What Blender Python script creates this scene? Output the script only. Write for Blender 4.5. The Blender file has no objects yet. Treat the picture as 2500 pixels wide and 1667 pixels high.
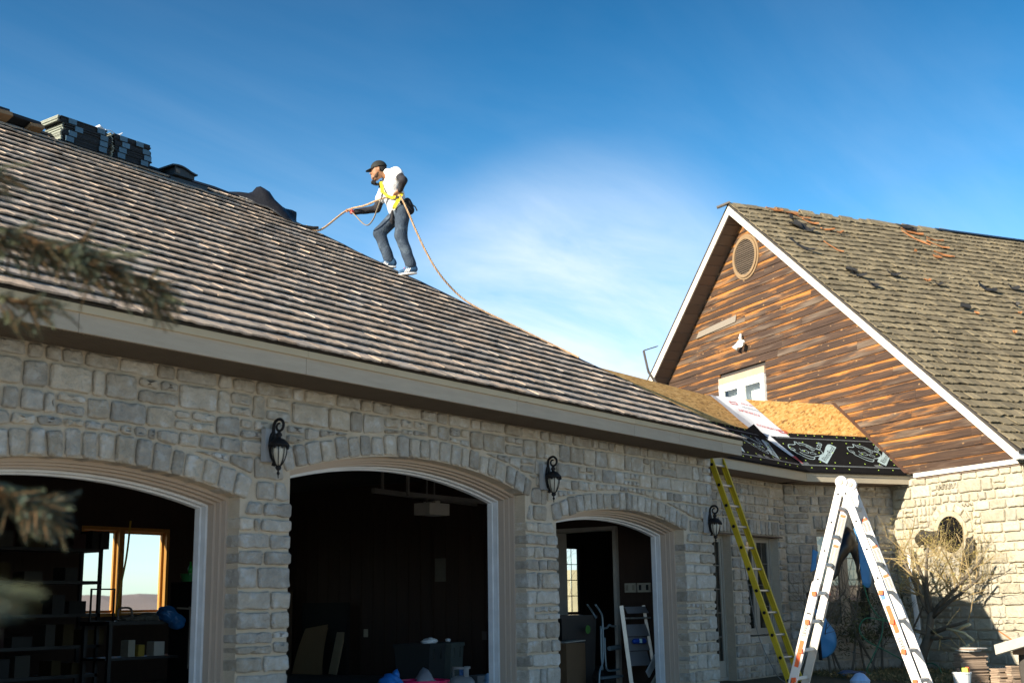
import bpy, bmesh, math, random
import numpy as np
from mathutils import Vector, Matrix, noise as mnoise
random.seed(7)
rnd = random.random
def ru(a, b): return a + (b - a) * random.random()
R = math.radians
scene = bpy.context.scene
COL = scene.collection
# ------------------------------------------------------------------ camera
YAW, PITCH, ROLL, FOC = R(36.3426), R(11.7776), R(-0.823), 3052.25
EYE = 1.06
_f = Vector((math.cos(YAW)*math.cos(PITCH), math.sin(YAW)*math.cos(PITCH), math.sin(PITCH)))
_r = Vector((math.sin(YAW), -math.cos(YAW), 0)); _u = _r.cross(_f)
CX = math.cos(ROLL)*_r + math.sin(ROLL)*_u
CY = -math.sin(ROLL)*_r + math.cos(ROLL)*_u
cd = bpy.data.cameras.new('camera'); cam = bpy.data.objects.new('camera', cd); COL.objects.link(cam)
cam.matrix_world = Matrix(((CX.x, CY.x, -_f.x, 0), (CX.y, CY.y, -_f.y, 0), (CX.z, CY.z, -_f.z, EYE), (0, 0, 0, 1)))
cd.sensor_width = 36.0; cd.lens = FOC/2500*36; cd.clip_start = 0.05; cd.clip_end = 6000
cd.dof.use_dof = True; cd.dof.focus_distance = 15.0; cd.dof.aperture_fstop = 2.4
scene.camera = cam
def in_view(p, m=0.06):
    d = Vector(p) - Vector((0, 0, EYE)); z = d.dot(_f)
    if z < 0.3: return 0.0
    x = d.dot(CX)/z*FOC/2500; y = d.dot(CY)/z*FOC/2500
    if abs(x) > .5+m*.3 or abs(y) > .3335+m*.3: return 0.0
    return 1.0/z
# ------------------------------------------------------------------ world, sun, exposure
SAZ, SEL = R(14.0), R(22.0)
BANK = (.826, .537, .165)
SUN = Vector((-math.cos(SAZ)*math.cos(SEL), math.sin(SAZ)*math.cos(SEL), math.sin(SEL)))
world = bpy.data.worlds.new('World'); scene.world = world; world.use_nodes = True
wt = world.node_tree; wt.nodes.clear()
def wn(t, **k):
    n = wt.nodes.new(t)
    for a, b in k.items(): setattr(n, a, b)
    return n
wout = wn('ShaderNodeOutputWorld'); wbg = wn('ShaderNodeBackground')
sky = wn('ShaderNodeTexSky', sky_type='NISHITA', sun_disc=False, sun_elevation=SEL, sun_rotation=math.atan2(SUN.x, SUN.y), air_density=1.0, dust_density=0.35, ozone_density=1.6, altitude=300)
wbg.inputs['Strength'].default_value = 0.15
hsv = wn('ShaderNodeHueSaturation'); hsv.inputs['Saturation'].default_value = 1.25
wt.links.new(sky.outputs[0], hsv.inputs['Color'])
tc = wn('ShaderNodeTexCoord')
# cirrus: noise on the direction, projected on a high cloud sheet
sep = wn('ShaderNodeSeparateXYZ'); wt.links.new(tc.outputs['Generated'], sep.inputs[0])
zc = wn('ShaderNodeMath', operation='MAXIMUM'); wt.links.new(sep.outputs[2], zc.inputs[0]); zc.inputs[1].default_value = 0.0
zo = wn('ShaderNodeMath', operation='ADD'); wt.links.new(zc.outputs[0], zo.inputs[0]); zo.inputs[1].default_value = 0.12
dv = wn('ShaderNodeVectorMath', operation='DIVIDE'); wt.links.new(tc.outputs['Generated'], dv.inputs[0])
cmb = wn('ShaderNodeCombineXYZ')
for i in range(3): wt.links.new(zo.outputs[0], cmb.inputs[i])
wt.links.new(cmb.outputs[0], dv.inputs[1])
mp = wn('ShaderNodeMapping'); mp.inputs['Rotation'].default_value = (0, 0, R(58)); mp.inputs['Scale'].default_value = (0.55, 1.5, 1.0); mp.inputs['Location'].default_value = (0.9, 0.35, 0)
wt.links.new(dv.outputs[0], mp.inputs[0])
n1 = wn('ShaderNodeTexNoise'); n1.inputs['Scale'].default_value = 1.1; n1.inputs['Detail'].default_value = 9; n1.inputs['Roughness'].default_value = 0.58; n1.inputs['Distortion'].default_value = 0.5
wt.links.new(mp.outputs[0], n1.inputs[0])
cr = wn('ShaderNodeValToRGB'); cr.color_ramp.elements[0].position = 0.46; cr.color_ramp.elements[1].position = 0.80
cr.color_ramp.elements[0].color = (0, 0, 0, 1); cr.color_ramp.elements[1].color = (0.40, 0.40, 0.40, 1)
wt.links.new(n1.outputs[0], cr.inputs[0])
# more cloud low over the horizon
hz = wn('ShaderNodeMapRange'); hz.inputs[1].default_value = 0.05; hz.inputs[2].default_value = 0.42; hz.inputs[3].default_value = 1.0; hz.inputs[4].default_value = 0.12
wt.links.new(sep.outputs[2], hz.inputs[0])
mu = wn('ShaderNodeMath', operation='MULTIPLY'); wt.links.new(cr.outputs[0], mu.inputs[0]); wt.links.new(hz.outputs[0], mu.inputs[1])
# the polarised deep blue of the upper sky
gr = wn('ShaderNodeValToRGB'); wt.links.new(sep.outputs[2], gr.inputs[0]); e_ = gr.color_ramp.elements
e_[0].position = 0.0; e_[0].color = (.50, .62, .90, 1); e_[1].position = .50; e_[1].color = (.035, .235, .30, 1)
for p_, c_ in ((.07, (.64, .66, .78, 1)), (.16, (.66, .67, .72, 1)), (.30, (.30, .49, .53, 1))): q_ = e_.new(p_); q_.color = c_
gm = wn('ShaderNodeMix', data_type='RGBA', blend_type='MULTIPLY'); gm.inputs[0].default_value = 1; wt.links.new(hsv.outputs[0], gm.inputs[6]); wt.links.new(gr.outputs[0], gm.inputs[7])
# a soft bank of cirrus between the man and the gable
dp = wn('ShaderNodeVectorMath', operation='DOT_PRODUCT'); nv_ = wn('ShaderNodeVectorMath', operation='NORMALIZE'); wt.links.new(tc.outputs['Generated'], nv_.inputs[0]); wt.links.new(nv_.outputs[0], dp.inputs[0]); dp.inputs[1].default_value = BANK
bk0 = wn('ShaderNodeMapRange'); bk0.interpolation_type = 'SMOOTHSTEP'; bk0.inputs[1].default_value = .976; bk0.inputs[2].default_value = .9992; bk0.inputs[3].default_value = 0; bk0.inputs[4].default_value = .74; wt.links.new(dp.outputs['Value'], bk0.inputs[0])
n2 = wn('ShaderNodeTexNoise'); n2.inputs['Scale'].default_value = 2.2; n2.inputs['Detail'].default_value = 8; n2.inputs['Roughness'].default_value = .6; n2.inputs['Distortion'].default_value = .6; wt.links.new(mp.outputs[0], n2.inputs[0])
bn = wn('ShaderNodeMapRange'); bn.inputs[1].default_value = .12; bn.inputs[2].default_value = .60; wt.links.new(n2.outputs[0], bn.inputs[0])
bm_ = wn('ShaderNodeMath', operation='MULTIPLY'); wt.links.new(bk0.outputs[0], bm_.inputs[0]); wt.links.new(bn.outputs[0], bm_.inputs[1])
tot = wn('ShaderNodeMath', operation='ADD', use_clamp=True); wt.links.new(mu.outputs[0], tot.inputs[0]); wt.links.new(bm_.outputs[0], tot.inputs[1])
mx = wn('ShaderNodeMix', data_type='RGBA'); wt.links.new(tot.outputs[0], mx.inputs[0]); wt.links.new(gm.outputs[2], mx.inputs[6]); mx.inputs[7].default_value = (2.75, 3.0, 3.3, 1)
wt.links.new(mx.outputs[2], wbg.inputs[0]); wt.links.new(wbg.outputs[0], wout.inputs[0])
sl = bpy.data.lights.new('sun', 'SUN'); sl.energy = 4.5; sl.angle = R(0.5); sl.color = (1.0, 0.885, 0.71)
so = bpy.data.objects.new('sun', sl); COL.objects.link(so); so.rotation_euler = SUN.to_track_quat('Z', 'Y').to_euler(); so.location = (0, 0, 30)
vs = scene.view_settings; vs.view_transform = 'Standard'; vs.look = 'None'; vs.exposure = 1.36; vs.gamma = 1.0; vs.use_curve_mapping = False
scene.cycles.use_denoising = True
scene.cycles.max_bounces = 6; scene.cycles.transparent_max_bounces = 12
scene.cycles.sample_clamp_indirect = 6
# ------------------------------------------------------------------ helpers
MW = {}
class MB:
    def __init__(self): self.V = []; self.F = []; self.M = []; self.T = []; self.UV = []; self.tint = (.5, .5, .5); self.flat = set()
    def add(self, vs, fs, m=0, uv=None):
        b = len(self.V); self.V += [tuple(v) for v in vs]
        for i, f in enumerate(fs):
            self.F.append(tuple(b+j for j in f)); self.M.append(m); self.T.append(self.tint)
            self.UV.append([uv[j] for j in f] if uv else None)
        return self
    def box(self, c, s, m=0, rot=None, taper=1.0):
        x, y, z = s[0]/2, s[1]/2, s[2]/2; t = taper
        vs = [Vector(p) for p in ((-x,-y,-z),(x,-y,-z),(x,y,-z),(-x,y,-z),(-x*t,-y*t,z),(x*t,-y*t,z),(x*t,y*t,z),(-x*t,y*t,z))]
        if rot is not None: vs = [rot @ v for v in vs]
        c = Vector(c); return self.add([v+c for v in vs], BOXF, m)
    def hexa(self, p, m=0): return self.add(p, BOXF, m)
    def beam(self, a, b, w, h, m=0, up=(0, 0, 1)):
        a, b = Vector(a), Vector(b); d = (b-a); L = d.length; d.normalize(); up = Vector(up)
        sx = d.cross(up)
        if sx.length < 1e-4: sx = d.cross(Vector((1, 0, 0)))
        sx.normalize(); uz = sx.cross(d)
        rot = Matrix((sx, d, uz)).transposed(); return self.box((a+b)/2, (w, L, h), m, rot)
    def tube(self, pts, r, n=8, m=0, caps=True, squash=None):
        pts = [Vector(p) for p in pts]; k = len(pts)
        rs = r if isinstance(r, (list, tuple)) else [r]*k
        t0 = (pts[1]-pts[0]).normalized(); up = Vector((0, 0, 1)) if abs(t0.z) < .9 else Vector((1, 0, 0))
        u = t0.cross(up).normalized(); vs = []; fs = []
        for i, p in enumerate(pts):
            t = (pts[min(i+1, k-1)]-pts[max(i-1, 0)]).normalized()
            u = (u-t*u.dot(t)); u = u.normalized() if u.length > 1e-6 else t.orthogonal().normalized()
            w = t.cross(u)
            for j in range(n):
                a = 2*math.pi*j/n; vs.append(p+(u*math.cos(a)+w*math.sin(a)*(squash or 1))*rs[i])
        for i in range(k-1):
            for j in range(n):
                a = i*n+j; b = i*n+(j+1) % n; fs.append((a, b, b+n, a+n))
        if caps: fs.append(tuple(range(n-1, -1, -1))); fs.append(tuple(range((k-1)*n, k*n)))
        return self.add(vs, fs, m)
    def lathe(self, prof, n=16, c=(0, 0, 0), m=0, axis=None):
        vs = []; fs = []; c = Vector(c); q = axis or Matrix.Identity(3)
        for (r, z) in prof:
            for j in range(n):
                a = 2*math.pi*j/n; vs.append(q @ Vector((r*math.cos(a), r*math.sin(a), z))+c)
        for i in range(len(prof)-1):
            for j in range(n):
                a = i*n+j; b = i*n+(j+1) % n; fs.append((a, b, b+n, a+n))
        fs.append(tuple(range(n-1, -1, -1))); fs.append(tuple(range((len(prof)-1)*n, len(prof)*n)))
        return self.add(vs, fs, m)
    def prism(self, poly, off, m=0):
        off = Vector(off); n = len(poly); p = [Vector(q) for q in poly]
        vs = p+[q+off for q in p]; fs = [tuple(range(n)), tuple(range(2*n-1, n-1, -1))]
        for i in range(n): j = (i+1) % n; fs.append((j, i, i+n, j+n))
        return self.add(vs, fs, m)
    def fixn(self, me):
        bm = bmesh.new(); bm.from_mesh(me); bmesh.ops.recalc_face_normals(bm, faces=bm.faces); bm.to_mesh(me); bm.free()
    def build(self, name, mats, parent=None, smooth=False, local=False, kind=None, fix=False):
        me = bpy.data.meshes.new(name)
        V = self.V
        if parent is not None and not local:
            inv = MW[parent].inverted(); V = [tuple(inv @ Vector(v)) for v in V]
        me.from_pydata(V, [], self.F)
        for mt in (mats if isinstance(mats, (list, tuple)) else [mats]): me.materials.append(mt)
        nf = len(self.F)
        if nf:
            me.polygons.foreach_set('material_index', self.M)
            me.polygons.foreach_set('use_smooth', [smooth and i not in self.flat for i in range(nf)])
            ca = me.color_attributes.new('tint', 'FLOAT_COLOR', 'CORNER'); arr = []
            for f, t in zip(self.F, self.T): arr += [t[0], t[1], t[2], 1.0]*len(f)
            ca.data.foreach_set('color', arr)
            if any(u is not None for u in self.UV):
                uvl = me.uv_layers.new(name='UVMap'); ua = []
                for f, u in zip(self.F, self.UV):
                    for q in (u or [(0, 0)]*len(f)): ua += [q[0], q[1]]
                uvl.data.foreach_set('uv', ua)
        if fix: self.fixn(me)
        me.update()
        return link(bpy.data.objects.new(name, me), parent, kind)
BOXF = [(0,3,2,1),(4,5,6,7),(0,1,5,4),(1,2,6,5),(2,3,7,6),(3,0,4,7)]
def link(o, parent=None, kind=None):
    COL.objects.link(o)
    if parent is not None: o.parent = parent; MW[o] = MW[parent].copy()
    else: MW[o] = Matrix.Identity(4)
    if kind: o['kind'] = kind
    return o
def thing(name, label, cat, loc=(0, 0, 0), rz=0.0, group=None):
    o = bpy.data.objects.new(name, None); COL.objects.link(o); o.empty_display_size = .1
    o.location = loc; o.rotation_euler = (0, 0, rz)
    MW[o] = Matrix.Translation(Vector(loc)) @ Matrix.Rotation(rz, 4, 'Z')
    o['label'] = label; o['category'] = cat; o['kind'] = 'thing'
    if group: o['group'] = group
    return o
def tag(o, label, cat, group=None, kind='thing'):
    o['label'] = label; o['category'] = cat; o['kind'] = kind
    if group: o['group'] = group
    return o
def dup(o, loc, rz=None, label=None):
    r = o.copy(); COL.objects.link(r); r.location = loc
    if rz is not None: r.rotation_euler = (0, 0, rz)
    if label: r['label'] = label
    MW[r] = Matrix.Translation(Vector(loc)) @ Matrix.Rotation(rz or 0, 4, 'Z')
    for ch in list(o.children):
        c = ch.copy(); COL.objects.link(c); c.parent = r
        for g in list(ch.children):
            d = g.copy(); COL.objects.link(d); d.parent = c
    return r
class Frame:
    def __init__(s, o, ex, ey): s.o = Vector(o); s.ex = Vector(ex); s.ey = Vector(ey); s.ez = Vector((0, 0, 1))
    def __call__(s, a, t, z): return s.o+s.ex*a+s.ey*t+s.ez*z
FG = Frame((0, 7.75, 0), (1, 0, 0), (0, 1, 0))                       # garage front wall
C30, S30 = math.cos(R(30)), math.sin(R(30))
UB = Vector((C30, -S30, 0)); NB = Vector((S30, C30, 0))
AB = Vector((18.95, 8.12, 0))
FA = Frame((0, 8.62, 0), (1, 0, 0), (0, 1, 0))                       # wing wall parallel to the garage
FBe = Frame(AB, UB, NB)                                              # angled wing, eave line
FB = Frame(AB+NB*.5, UB, NB)                                         # angled wing wall
NC = Vector((C30, -S30, 0)); DC = 14.45
FC = Frame(NC*DC, (-S30, -C30, 0), NC)                               # house gable wall
# ------------------------------------------------------------------ materials
MATS = {}
def mat(name, col, rough=.75, var=.12, col2=None, nscale=6., namt=.25, ndetail=5, stretch=(1, 1, 1), rotz=0., bump=0., bscale=40., bstretch=None, metal=0., spec=.4, col3=None, coat=0., emit=None):
    """tint attribute varies the piece, noise varies the surface, noise bump gives relief"""
    m = bpy.data.materials.new(name); m.use_nodes = True; t = m.node_tree; t.nodes.clear(); L = t.links.new
    def N(ty, **k):
        n = t.nodes.new(ty)
        for a, b in k.items(): setattr(n, a, b)
        return n
    out = N('ShaderNodeOutputMaterial'); bs = N('ShaderNodeBsdfPrincipled'); L(bs.outputs[0], out.inputs[0])
    bs.inputs['Roughness'].default_value = rough; bs.inputs['Metallic'].default_value = metal; bs.inputs['Specular IOR Level'].default_value = spec
    if coat: bs.inputs['Coat Weight'].default_value = coat
    at = N('ShaderNodeAttribute', attribute_name='tint'); sp = N('ShaderNodeSeparateColor'); L(at.outputs['Color'], sp.inputs[0])
    tx = N('ShaderNodeTexCoord'); mpn = N('ShaderNodeMapping'); mpn.inputs['Scale'].default_value = stretch; mpn.inputs['Rotation'].default_value = (0, 0, rotz); L(tx.outputs['Object'], mpn.inputs[0])
    # shift noise by the tint so pieces do not share a pattern
    ad = N('ShaderNodeVectorMath', operation='MULTIPLY_ADD'); L(at.outputs['Color'], ad.inputs[0]); ad.inputs[1].default_value = (37, 53, 71); L(mpn.outputs[0], ad.inputs[2])
    nz = N('ShaderNodeTexNoise'); nz.inputs['Scale'].default_value = nscale; nz.inputs['Detail'].default_value = ndetail; nz.inputs['Roughness'].default_value = .6; L(ad.outputs[0], nz.inputs[0])
    c = (*col, 1); cur = None
    mxa = N('ShaderNodeMix', data_type='RGBA'); mxa.inputs[6].default_value = c; mxa.inputs[7].default_value = (*(col2 or col), 1)
    L(sp.outputs[1], mxa.inputs[0]); cur = mxa.outputs[2]
    if col3:
        rp = N('ShaderNodeMapRange'); rp.inputs[1].default_value = .52; rp.inputs[2].default_value = .72; L(nz.outputs[0], rp.inputs[0])
        mb3 = N('ShaderNodeMix', data_type='RGBA'); L(rp.outputs[0], mb3.inputs[0]); L(cur, mb3.inputs[6]); mb3.inputs[7].default_value = (*col3, 1); cur = mb3.outputs[2]
    # brightness = 1 + var*(tint-.5)*2 + namt*(noise-.5)*2
    m1 = N('ShaderNodeMath', operation='MULTIPLY_ADD'); L(sp.outputs[0], m1.inputs[0]); m1.inputs[1].default_value = 2*var; m1.inputs[2].default_value = 1-var-namt
    m2 = N('ShaderNodeMath', operation='MULTIPLY_ADD'); L(nz.outputs[0], m2.inputs[0]); m2.inputs[1].default_value = 2*namt; L(m1.outputs[0], m2.inputs[2])
    vm = N('ShaderNodeVectorMath', operation='SCALE'); L(cur, vm.inputs[0]); L(m2.outputs[0], vm.inputs['Scale']); L(vm.outputs[0], bs.inputs['Base Color'])
    if bump:
        mb2 = N('ShaderNodeMapping'); mb2.inputs['Scale'].default_value = bstretch or stretch; mb2.inputs['Rotation'].default_value = (0, 0, rotz); L(tx.outputs['Object'], mb2.inputs[0])
        nb = N('ShaderNodeTexNoise'); nb.inputs['Scale'].default_value = bscale; nb.inputs['Detail'].default_value = 6; nb.inputs['Roughness'].default_value = .65; L(mb2.outputs[0], nb.inputs[0])
        bp = N('ShaderNodeBump'); bp.inputs['Strength'].default_value = min(1, bump); bp.inputs['Distance'].default_value = .02*max(1, bump); L(nb.outputs[0], bp.inputs['Height']); L(bp.outputs[0], bs.inputs['Normal'])
    if emit: bs.inputs['Emission Color'].default_value = (*emit[0], 1); bs.inputs['Emission Strength'].default_value = emit[1]
    MATS[name] = m
    return m
def nodes_of(m): return m.node_tree, m.node_tree.nodes, m.node_tree.links
M_STONE = mat('limestone', (.41, .385, .34), .9, .24, (.43, .375, .295), 10., .42, bump=2.2, bscale=17., col3=(.44, .44, .425))
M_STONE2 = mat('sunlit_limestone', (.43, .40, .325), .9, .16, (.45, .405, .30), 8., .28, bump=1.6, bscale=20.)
M_MORTAR = mat('mortar', (.50, .425, .325), .95, 0, None, 9, .18, bump=.8, bscale=60.)
M_MORTAR2 = mat('pale_mortar', (.46, .41, .31), .95, 0, None, 9, .15, bump=.8, bscale=60.)
M_SHING = mat('rustic_shake', (.47, .345, .25), .8, .24, (.34, .295, .26), 3.0, .36, 4, (34, 2.2, 2.2), bump=1., bscale=1., bstretch=(120, 3, 3), col3=(.50, .42, .32))
M_SHING2 = mat('old_shake', (.165, .135, .082), .9, .30, (.215, .175, .108), 3.0, .38, 4, (26, 2.5, 2.5), rotz=R(30), bump=.9, bscale=1., bstretch=(90, 4, 4), col3=(.25, .21, .14))
M_GAPSHADE = mat('gap_shade', (.03, .026, .023), .9, .2)  # near black: felt tone plus the painted shade of the shake gaps
M_DECK = mat('roof_deck', (.05, .045, .04), .9, 0)
M_FASCIA = mat('fascia_paint', (.37, .31, .235), .7, .08, None, 3, .18, stretch=(1, 4, 8), bump=.2, bscale=30)
M_DRIP = mat('drip_board_paint', (.45, .365, .24), .7, .05, None, 3, .1)
M_FASCIA2 = mat('wing_fascia_paint', (.42, .37, .28), .7, .08, None, 3, .14, bump=.2, bscale=30)
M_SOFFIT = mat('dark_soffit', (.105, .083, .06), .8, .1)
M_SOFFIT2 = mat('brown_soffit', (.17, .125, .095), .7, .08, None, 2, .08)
M_WHITE = mat('cream_paint', (.74, .70, .61), .6, .05, None, 4, .07)
M_WHITE2 = mat('white_vinyl', (.78, .78, .76), .5, .03)
M_CASING = mat('taupe_casing', (.42, .345, .28), .6, .06, None, 4, .08)
M_HEAD = mat('head_casing', (.40, .30, .185), .6, .06, None, 4, .08)
M_STRIP = mat('white_weatherstrip', (.62, .64, .66), .6, .04)
M_BLACKM = mat('black_iron', (.009, .009, .010), .7, .1, spec=.25)
M_FROST = mat('seeded_glass', (.42, .40, .34), .25, .03)
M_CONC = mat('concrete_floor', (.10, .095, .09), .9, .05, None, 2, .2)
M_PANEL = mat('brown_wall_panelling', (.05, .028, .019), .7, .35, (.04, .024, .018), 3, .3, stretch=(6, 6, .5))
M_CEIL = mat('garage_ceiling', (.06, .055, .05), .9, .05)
M_WOODF = mat('sunlit_orange_wood', (.58, .27, .06), .45, .1, None, 5, .2, stretch=(8, 8, 1))  # orange raised to put the missing sunlight into the wood colour
M_GROUND = mat('lawn_soil', (.075, .066, .036), .95, 0, (.05, .05, .03), 1.5, .35, bump=.6, bscale=20)
M_DRIVE = mat('bounce_concrete', (.50, .45, .37), .9, 0, None, 1.2, .15, bump=.5, bscale=60)
def osb_mat():
    m = mat('strand_board', (.50, .27, .085), .8, .1, None, 5, .12)
    t, ns, ls = nodes_of(m); bs = [n for n in ns if n.type == 'BSDF_PRINCIPLED'][0]
    tx = ns.new('ShaderNodeTexCoord'); prev = None
    for i, (rot, sc) in enumerate(((20, (9, 42, 9)), (75, (10, 40, 10)), (-38, (9, 46, 9)))):
        mp_ = ns.new('ShaderNodeMapping'); mp_.inputs['Rotation'].default_value = (0, 0, R(rot)); mp_.inputs['Scale'].default_value = sc
        ls.new(tx.outputs['Object'], mp_.inputs[0]); vo = ns.new('ShaderNodeTexVoronoi'); vo.inputs['Scale'].default_value = 1.0; ls.new(mp_.outputs[0], vo.inputs[0])
        s_ = ns.new('ShaderNodeSeparateColor'); ls.new(vo.outputs['Color'], s_.inputs[0])
        if prev is None: prev = s_.outputs[0]
        else:
            a = ns.new('ShaderNodeMix'); a.data_type = 'FLOAT'; g = ns.new('ShaderNodeMath'); g.operation = 'GREATER_THAN'; ls.new(s_.outputs[1], g.inputs[0]); g.inputs[1].default_value = .5
            ls.new(g.outputs[0], a.inputs[0]); ls.new(prev, a.inputs[2]); ls.new(s_.outputs[0], a.inputs[3]); prev = a.outputs[0]
    rp = ns.new('ShaderNodeValToRGB'); e = rp.color_ramp.elements
    e[0].position = 0; e[0].color = (.24, .12, .035, 1); e[1].position = 1; e[1].color = (.74, .46, .18, 1)
    for p, c in ((.12, (.46, .23, .06, 1)), (.55, (.62, .345, .10, 1)), (.8, (.68, .40, .13, 1))):
        q = e.new(p); q.color = c
    ls.new(prev, rp.inputs[0]); ls.new(rp.outputs[0], bs.inputs['Base Color']); return m
M_OSB = osb_mat()
def siding_mat():
    """dark stained boards, stain worn to orange wood along streaks and at board tops, pale knots"""
    m = bpy.data.materials.new('worn_cedar_siding'); m.use_nodes = True; t, ns, ls = nodes_of(m); bs = ns['Principled BSDF']; bs.inputs['Roughness'].default_value = .7; bs.inputs['Specular IOR Level'].default_value = .3
    uv = ns.new('ShaderNodeUVMap'); at = ns.new('ShaderNodeAttribute'); at.attribute_name = 'tint'
    def mapn(sc, off=61.):
        a = ns.new('ShaderNodeVectorMath'); a.operation = 'MULTIPLY_ADD'; ls.new(at.outputs['Color'], a.inputs[0]); a.inputs[1].default_value = (off, off*.7, off*1.3); b = ns.new('ShaderNodeVectorMath'); b.operation = 'MULTIPLY'; ls.new(uv.outputs[0], b.inputs[0]); b.inputs[1].default_value = sc; ls.new(b.outputs[0], a.inputs[2]); return a.outputs[0]
    def noise(sc, scale, det=5, rough=.6, dist=0.):
        n = ns.new('ShaderNodeTexNoise'); n.inputs['Scale'].default_value = scale; n.inputs['Detail'].default_value = det; n.inputs['Roughness'].default_value = rough; n.inputs['Distortion'].default_value = dist; ls.new(mapn(sc), n.inputs[0]); return n.outputs[0]
    def math_(op, a, b):
        n = ns.new('ShaderNodeMath'); n.operation = op
        for i, q in enumerate((a, b)):
            if isinstance(q, (int, float)): n.inputs[i].default_value = q
            else: ls.new(q, n.inputs[i])
        return n.outputs[0]
    def ramp(a, lo, hi, x=0., y=1.):
        n = ns.new('ShaderNodeMapRange'); n.inputs[1].default_value = lo; n.inputs[2].default_value = hi; n.inputs[3].default_value = x; n.inputs[4].default_value = y; ls.new(a, n.inputs[0]); return n.outputs[0]
    def mix(f, a, b):
        n = ns.new('ShaderNodeMix'); n.data_type = 'RGBA'; ls.new(f, n.inputs[0])
        for i, q in ((6, a), (7, b)):
            if isinstance(q, tuple): n.inputs[i].default_value = (*q, 1)
            else: ls.new(q, n.inputs[i])
        return n.outputs[2]
    su = ns.new('ShaderNodeSeparateXYZ'); ls.new(uv.outputs[0], su.inputs[0]); v = su.outputs[1]
    st = ns.new('ShaderNodeSeparateColor'); ls.new(at.outputs['Color'], st.inputs[0])
    grain = noise((1.2, 46, 1), 1.0, 6, .65, .4)
    base = mix(ramp(grain, .28, .75), (.020, .012, .009), (.095, .056, .036))
    gray = noise((.5, 5, 1), 1.0, 3); base = mix(ramp(gray, .54, .74, 0, .8), base, (.20, .155, .115))
    wear = noise((.75, 9, 1), 1.0, 7, .68, .9)
    bias = ramp(v, .08, .155, -.02, .20)                         # board tops wear first
    w = math_('ADD', math_('ADD', wear, bias), ramp(st.outputs[0], 0, 1, -.055, .03))
    gx = ns.new('ShaderNodeTexCoord'); gn = ns.new('ShaderNodeTexNoise'); gn.inputs['Scale'].default_value = .9; gn.inputs['Detail'].default_value = 3; ls.new(gx.outputs['Object'], gn.inputs[0])
    w = math_('ADD', w, ramp(gn.outputs[0], .3, .7, -.10, .07)); wf = ramp(w, .53, .75); wood = mix(ramp(grain, .3, .7), (.26, .085, .014), (.52, .235, .055))
    base = mix(wf, base, wood)
    vo = ns.new('ShaderNodeTexVoronoi'); vo.inputs['Scale'].default_value = 1.0; ls.new(mapn((4.6, 9.0, 1)), vo.inputs[0])
    kn = ramp(vo.outputs['Distance'], .05, .16, 1, 0); sc_ = ns.new('ShaderNodeSeparateColor'); ls.new(vo.outputs['Color'], sc_.inputs[0])
    kn = math_('MULTIPLY', kn, ramp(sc_.outputs[0], .60, .66, 0, .8)); base = mix(kn, base, (.42, .25, .11))
    kc = math_('MULTIPLY', ramp(vo.outputs['Distance'], .03, .06, 1, 0), ramp(sc_.outputs[0], .42, .46)); base = mix(kc, base, (.16, .085, .04))
    ls.new(base, bs.inputs['Base Color'])
    bp = ns.new('ShaderNodeBump'); bp.inputs['Strength'].default_value = .5; bp.inputs['Distance'].default_value = .006; ls.new(grain, bp.inputs['Height']); ls.new(bp.outputs[0], bs.inputs['Normal'])
    return m
M_SIDING = siding_mat()
def glass_mat(name, tint=(.9, .95, .95), refl=.12):
    m = bpy.data.materials.new(name); m.use_nodes = True; t, ns, ls = nodes_of(m); ns.clear()
    o = ns.new('ShaderNodeOutputMaterial'); tr = ns.new('ShaderNodeBsdfTransparent'); tr.inputs[0].default_value = (*tint, 1); gl = ns.new('ShaderNodeBsdfGlossy'); gl.inputs['Roughness'].default_value = .015
    fr = ns.new('ShaderNodeFresnel'); fr.inputs[0].default_value = 1.5; ad = ns.new('ShaderNodeMath'); ad.operation = 'ADD'; ad.inputs[1].default_value = refl; ls.new(fr.outputs[0], ad.inputs[0])
    ge = ns.new('ShaderNodeNewGeometry'); iv = ns.new('ShaderNodeMath'); iv.operation = 'SUBTRACT'; iv.inputs[0].default_value = 1; ls.new(ge.outputs['Backfacing'], iv.inputs[1]); ml = ns.new('ShaderNodeMath'); ml.operation = 'MULTIPLY'; ls.new(ad.outputs[0], ml.inputs[0]); ls.new(iv.outputs[0], ml.inputs[1])
    mx_ = ns.new('ShaderNodeMixShader'); ls.new(ml.outputs[0], mx_.inputs[0]); ls.new(tr.outputs[0], mx_.inputs[1]); ls.new(gl.outputs[0], mx_.inputs[2]); ls.new(mx_.outputs[0], o.inputs[0]); return m
M_GLASS = glass_mat('window_glass'); M_GLASSD = glass_mat('dark_window_glass', (.35, .37, .38), .10)
# ------------------------------------------------------------------ stone laying
def inset(poly, d):
    n = len(poly); cx = sum(p[0] for p in poly)/n; cz = sum(p[1] for p in poly)/n; out = []
    for (x, z) in poly:
        L = math.hypot(x-cx, z-cz) or 1; k = max(0, 1-d/L); out.append((cx+(x-cx)*k, cz+(z-cz)*k))
    return out
def clip(poly, nx, nz, d):
    """keep the side where p.n >= d"""
    out = []; n = len(poly)
    for i in range(n):
        a, b = poly[i], poly[(i+1) % n]; da = a[0]*nx+a[1]*nz-d; db = b[0]*nx+b[1]*nz-d
        if da >= 0: out.append(a)
        if (da >= 0) != (db >= 0): t = da/(da-db); out.append((a[0]+(b[0]-a[0])*t, a[1]+(b[1]-a[1])*t))
    return out
def area(p): return .5*sum(p[i][0]*p[(i+1) % len(p)][1]-p[(i+1) % len(p)][0]*p[i][1] for i in range(len(p)))
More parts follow.
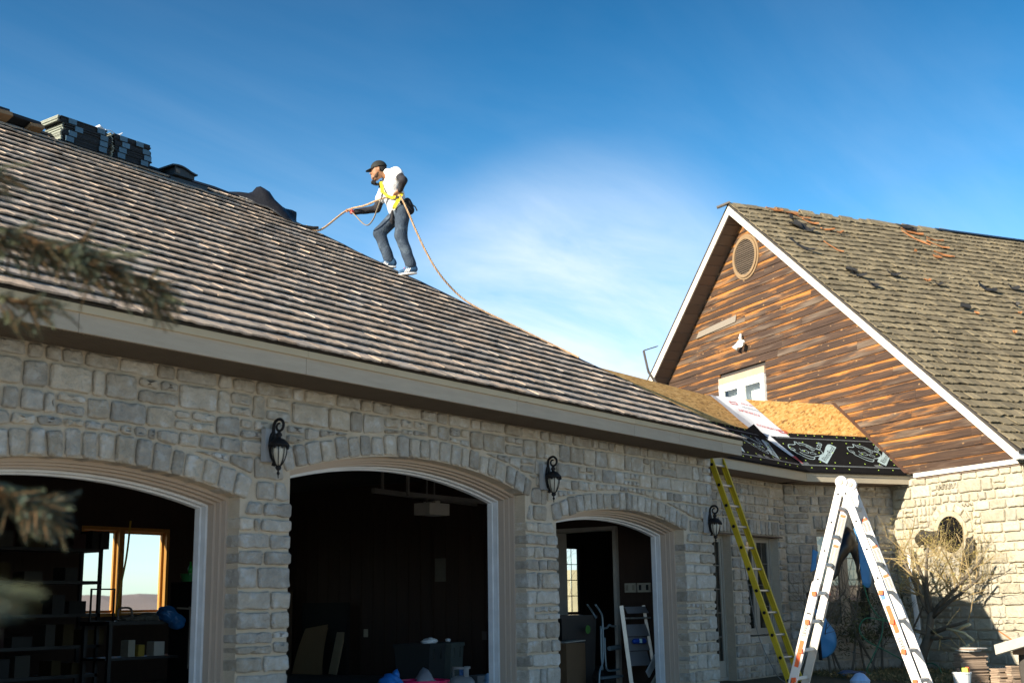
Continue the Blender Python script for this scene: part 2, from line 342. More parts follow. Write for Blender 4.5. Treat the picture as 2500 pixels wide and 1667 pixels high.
def shrink(poly, g):
    """move every edge of a convex polygon inward by g"""
    n = len(poly); cur = list(poly)
    for i in range(n):
        a, b = poly[i], poly[(i+1) % n]; ex, ez = b[0]-a[0], b[1]-a[1]; L = math.hypot(ex, ez)
        if L < 1e-6: continue
        nx, nz = -ez/L, ex/L; cur = clip(cur, nx, nz, a[0]*nx+a[1]*nz+g)
        if len(cur) < 3: return []
    return cur
def rock(mb, F, poly, out=.032, back=.02, rough=.012, seg=.07, t0=0.):
    pts = []; n = len(poly)
    for i in range(n):
        a, b = poly[i], poly[(i+1) % n]; L = math.hypot(b[0]-a[0], b[1]-a[1]); k = max(1, int(L/seg))
        c = min(.2, .016/max(L, .02))
        for j in range(k+1):
            f = c+(1-2*c)*j/k
            pts.append((a[0]+(b[0]-a[0])*f+ru(-.5, .5)*rough, a[1]+(b[1]-a[1])*f+ru(-.5, .5)*rough))
    n = len(pts); o = out*ru(.7, 1.25); sd = ru(0, 99); xs_ = [p[0] for p in pts]; zs_ = [p[1] for p in pts]; rough = rough*min(1, min(max(xs_)-min(xs_), max(zs_)-min(zs_))/.13)
    cx = sum(p[0] for p in pts)/n; cz = sum(p[1] for p in pts)/n
    def hgt(x, z): return mnoise.noise(Vector((x*9, z*9, sd)))*.9+mnoise.noise(Vector((x*23, z*23, sd+5)))*.6
    rings = [(pts, back, 0), (inset(pts, .0015), -o*.55, .3), (inset(pts, .009), -o*.95, .9), (inset(pts, .03), -o, 1.1), ([(cx+(x-cx)*.42, cz+(z-cz)*.42) for x, z in pts], -o, 1.2)]
    vs = []; fs = []
    for rg, t, a in rings:
        for x, z in rg: vs.append(F(x, t0+t-hgt(x, z)*rough*a, z))
    vs.append(F(cx, t0-o-hgt(cx, cz)*rough*1.2, cz))
    for k in range(4):
        for i in range(n): j = (i+1) % n; fs.append((k*n+i, k*n+j, (k+1)*n+j, (k+1)*n+i))
    for i in range(n): fs.append((4*n+i, 4*n+(i+1) % n, 5*n))
    b0 = len(mb.F); mb.flat |= set(range(b0, b0+2*n))
    mb.tint = (rnd(), rnd(), rnd()); mb.add(vs, fs)
def ashlar(s0, s1, z0, z1, rows=(.13, .21), widths=(.14, .5), gap=.011, cuts=(), holes=(), split=.22, top=None):
    """random coursed stone cells: list of convex polygons (s, z). cuts: s values that stones must end at for a z range"""
    cells = []; z = z0
    while z < z1-.03:
        h = ru(*rows)
        if z+h > z1-.07: h = z1-z
        cs = sorted([s0, s1]+[c for c, a, b in cuts if a < z+h*.5 < b])
        for a, b in zip(cs[:-1], cs[1:]):
            x = a
            while x < b-.02:
                w = ru(*widths)*(1 if rnd() > .2 else .6)
                if x+w > b-.11: w = b-x
                mid = ((a+b)/2, z+h/2)
                if rnd() < split and w > .15 and h > .155:
                    f = ru(.4, .6); hh = h*f; cells.append([(x, z), (x+w, z), (x+w, z+hh), (x, z+hh)])
                    if w > .3 and rnd() < .5:
                        g = ru(.4, .6)*w; cells.append([(x, z+hh), (x+g, z+hh), (x+g, z+h), (x, z+h)]); cells.append([(x+g, z+hh), (x+w, z+hh), (x+w, z+h), (x+g, z+h)])
                    else: cells.append([(x, z+hh), (x+w, z+hh), (x+w, z+h), (x, z+h)])
                else: cells.append([(x, z), (x+w, z), (x+w, z+h), (x, z+h)])
                x += w
        z += h
    return cells
def pick_parts(items, n=290):
    """items: (score, fn). the n that show largest first"""
    items.sort(key=lambda q: -q[0]); return items[:n], items[n:]
def lay(name, part_of, F, cells, mat_, gap=.011, stuff_name='stone', limit=290, **kw):
    items = []
    for c in cells:
        deep = kw.get('back', .02); poly = c[0] if isinstance(c, tuple) else c
        b = c[1] if isinstance(c, tuple) else deep
        p = shrink(poly, gap)
        if len(p) < 3 or area(p) < .0012: continue
        cx = sum(q[0] for q in p)/len(p); cz = sum(q[1] for q in p)/len(p)
        items.append((in_view(F(cx, 0, cz))*area(p)**.5, p, b))
    items.sort(key=lambda q: -q[0])
    for s, p, b in items[:limit]:
        mb = MB(); rock(mb, F, p, out=kw.get('out', .028), back=b, rough=kw.get('rough', .012)); mb.build('stone', mat_, part_of, smooth=True)
    if items[limit:]:
        mb = MB()
        for s, p, b in items[limit:]: rock(mb, F, p, out=kw.get('out', .028), back=b, rough=kw.get('rough', .012))
        mb.build('stone_facing', mat_, part_of, kind='stuff', smooth=True)
# ================================================================== GARAGE
garage = thing('garage', 'long grey limestone garage with three open arched doors under a shake hip roof', 'garage', (7, 7.75, 0))
EAVE = 2.886
class Arch:
    def __init__(s, xl, xr, sp, cr):
        s.xl, s.xr, s.sp, s.cr = xl, xr, sp, cr; h = (xr-xl)/2; r = cr-sp; s.R = (h*h+r*r)/(2*r); s.xm = (xl+xr)/2; s.zc = cr-s.R; s.a = math.asin(h/s.R)
    def z(s, x): return s.zc+math.sqrt(max(0, s.R**2-(x-s.xm)**2))
ARCH = [Arch(3.95, 6.816, 1.92, 2.11), Arch(7.357, 10.724, 2.17, 2.41), Arch(11.29, 14.14, 1.93, 2.11)]
GX0, GX1 = 1.2, 14.89
def wall_slab(name, parent, F, s0, s1, z0, z1, thick, arches, rects, m):
    """wall with arched and rectangular openings, front face at t=0"""
    xs = {s0, s1}
    for a in arches:
        for i in range(25): xs.add(a.xl+(a.xr-a.xl)*i/24)
    for r in rects: xs.add(r[0]); xs.add(r[1])
    xs = sorted(xs); mb = MB()
    def spans(x):
        sp = [(z0, z1)]
        for a in arches:
            if a.xl < x < a.xr: sp = [(None, z1)]
        for r in rects:
            if r[0] < x < r[1]: sp = [(z0, r[2]), (r[3], z1)]
        return sp
    for a, b in zip(xs[:-1], xs[1:]):
        for lo, hi in spans((a+b)/2):
            if lo is None:
                ar = [q for q in arches if q.xl < (a+b)/2 < q.xr][0]; la, lb = ar.z(a), ar.z(b)
            else: la = lb = lo
            if hi-max(la, lb) < 1e-4: continue
            mb.hexa([F(a, 0, la), F(b, 0, lb), F(b, thick, lb), F(a, thick, la), F(a, 0, hi), F(b, 0, hi), F(b, thick, hi), F(a, thick, hi)])
    return mb.build(name, m, parent)
fw = wall_slab('front_wall', garage, FG, GX0, GX1, -.12, EAVE, .42, ARCH, [], M_MORTAR)
cells = []
cuts = []
for a in ARCH: cuts += [(a.xl, -1, a.sp), (a.xr, -1, a.sp)]
def ring_clip(c, a, Re):
    cx = sum(p[0] for p in c)/len(c); cz = sum(p[1] for p in c)/len(c)
    dx, dz = cx-a.xm, cz-a.zc; L = math.hypot(dx, dz)
    if abs(dx) > (a.xr-a.xl)/2+.3 or cz < a.sp-.3: return c
    ang = math.atan2(dx, dz); E_ = a.a+.014
    if abs(ang) > E_:
        sg = 1 if ang > 0 else -1; nx, nz = sg*math.cos(E_), -math.sin(E_); return clip(c, nx, nz, a.xm*nx+a.zc*nz)
    nx, nz = math.sin(ang), math.cos(ang)
    return clip(c, nx, nz, a.xm*nx+a.zc*nz+Re)
for c in ashlar(GX0, GX1, -.1, EAVE, (.12, .205), (.12, .44), cuts=cuts, split=.30):
    x0, x1 = c[0][0], c[1][0]; zm = (c[0][1]+c[2][1])/2; xm = (x0+x1)/2; back = .02; drop = False
    pieces = [c]
    for a in ARCH:
        if a.xl < xm < a.xr and zm < a.sp-.02: drop = True
        if abs(x0-a.xr) < 1e-4 and zm < a.sp: back = .14; pieces = [[(x0-.02, c[0][1]), c[1], c[2], (x0-.02, c[3][1])]]
        if abs(x1-a.xl) < 1e-4 and zm < a.sp: back = .10; pieces = [[c[0], (x1+.02, c[1][1]), (x1+.02, c[2][1]), c[3]]]
    if drop: continue
    if abs(x1-GX1) < 1e-4: back = .2; pieces = [[c[0], (x1+.02, c[1][1]), (x1+.02, c[2][1]), c[3]]]
    for a in ARCH:
        if x1 > a.xl-.12 and x0 < a.xr+.12 and zm > a.sp-.2:
            new = []
            for p in pieces:
                w = p[1][0]-p[0][0]; k = max(1, round(w/.2)) if len(p) == 4 else 1
                near = abs(math.hypot(xm-a.xm, zm-a.zc)-(a.R+.205)) < .14
                if near and k > 1 and w > .24:
                    for i in range(k):
                        l, r_ = p[0][0]+w*i/k, p[0][0]+w*(i+1)/k; new.append([(l, p[0][1]), (r_, p[0][1]), (r_, p[2][1]), (l, p[2][1])])
                else: new.append(p)
            pieces = []
            for p in new:
                q = ring_clip(p, a, a.R+.205)
                if len(q) >= 3: pieces.append(q)
    for p in pieces: cells.append((p, back))
for a in ARCH:
    n = round(2*a.a*(a.R+.1)/.148); ang = -a.a-.012; ws = [ru(.8, 1.2) for _ in range(n)]; tot = sum(ws)
    for w in ws:
        b = ang+w/tot*(2*a.a+.024); r0 = a.R-.008+ru(-.01, .008); r1 = a.R+.205+ru(-.018, .012)
        P = lambda r, q: (a.xm+r*math.sin(q), a.zc+r*math.cos(q))
        cells.append(([P(r0, ang), P(r0, b), P(r1, b), P(r1, ang)], .14)); ang = b
lay('stone', fw, FG, cells, M_STONE, gap=.0125)
# other walls, floor, ceiling
mb = MB(); mb.box(((GX1-.1), (8.17+15.95)/2, 1.4), (.2, 15.95-8.17, 2.96)); 
# right wall with the doorway into the wing: y 9.05..9.90
sw = MB(); sw.box((14.72, (8.18+9.02)/2, 1.45), (.2, 9.02-8.18, 3.06)); sw.box((14.72, (10.06+16.0)/2, 1.45), (.2, 16.0-10.06, 3.06)); sw.box((14.72, 9.54, 2.515), (.2, 1.04, .93))
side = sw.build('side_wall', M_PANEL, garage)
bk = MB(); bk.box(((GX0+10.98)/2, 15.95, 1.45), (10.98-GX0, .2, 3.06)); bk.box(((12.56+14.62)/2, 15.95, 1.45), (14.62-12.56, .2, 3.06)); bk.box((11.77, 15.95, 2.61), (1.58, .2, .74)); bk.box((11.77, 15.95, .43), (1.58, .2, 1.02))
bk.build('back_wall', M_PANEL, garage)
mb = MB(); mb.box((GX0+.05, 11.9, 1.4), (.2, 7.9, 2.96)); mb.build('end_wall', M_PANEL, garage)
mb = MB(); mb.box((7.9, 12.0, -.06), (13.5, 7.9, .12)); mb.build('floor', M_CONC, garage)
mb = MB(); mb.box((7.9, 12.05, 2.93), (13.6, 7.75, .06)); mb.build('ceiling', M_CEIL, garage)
# grooves of the wall panelling: thin battens on the side wall
g = MB()
for i in range(24):
    y = 10.1+i*.243
    g.box((14.612, y, 1.3), (.016, .012, 2.6))
g.build('panel_batten', M_PANEL, side, kind='stuff')
for (y, z, w, h, two) in ((8.84, 1.23, .17, .12, 0), (8.63, 1.23, .20, .12, 1)):
    mb = MB(); mb.box((14.605, y, z), (.022, w, h), 0)
    p = mb.build('switch_plate', mat('switch_plate_%d' % two, (.45, .42, .34), .5), side)
    q = MB()
    for k in ((-.05, .05) if not two else (-.055, .055)): q.box((14.592, y+k, z), (.012, .035, .07))
    q.build('switch', mat('switch_%d' % two, (.30, .28, .22) if not two else (.02, .02, .02), .5), p)
for (y, z, w, h, m_) in ((13.63, .63, .075, .12, (.42, .39, .30)), (11.31, .60, .08, .12, (.10, .08, .07)), (12.13, 1.55, .2, .34, (.13, .12, .10))):
    mb = MB(); mb.box((14.603, y, z), (.02, w, h)); mb.build('wall_plate', mat('wall_plate_paint', m_, .6), side)
# door casings: profile swept up the jamb, round the arch and down
def casing(name, a, prof, m, parent, x_off=0.0):
    mz = (math.sin(a.a)-1)/math.cos(a.a); path = [(a.xl, -.1, 1, 0), (a.xl, a.sp, 1, mz)]
    n = 26
    for i in range(1, n):
        q = -a.a+2*a.a*i/n; path.append((a.xm+a.R*math.sin(q), a.zc+a.R*math.cos(q), -math.sin(q), -math.cos(q)))
    path += [(a.xr, a.sp, -1, mz), (a.xr, -.1, -1, 0)]
    vs = []; fs = []; k = len(prof)
    for (x, z, nx, nz) in path:
        for (w, y) in prof: vs.append((x+nx*w, y, z+nz*w))
    for i in range(len(path)-1):
        for j in range(k): fs.append((i*k+j, i*k+(j+1) % k, (i+1)*k+(j+1) % k, (i+1)*k+j))
    mb = MB(); mb.add(vs, fs); return mb.build(name, m, parent, fix=True)
for a in ARCH:
    df = casing('door_casing', a, [(-.01, 7.885), (.028, 7.885), (.028, 7.935), (.046, 7.935), (.046, 7.985), (.066, 7.985), (.066, 8.055), (-.01, 8.055)], M_CASING, garage)
    casing('weather_strip', a, [(-.01, 8.058), (.085, 8.058), (.085, 8.115), (.10, 8.115), (.10, 8.175), (-.01, 8.175)], M_STRIP, df)
# inner door track beam behind mid arch and ceiling opener are things below
# fascia, drip board, soffit
joints = [GX0, 4.9, 7.02, 9.9, 12.15, 13.2, 14.3, 14.85]
for a, b in zip(joints[:-1], joints[1:]):
    mb = MB(); mb.tint = (rnd(), rnd(), rnd()); mb.box(((a+b)/2, 7.2475, 2.953), (b-a-.004, .025, .133)); mb.build('fascia_board', M_FASCIA, garage)
    mb = MB(); mb.tint = (rnd(), rnd(), rnd()); mb.box(((a+b)/2+.0, 7.2375, 3.047), (b-a-.003, .045, .054)); mb.build('drip_board', M_DRIP, garage)
mb = MB(); mb.box((14.8375, 7.68, 2.953), (.025, .84, .133)); mb.build('fascia_board', M_FASCIA, garage)
x = GX0
while x < 14.8:
    w = min(.62, 14.82-x); mb = MB(); mb.box((x+w/2, 7.50, 2.893), (w-.004, .475, .012))
    k = int(w/.031)
    for i in range(k): mb.box((x+.015+i*.031, 7.50, 2.884), (.012, .46, .008))
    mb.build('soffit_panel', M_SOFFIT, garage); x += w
mb = MB(); mb.box(((GX0+GX1)/2-.02, 7.735, 2.872), (GX1-GX0-.06, .02, .03)); 
# roof
PIT = 2/3.; EY, EZ, RY = 7.20, 3.082, 11.80; RZ = EZ+(RY-EY)*PIT; HX = 14.87; RXE = HX-(RY-EY)
roof = MB(); th = .09
def slab(mb, pts, d=.09):
    n = len(pts); mb.add(pts+[(p[0], p[1], p[2]-d) for p in pts], [tuple(range(n))]+[tuple(range(2*n-1, n-1, -1))]+[((i+1) % n, i, i+n, (i+1) % n+n) for i in range(n)])
BY = 2*RY-EY
RX0 = GX0-.3
slab(roof, [(RX0, EY+.03, EZ+.02), (HX-.03, EY+.03, EZ+.02), (RXE, RY, RZ), (RX0, RY, RZ)], .02)
slab(roof, [(HX-.02, EY+.05, EZ+.02), (HX-.02, BY, EZ), (RXE, RY, RZ)], .02)
slab(roof, [(HX, BY, EZ), (RX0, BY, EZ), (RX0, RY, RZ), (RXE, RY, RZ)], .02)
rf = roof.build('roof', M_DECK, garage, fix=True)
CP, SP_ = 1/math.sqrt(1+PIT*PIT), PIT/math.sqrt(1+PIT*PIT)
def roofP(x, v, w, ey=EY, ez=EZ): return (x, ey+v*CP-w*SP_, ez+v*SP_+w*CP)
def shingle(mb, P, x0, x1, v0, L, th, x1b=None, x0b=None, strip=.042, vj=.006, wj=.0035):
    """tapered shake: thick ragged butt at v0, thin head under the next course"""
    n = max(2, int((x1-x0)/strip)); vs = []; fs = []
    for i in range(n+1):
        f = i/n; x = x0+(x1-x0)*f; xb = (x0b if x0b is not None else x0)+((x1b if x1b is not None else x1)-(x0b if x0b is not None else x0))*f
        t = th+ru(-wj, wj); v = v0+ru(-vj, vj)
        vs += [P(x, v, t-.0155), P(x, v, t), P(xb, v0+L, .008), P(xb, v0+L, .002)]
    for i in range(n):
        a = 4*i; fs += [(a+4, a, a+1, a+5), (a+5, a+1, a+2, a+6)]
    e0, e1 = (0, 3, 2, 1), (4*n, 4*n+1, 4*n+2, 4*n+3)
    mb.tint = (rnd(), rnd(), rnd()); b = len(mb.V); mb.add(vs, fs+[e0, e1], 0)
    for i in range(n):                                             # felt-dark underside, blackened to paint shade into the open gap below the butt
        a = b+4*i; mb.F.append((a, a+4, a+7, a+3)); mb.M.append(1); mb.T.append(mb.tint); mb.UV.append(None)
SLOPE = (RY-EY)/CP; NCO = 26; EXPO = SLOPE/NCO
items = []
for c in range(NCO):
    v0 = c*EXPO-.02+ru(-.004, .004)*(c > 0); x = 3.0+ru(0, .2)
    while True:
        yb = EY+v0*CP; xm_ = HX-(yb-EY)-.0
        if x > xm_-.03: break
        w = ru(.11, .30); e = min(x+w, xm_); xt = HX-(EY+(v0+.25)*CP-EY)
        x1b = None
        if xm_-e < .06: e = xm_; 
        if e > xt: x1b = max(x+.005, xt)
        args = (x+.0015, e-.0015, v0+ru(-.005, .005), .25, ru(.038, .045), x1b if (x1b and x1b < e-.003) else None, None)
        items.append((in_view(roofP((x+e)/2, v0, 0)), args)); x = e
items.sort(key=lambda q: -q[0])
for s, a in items[:290]:
    mb = MB(); shingle(mb, roofP, *a); mb.build('shingle', [M_SHING, M_GAPSHADE], rf)
mb = MB()
for s, a in items[290:]: shingle(mb, roofP, *a)
mb.build('shingle_field', [M_SHING, M_GAPSHADE], rf, kind='stuff')
# black underlay lapping over hip and ridge
mb = MB(); n = 40
hd = Vector((-1, 1, PIT)).normalized()
def strip(mb, pts, wl, wr, dl, dr, up=.012):
    vs = []; fs = []
    for p in pts:
        p = Vector(p); l = p+Vector(dl)*wl*ru(.7, 1.15); r_ = p+Vector(dr)*wr
        vs += [l+Vector((0, 0, .004)), p+Vector((0, 0, up+ru(0, .012))), r_]
    for i in range(len(pts)-1):
        a = 3*i; fs += [(a, a+1, a+4, a+3), (a+1, a+2, a+5, a+4)]
    mb.add(vs, fs)
hp = [Vector((HX-4.6*i/n, EY+4.6*i/n, EZ+4.6*PIT*i/n+.028)) for i in range(n+1)]
strip(mb, hp[3:], .045, .2, (0, -CP, -SP_), (CP, 0, -SP_))
rp_ = [Vector((RXE-(RXE-RX0)*i/n, RY, RZ+.028)) for i in range(n+1)]
strip(mb, rp_, .05, .2, (0, -CP, -SP_), (0, CP, -SP_))
mb.build('ridge_underlay', mat('ridge_underlay', (.02, .024, .03), .6, .1), rf)
# rear window of the left bay (seen through the open door)
win = MB()
def framebox(mb, x0, x1, z0, z1, y0, y1, w, m=0):
    yc, d = (y0+y1)/2, y1-y0
    mb.box((x0+w/2, yc, (z0+z1)/2), (w, d, z1-z0), m); mb.box((x1-w/2, yc, (z0+z1)/2), (w, d, z1-z0), m)
    mb.box(((x0+x1)/2, yc, z1-w/2), (x1-x0-2*w, d, w), m); mb.box(((x0+x1)/2, yc, z0+w/2), (x1-x0-2*w, d, w), m)
framebox(win, 10.98, 12.56, .94, 2.24, 15.86, 16.03, .05)
win.box((11.69, 15.93, 1.59), (.09, .14, 1.20))
wo = win.build('window', M_WOODF, garage)
for a, b in ((11.035, 11.64), (11.74, 12.505)):
    s = MB(); framebox(s, a, b, .995, 2.185, 15.93, 15.97, .035); s.build('sash', M_WOODF, wo)
    p = MB(); p.box(((a+b)/2, 15.955, 1.59), (b-a-.07, .006, 1.12)); p.build('pane', M_GLASS, wo)

# ================================================================== LINK WING (between garage and house)
wing = thing('link_wing', 'low stone link wing with a bent front between the garage and the gabled house', 'building', (18.9, 8.6, 0))
AX0, AX1 = 14.89, 19.085
arects = [(16.50, 17.16, -.12, 2.0), (17.66, 18.82, .50, 2.03)]
wa = wall_slab('front_wall', wing, FA, AX0, AX1, -.12, 2.89, .3, [], arects, M_MORTAR)
def rect_cells(s0, s1, z0, z1, rects, lint=.24, **k):
    cuts = []
    for r in rects: cuts += [(r[0], r[2], r[3]), (r[1], r[2], r[3])]
    out = []
    for c in ashlar(s0, s1, z0, z1, cuts=cuts, **k):
        xm = (c[0][0]+c[1][0])/2; zm = (c[0][1]+c[2][1])/2; hit = False; back = .02
        p = c
        for r in rects:
            if r[0]-.005 < xm < r[1]+.005 and r[2]-.02 < zm < r[3]+lint: hit = True
            elif c[0][0] < r[1] and c[1][0] > r[0] and c[2][1] > r[2]+.01 and c[0][1] < r[3]+lint:
                if zm < r[3]:
                    q = clip(p, -1, 0, -r[0]) if xm < r[0] else clip(p, 1, 0, r[1])
                else: q = clip(p, 0, 1, r[3]+lint) if c[2][1] > r[3]+lint else (clip(p, -1, 0, -r[0]) if xm < r[0] else clip(p, 1, 0, r[1]))
                p = q
            if abs(c[0][0]-r[1]) < .01: back = .12
        if not hit and len(p) >= 3: out.append((p, back))
    for r in rects:
        x = r[0]-.06
        if lint < .05: continue
        while x < r[1]+.06:
            w = ru(.10, .17); e = min(x+w, r[1]+.06); e = r[1]+.06 if r[1]+.06-e < .06 else e
            out.append(([(x, r[3]), (e, r[3]), (e, r[3]+lint-.004), (x, r[3]+lint-.004)], .11)); x = e
    return out
arect_lint = [(16.44, 18.9, 2.0, 2.03)]
cl = rect_cells(AX0+.03, AX1-.01, -.1, 2.885, [(16.50, 17.16, -.12, 2.03), (17.66, 18.82, .50, 2.03)], rows=(.12, .2), widths=(.16, .46))
lay('stone', wa, FA, cl, M_STONE, limit=200)
brects = [(.50, 1.72, .50, 2.16)]
wb = wall_slab('bay_wall', wing, FB, -.134, 2.36, -.12, 2.89, .3, [], brects, M_MORTAR)
cl = rect_cells(-.125, 2.31, -.1, 2.885, brects, rows=(.12, .2), widths=(.18, .5))
lay('stone', wb, FB, cl, M_STONE, limit=200)
def joinery(name, parent, F, s0, s1, z0, z1, t, frame_m, bars_v, bars_h, mulls=(), w=.05, panel=0., glass=None, door=False):
    f = MB()
    def bx(a, b, c, d, t0, t1, mb=f):
        mb.hexa([F(a, t0, c), F(b, t0, c), F(b, t1, c), F(a, t1, c), F(a, t0, d), F(b, t0, d), F(b, t1, d), F(a, t1, d)])
    bx(s0, s0+w, z0, z1, t, t+.07); bx(s1-w, s1, z0, z1, t, t+.07); bx(s0+w, s1-w, z1-w, z1, t, t+.07); bx(s0+w, s1-w, z0, z0+w, t, t+.07)
    for m_ in mulls: bx(m_-w*.75, m_+w*.75, z0+w, z1-w, t, t+.07)
    o = f.build(name, frame_m, parent)
    edges = [s0+w]+[q for m_ in mulls for q in (m_-w*.75, m_+w*.75)]+[s1-w]
    for k in range(0, len(edges), 2):
        a, b = edges[k]+.003, edges[k+1]-.003; c, d = z0+w+.003, z1-w-.003; sw_ = .045
        s = MB(); bx(a, a+sw_, c, d, t+.012, t+.055, s); bx(b-sw_, b, c, d, t+.012, t+.055, s); bx(a+sw_, b-sw_, d-sw_, d, t+.012, t+.055, s); bx(a+sw_, b-sw_, c, c+sw_+panel, t+.012, t+.055, s)
        s.build('sash' if not door else 'door_leaf', frame_m, o)
        g = MB(); bx(a+sw_, b-sw_, c+sw_+panel, d-sw_, t+.032, t+.036, g); g.build('pane', glass or M_GLASSD, o)
        mu_ = MB(); gw, gh = b-a-2*sw_, d-c-2*sw_-panel
        for i in range(1, bars_v): x = a+sw_+gw*i/bars_v; bx(x-.006, x+.006, c+sw_+panel, d-sw_, t+.026, t+.031, mu_)
        for i in range(1, bars_h): z = c+sw_+panel+gh*i/bars_h; bx(a+sw_, b-sw_, z-.006, z+.006, t+.02, t+.0255, mu_)
        if mu_.V: mu_.build('glazing_bar', M_BAR, o)
    return o
M_BAR = mat('dull_glazing_bar', (.17, .15, .12), .6)
M_JOIN = mat('taupe_joinery', (.36, .32, .26), .6, .06, None, 4, .08)
joinery('door', wing, FA, 16.50, 17.16, -.1, 2.0, .13, M_JOIN, 4, 5, (), .05, .18, door=True)
joinery('window', wing, FA, 17.66, 18.82, .52, 2.03, .13, M_JOIN, 2, 4, (18.24,), .05)
joinery('window', wing, FB, .50, 1.72, .54, 2.16, .13, M_JOIN, 2, 4, (1.11,), .055)
mb = MB(); mb.hexa([FB(.44, -.05, .47), FB(1.78, -.05, .47), FB(1.78, .2, .49), FB(.44, .2, .49), FB(.44, -.05, .52), FB(1.78, -.05, .52), FB(1.78, .2, .54), FB(.44, .2, .54)]); mb.build('window_sill', M_STONE, wing)
# dark lintel flashing over door and window
mb = MB(); mb.hexa([FA(16.42, -.045, 2.006), FA(18.92, -.045, 2.006), FA(18.92, .1, 2.006), FA(16.42, .1, 2.006), FA(16.42, -.045, 2.026), FA(18.92, -.045, 2.026), FA(18.92, .1, 2.026), FA(16.42, .1, 2.026)]); mb.build('lintel', mat('rusty_lintel', (.10, .07, .05), .8), wing)
# inside of the wing: floor, back wall with window, partition, ceiling
mb = MB(); mb.box((17.2, 10.25, -.02), (4.9, 2.7, .1)); mb.build('floor', M_CONC, wing)
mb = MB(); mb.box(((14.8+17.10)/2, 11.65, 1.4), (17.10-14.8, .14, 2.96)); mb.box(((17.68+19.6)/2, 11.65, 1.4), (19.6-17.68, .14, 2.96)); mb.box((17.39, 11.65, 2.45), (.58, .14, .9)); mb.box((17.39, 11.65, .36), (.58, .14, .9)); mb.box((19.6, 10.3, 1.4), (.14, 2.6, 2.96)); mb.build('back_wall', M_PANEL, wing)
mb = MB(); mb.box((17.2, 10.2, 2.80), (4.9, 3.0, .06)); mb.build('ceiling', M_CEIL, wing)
FW2 = Frame((0, 11.62, 0), (1, 0, 0), (0, 1, 0))
joinery('rear_window', wing, FW2, 17.10, 17.68, .81, 2.0, 0, M_PANEL, 2, 4, (), .04, glass=M_GLASS)
# door frame from the garage
mb = MB(); 
for y in (9.06, 10.03): mb.box((14.70, y, 1.0), (.26, .05, 2.0))
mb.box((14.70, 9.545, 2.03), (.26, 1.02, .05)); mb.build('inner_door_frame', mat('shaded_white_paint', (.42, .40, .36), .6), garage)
# eaves
def fascia(p0, p1, z0, z1, th, m, parent, name='fascia_board', back=None):
    p0, p1 = Vector(p0), Vector(p1); d = (p1-p0).normalized(); n_ = Vector((-d.y, d.x, 0))*th
    mb = MB(); mb.tint = (rnd(), rnd(), rnd())
    mb.hexa([(p0.x, p0.y, z0), (p1.x, p1.y, z0), (p1.x+n_.x, p1.y+n_.y, z0), (p0.x+n_.x, p0.y+n_.y, z0), (p0.x, p0.y, z1), (p1.x, p1.y, z1), (p1.x+n_.x, p1.y+n_.y, z1), (p0.x+n_.x, p0.y+n_.y, z1)]); return mb.build(name, m, parent)
BE = AB+UB*2.26
fascia((14.9, 8.12, 0), (17.2, 8.12, 0), 2.89, 3.06, .025, M_FASCIA2, wing)
fascia((17.204, 8.12, 0), AB, 2.89, 3.06, .025, M_FASCIA2, wing)
fascia(AB+UB*.004, BE, 2.89, 3.06, .025, M_FASCIA2, wing)
for p, q, n_ in (((14.9, 8.145, 0), (18.96, 8.145, 0), Vector((0, .5, 0))), (AB+NB*.025, BE+NB*.025, NB*.5)):
    p, q = Vector(p), Vector(q); mb = MB(); z = 2.898
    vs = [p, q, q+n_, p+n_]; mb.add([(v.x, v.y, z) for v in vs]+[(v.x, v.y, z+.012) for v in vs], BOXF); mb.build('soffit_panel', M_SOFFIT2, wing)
# roof of strand board: A plane, B plane, back planes
WP = .8; WZ = 3.072; WRH = 1.78
def wingA(x, h, o=0.): 
    k = 1/math.sqrt(1+WP*WP); return Vector((x, 8.12+h-o*WP*k, WZ+WP*h+o*k))
def wingB(s, h, o=0.):
    k = 1/math.sqrt(1+WP*WP); p = AB+UB*s+NB*h; return Vector((p.x, p.y, WZ+WP*h)) + Vector((-NB.x*WP*k*o, -NB.y*WP*k*o, o*k))
VA = lambda h: AB.x+.268*h          # valley on plane A (x), on plane B s = -.268 h
wr = thing('_tmp', 'x', 'x'); bpy.data.objects.remove(wr)
mb = MB()
def panel(mb, P, pts, th=.018):
    top = [P(a, b, 0) for a, b in pts]; bot = [P(a, b, -th) for a, b in pts]; n = len(pts)
    mb.add(top+bot, [tuple(range(n)), tuple(range(2*n-1, n-1, -1))]+[((i+1) % n, i, i+n, (i+1) % n+n) for i in range(n)])
deck = MB(); panel(deck, lambda a, b, o: wingA(a, b, o-.02), [(12.2, -.02), (AB.x, -.02), (VA(WRH), WRH), (12.2, WRH)], .02); panel(deck, lambda a, b, o: wingB(a, b, o-.02), [(0, -.02), (2.3, -.02), (2.34, WRH), (-.268*WRH, WRH)], .02)
def wingAb(x, h, o=0.): p = wingA(x, h, 0); return Vector((p.x, 2*(8.12+WRH)-p.y, p.z-.02+o))
rdir = UB; r0 = wingB(-.268*WRH, WRH); 
def wingBb(s, h, o=0.): p = AB+UB*s+NB*(2*WRH-h); return Vector((p.x, p.y, WZ+WP*h-.02+o))
panel(deck, wingAb, [(12.2, 0), (20.2, 0), (VA(WRH), WRH), (12.2, WRH)], .02); panel(deck, wingBb, [(0, 0), (2.34, 0), (2.34, WRH), (-.268*WRH, WRH)], .02)
wroof = deck.build('roof', M_DECK, wing, fix=True)
xs = [12.4, 13.9, 16.33, 18.77, 99]
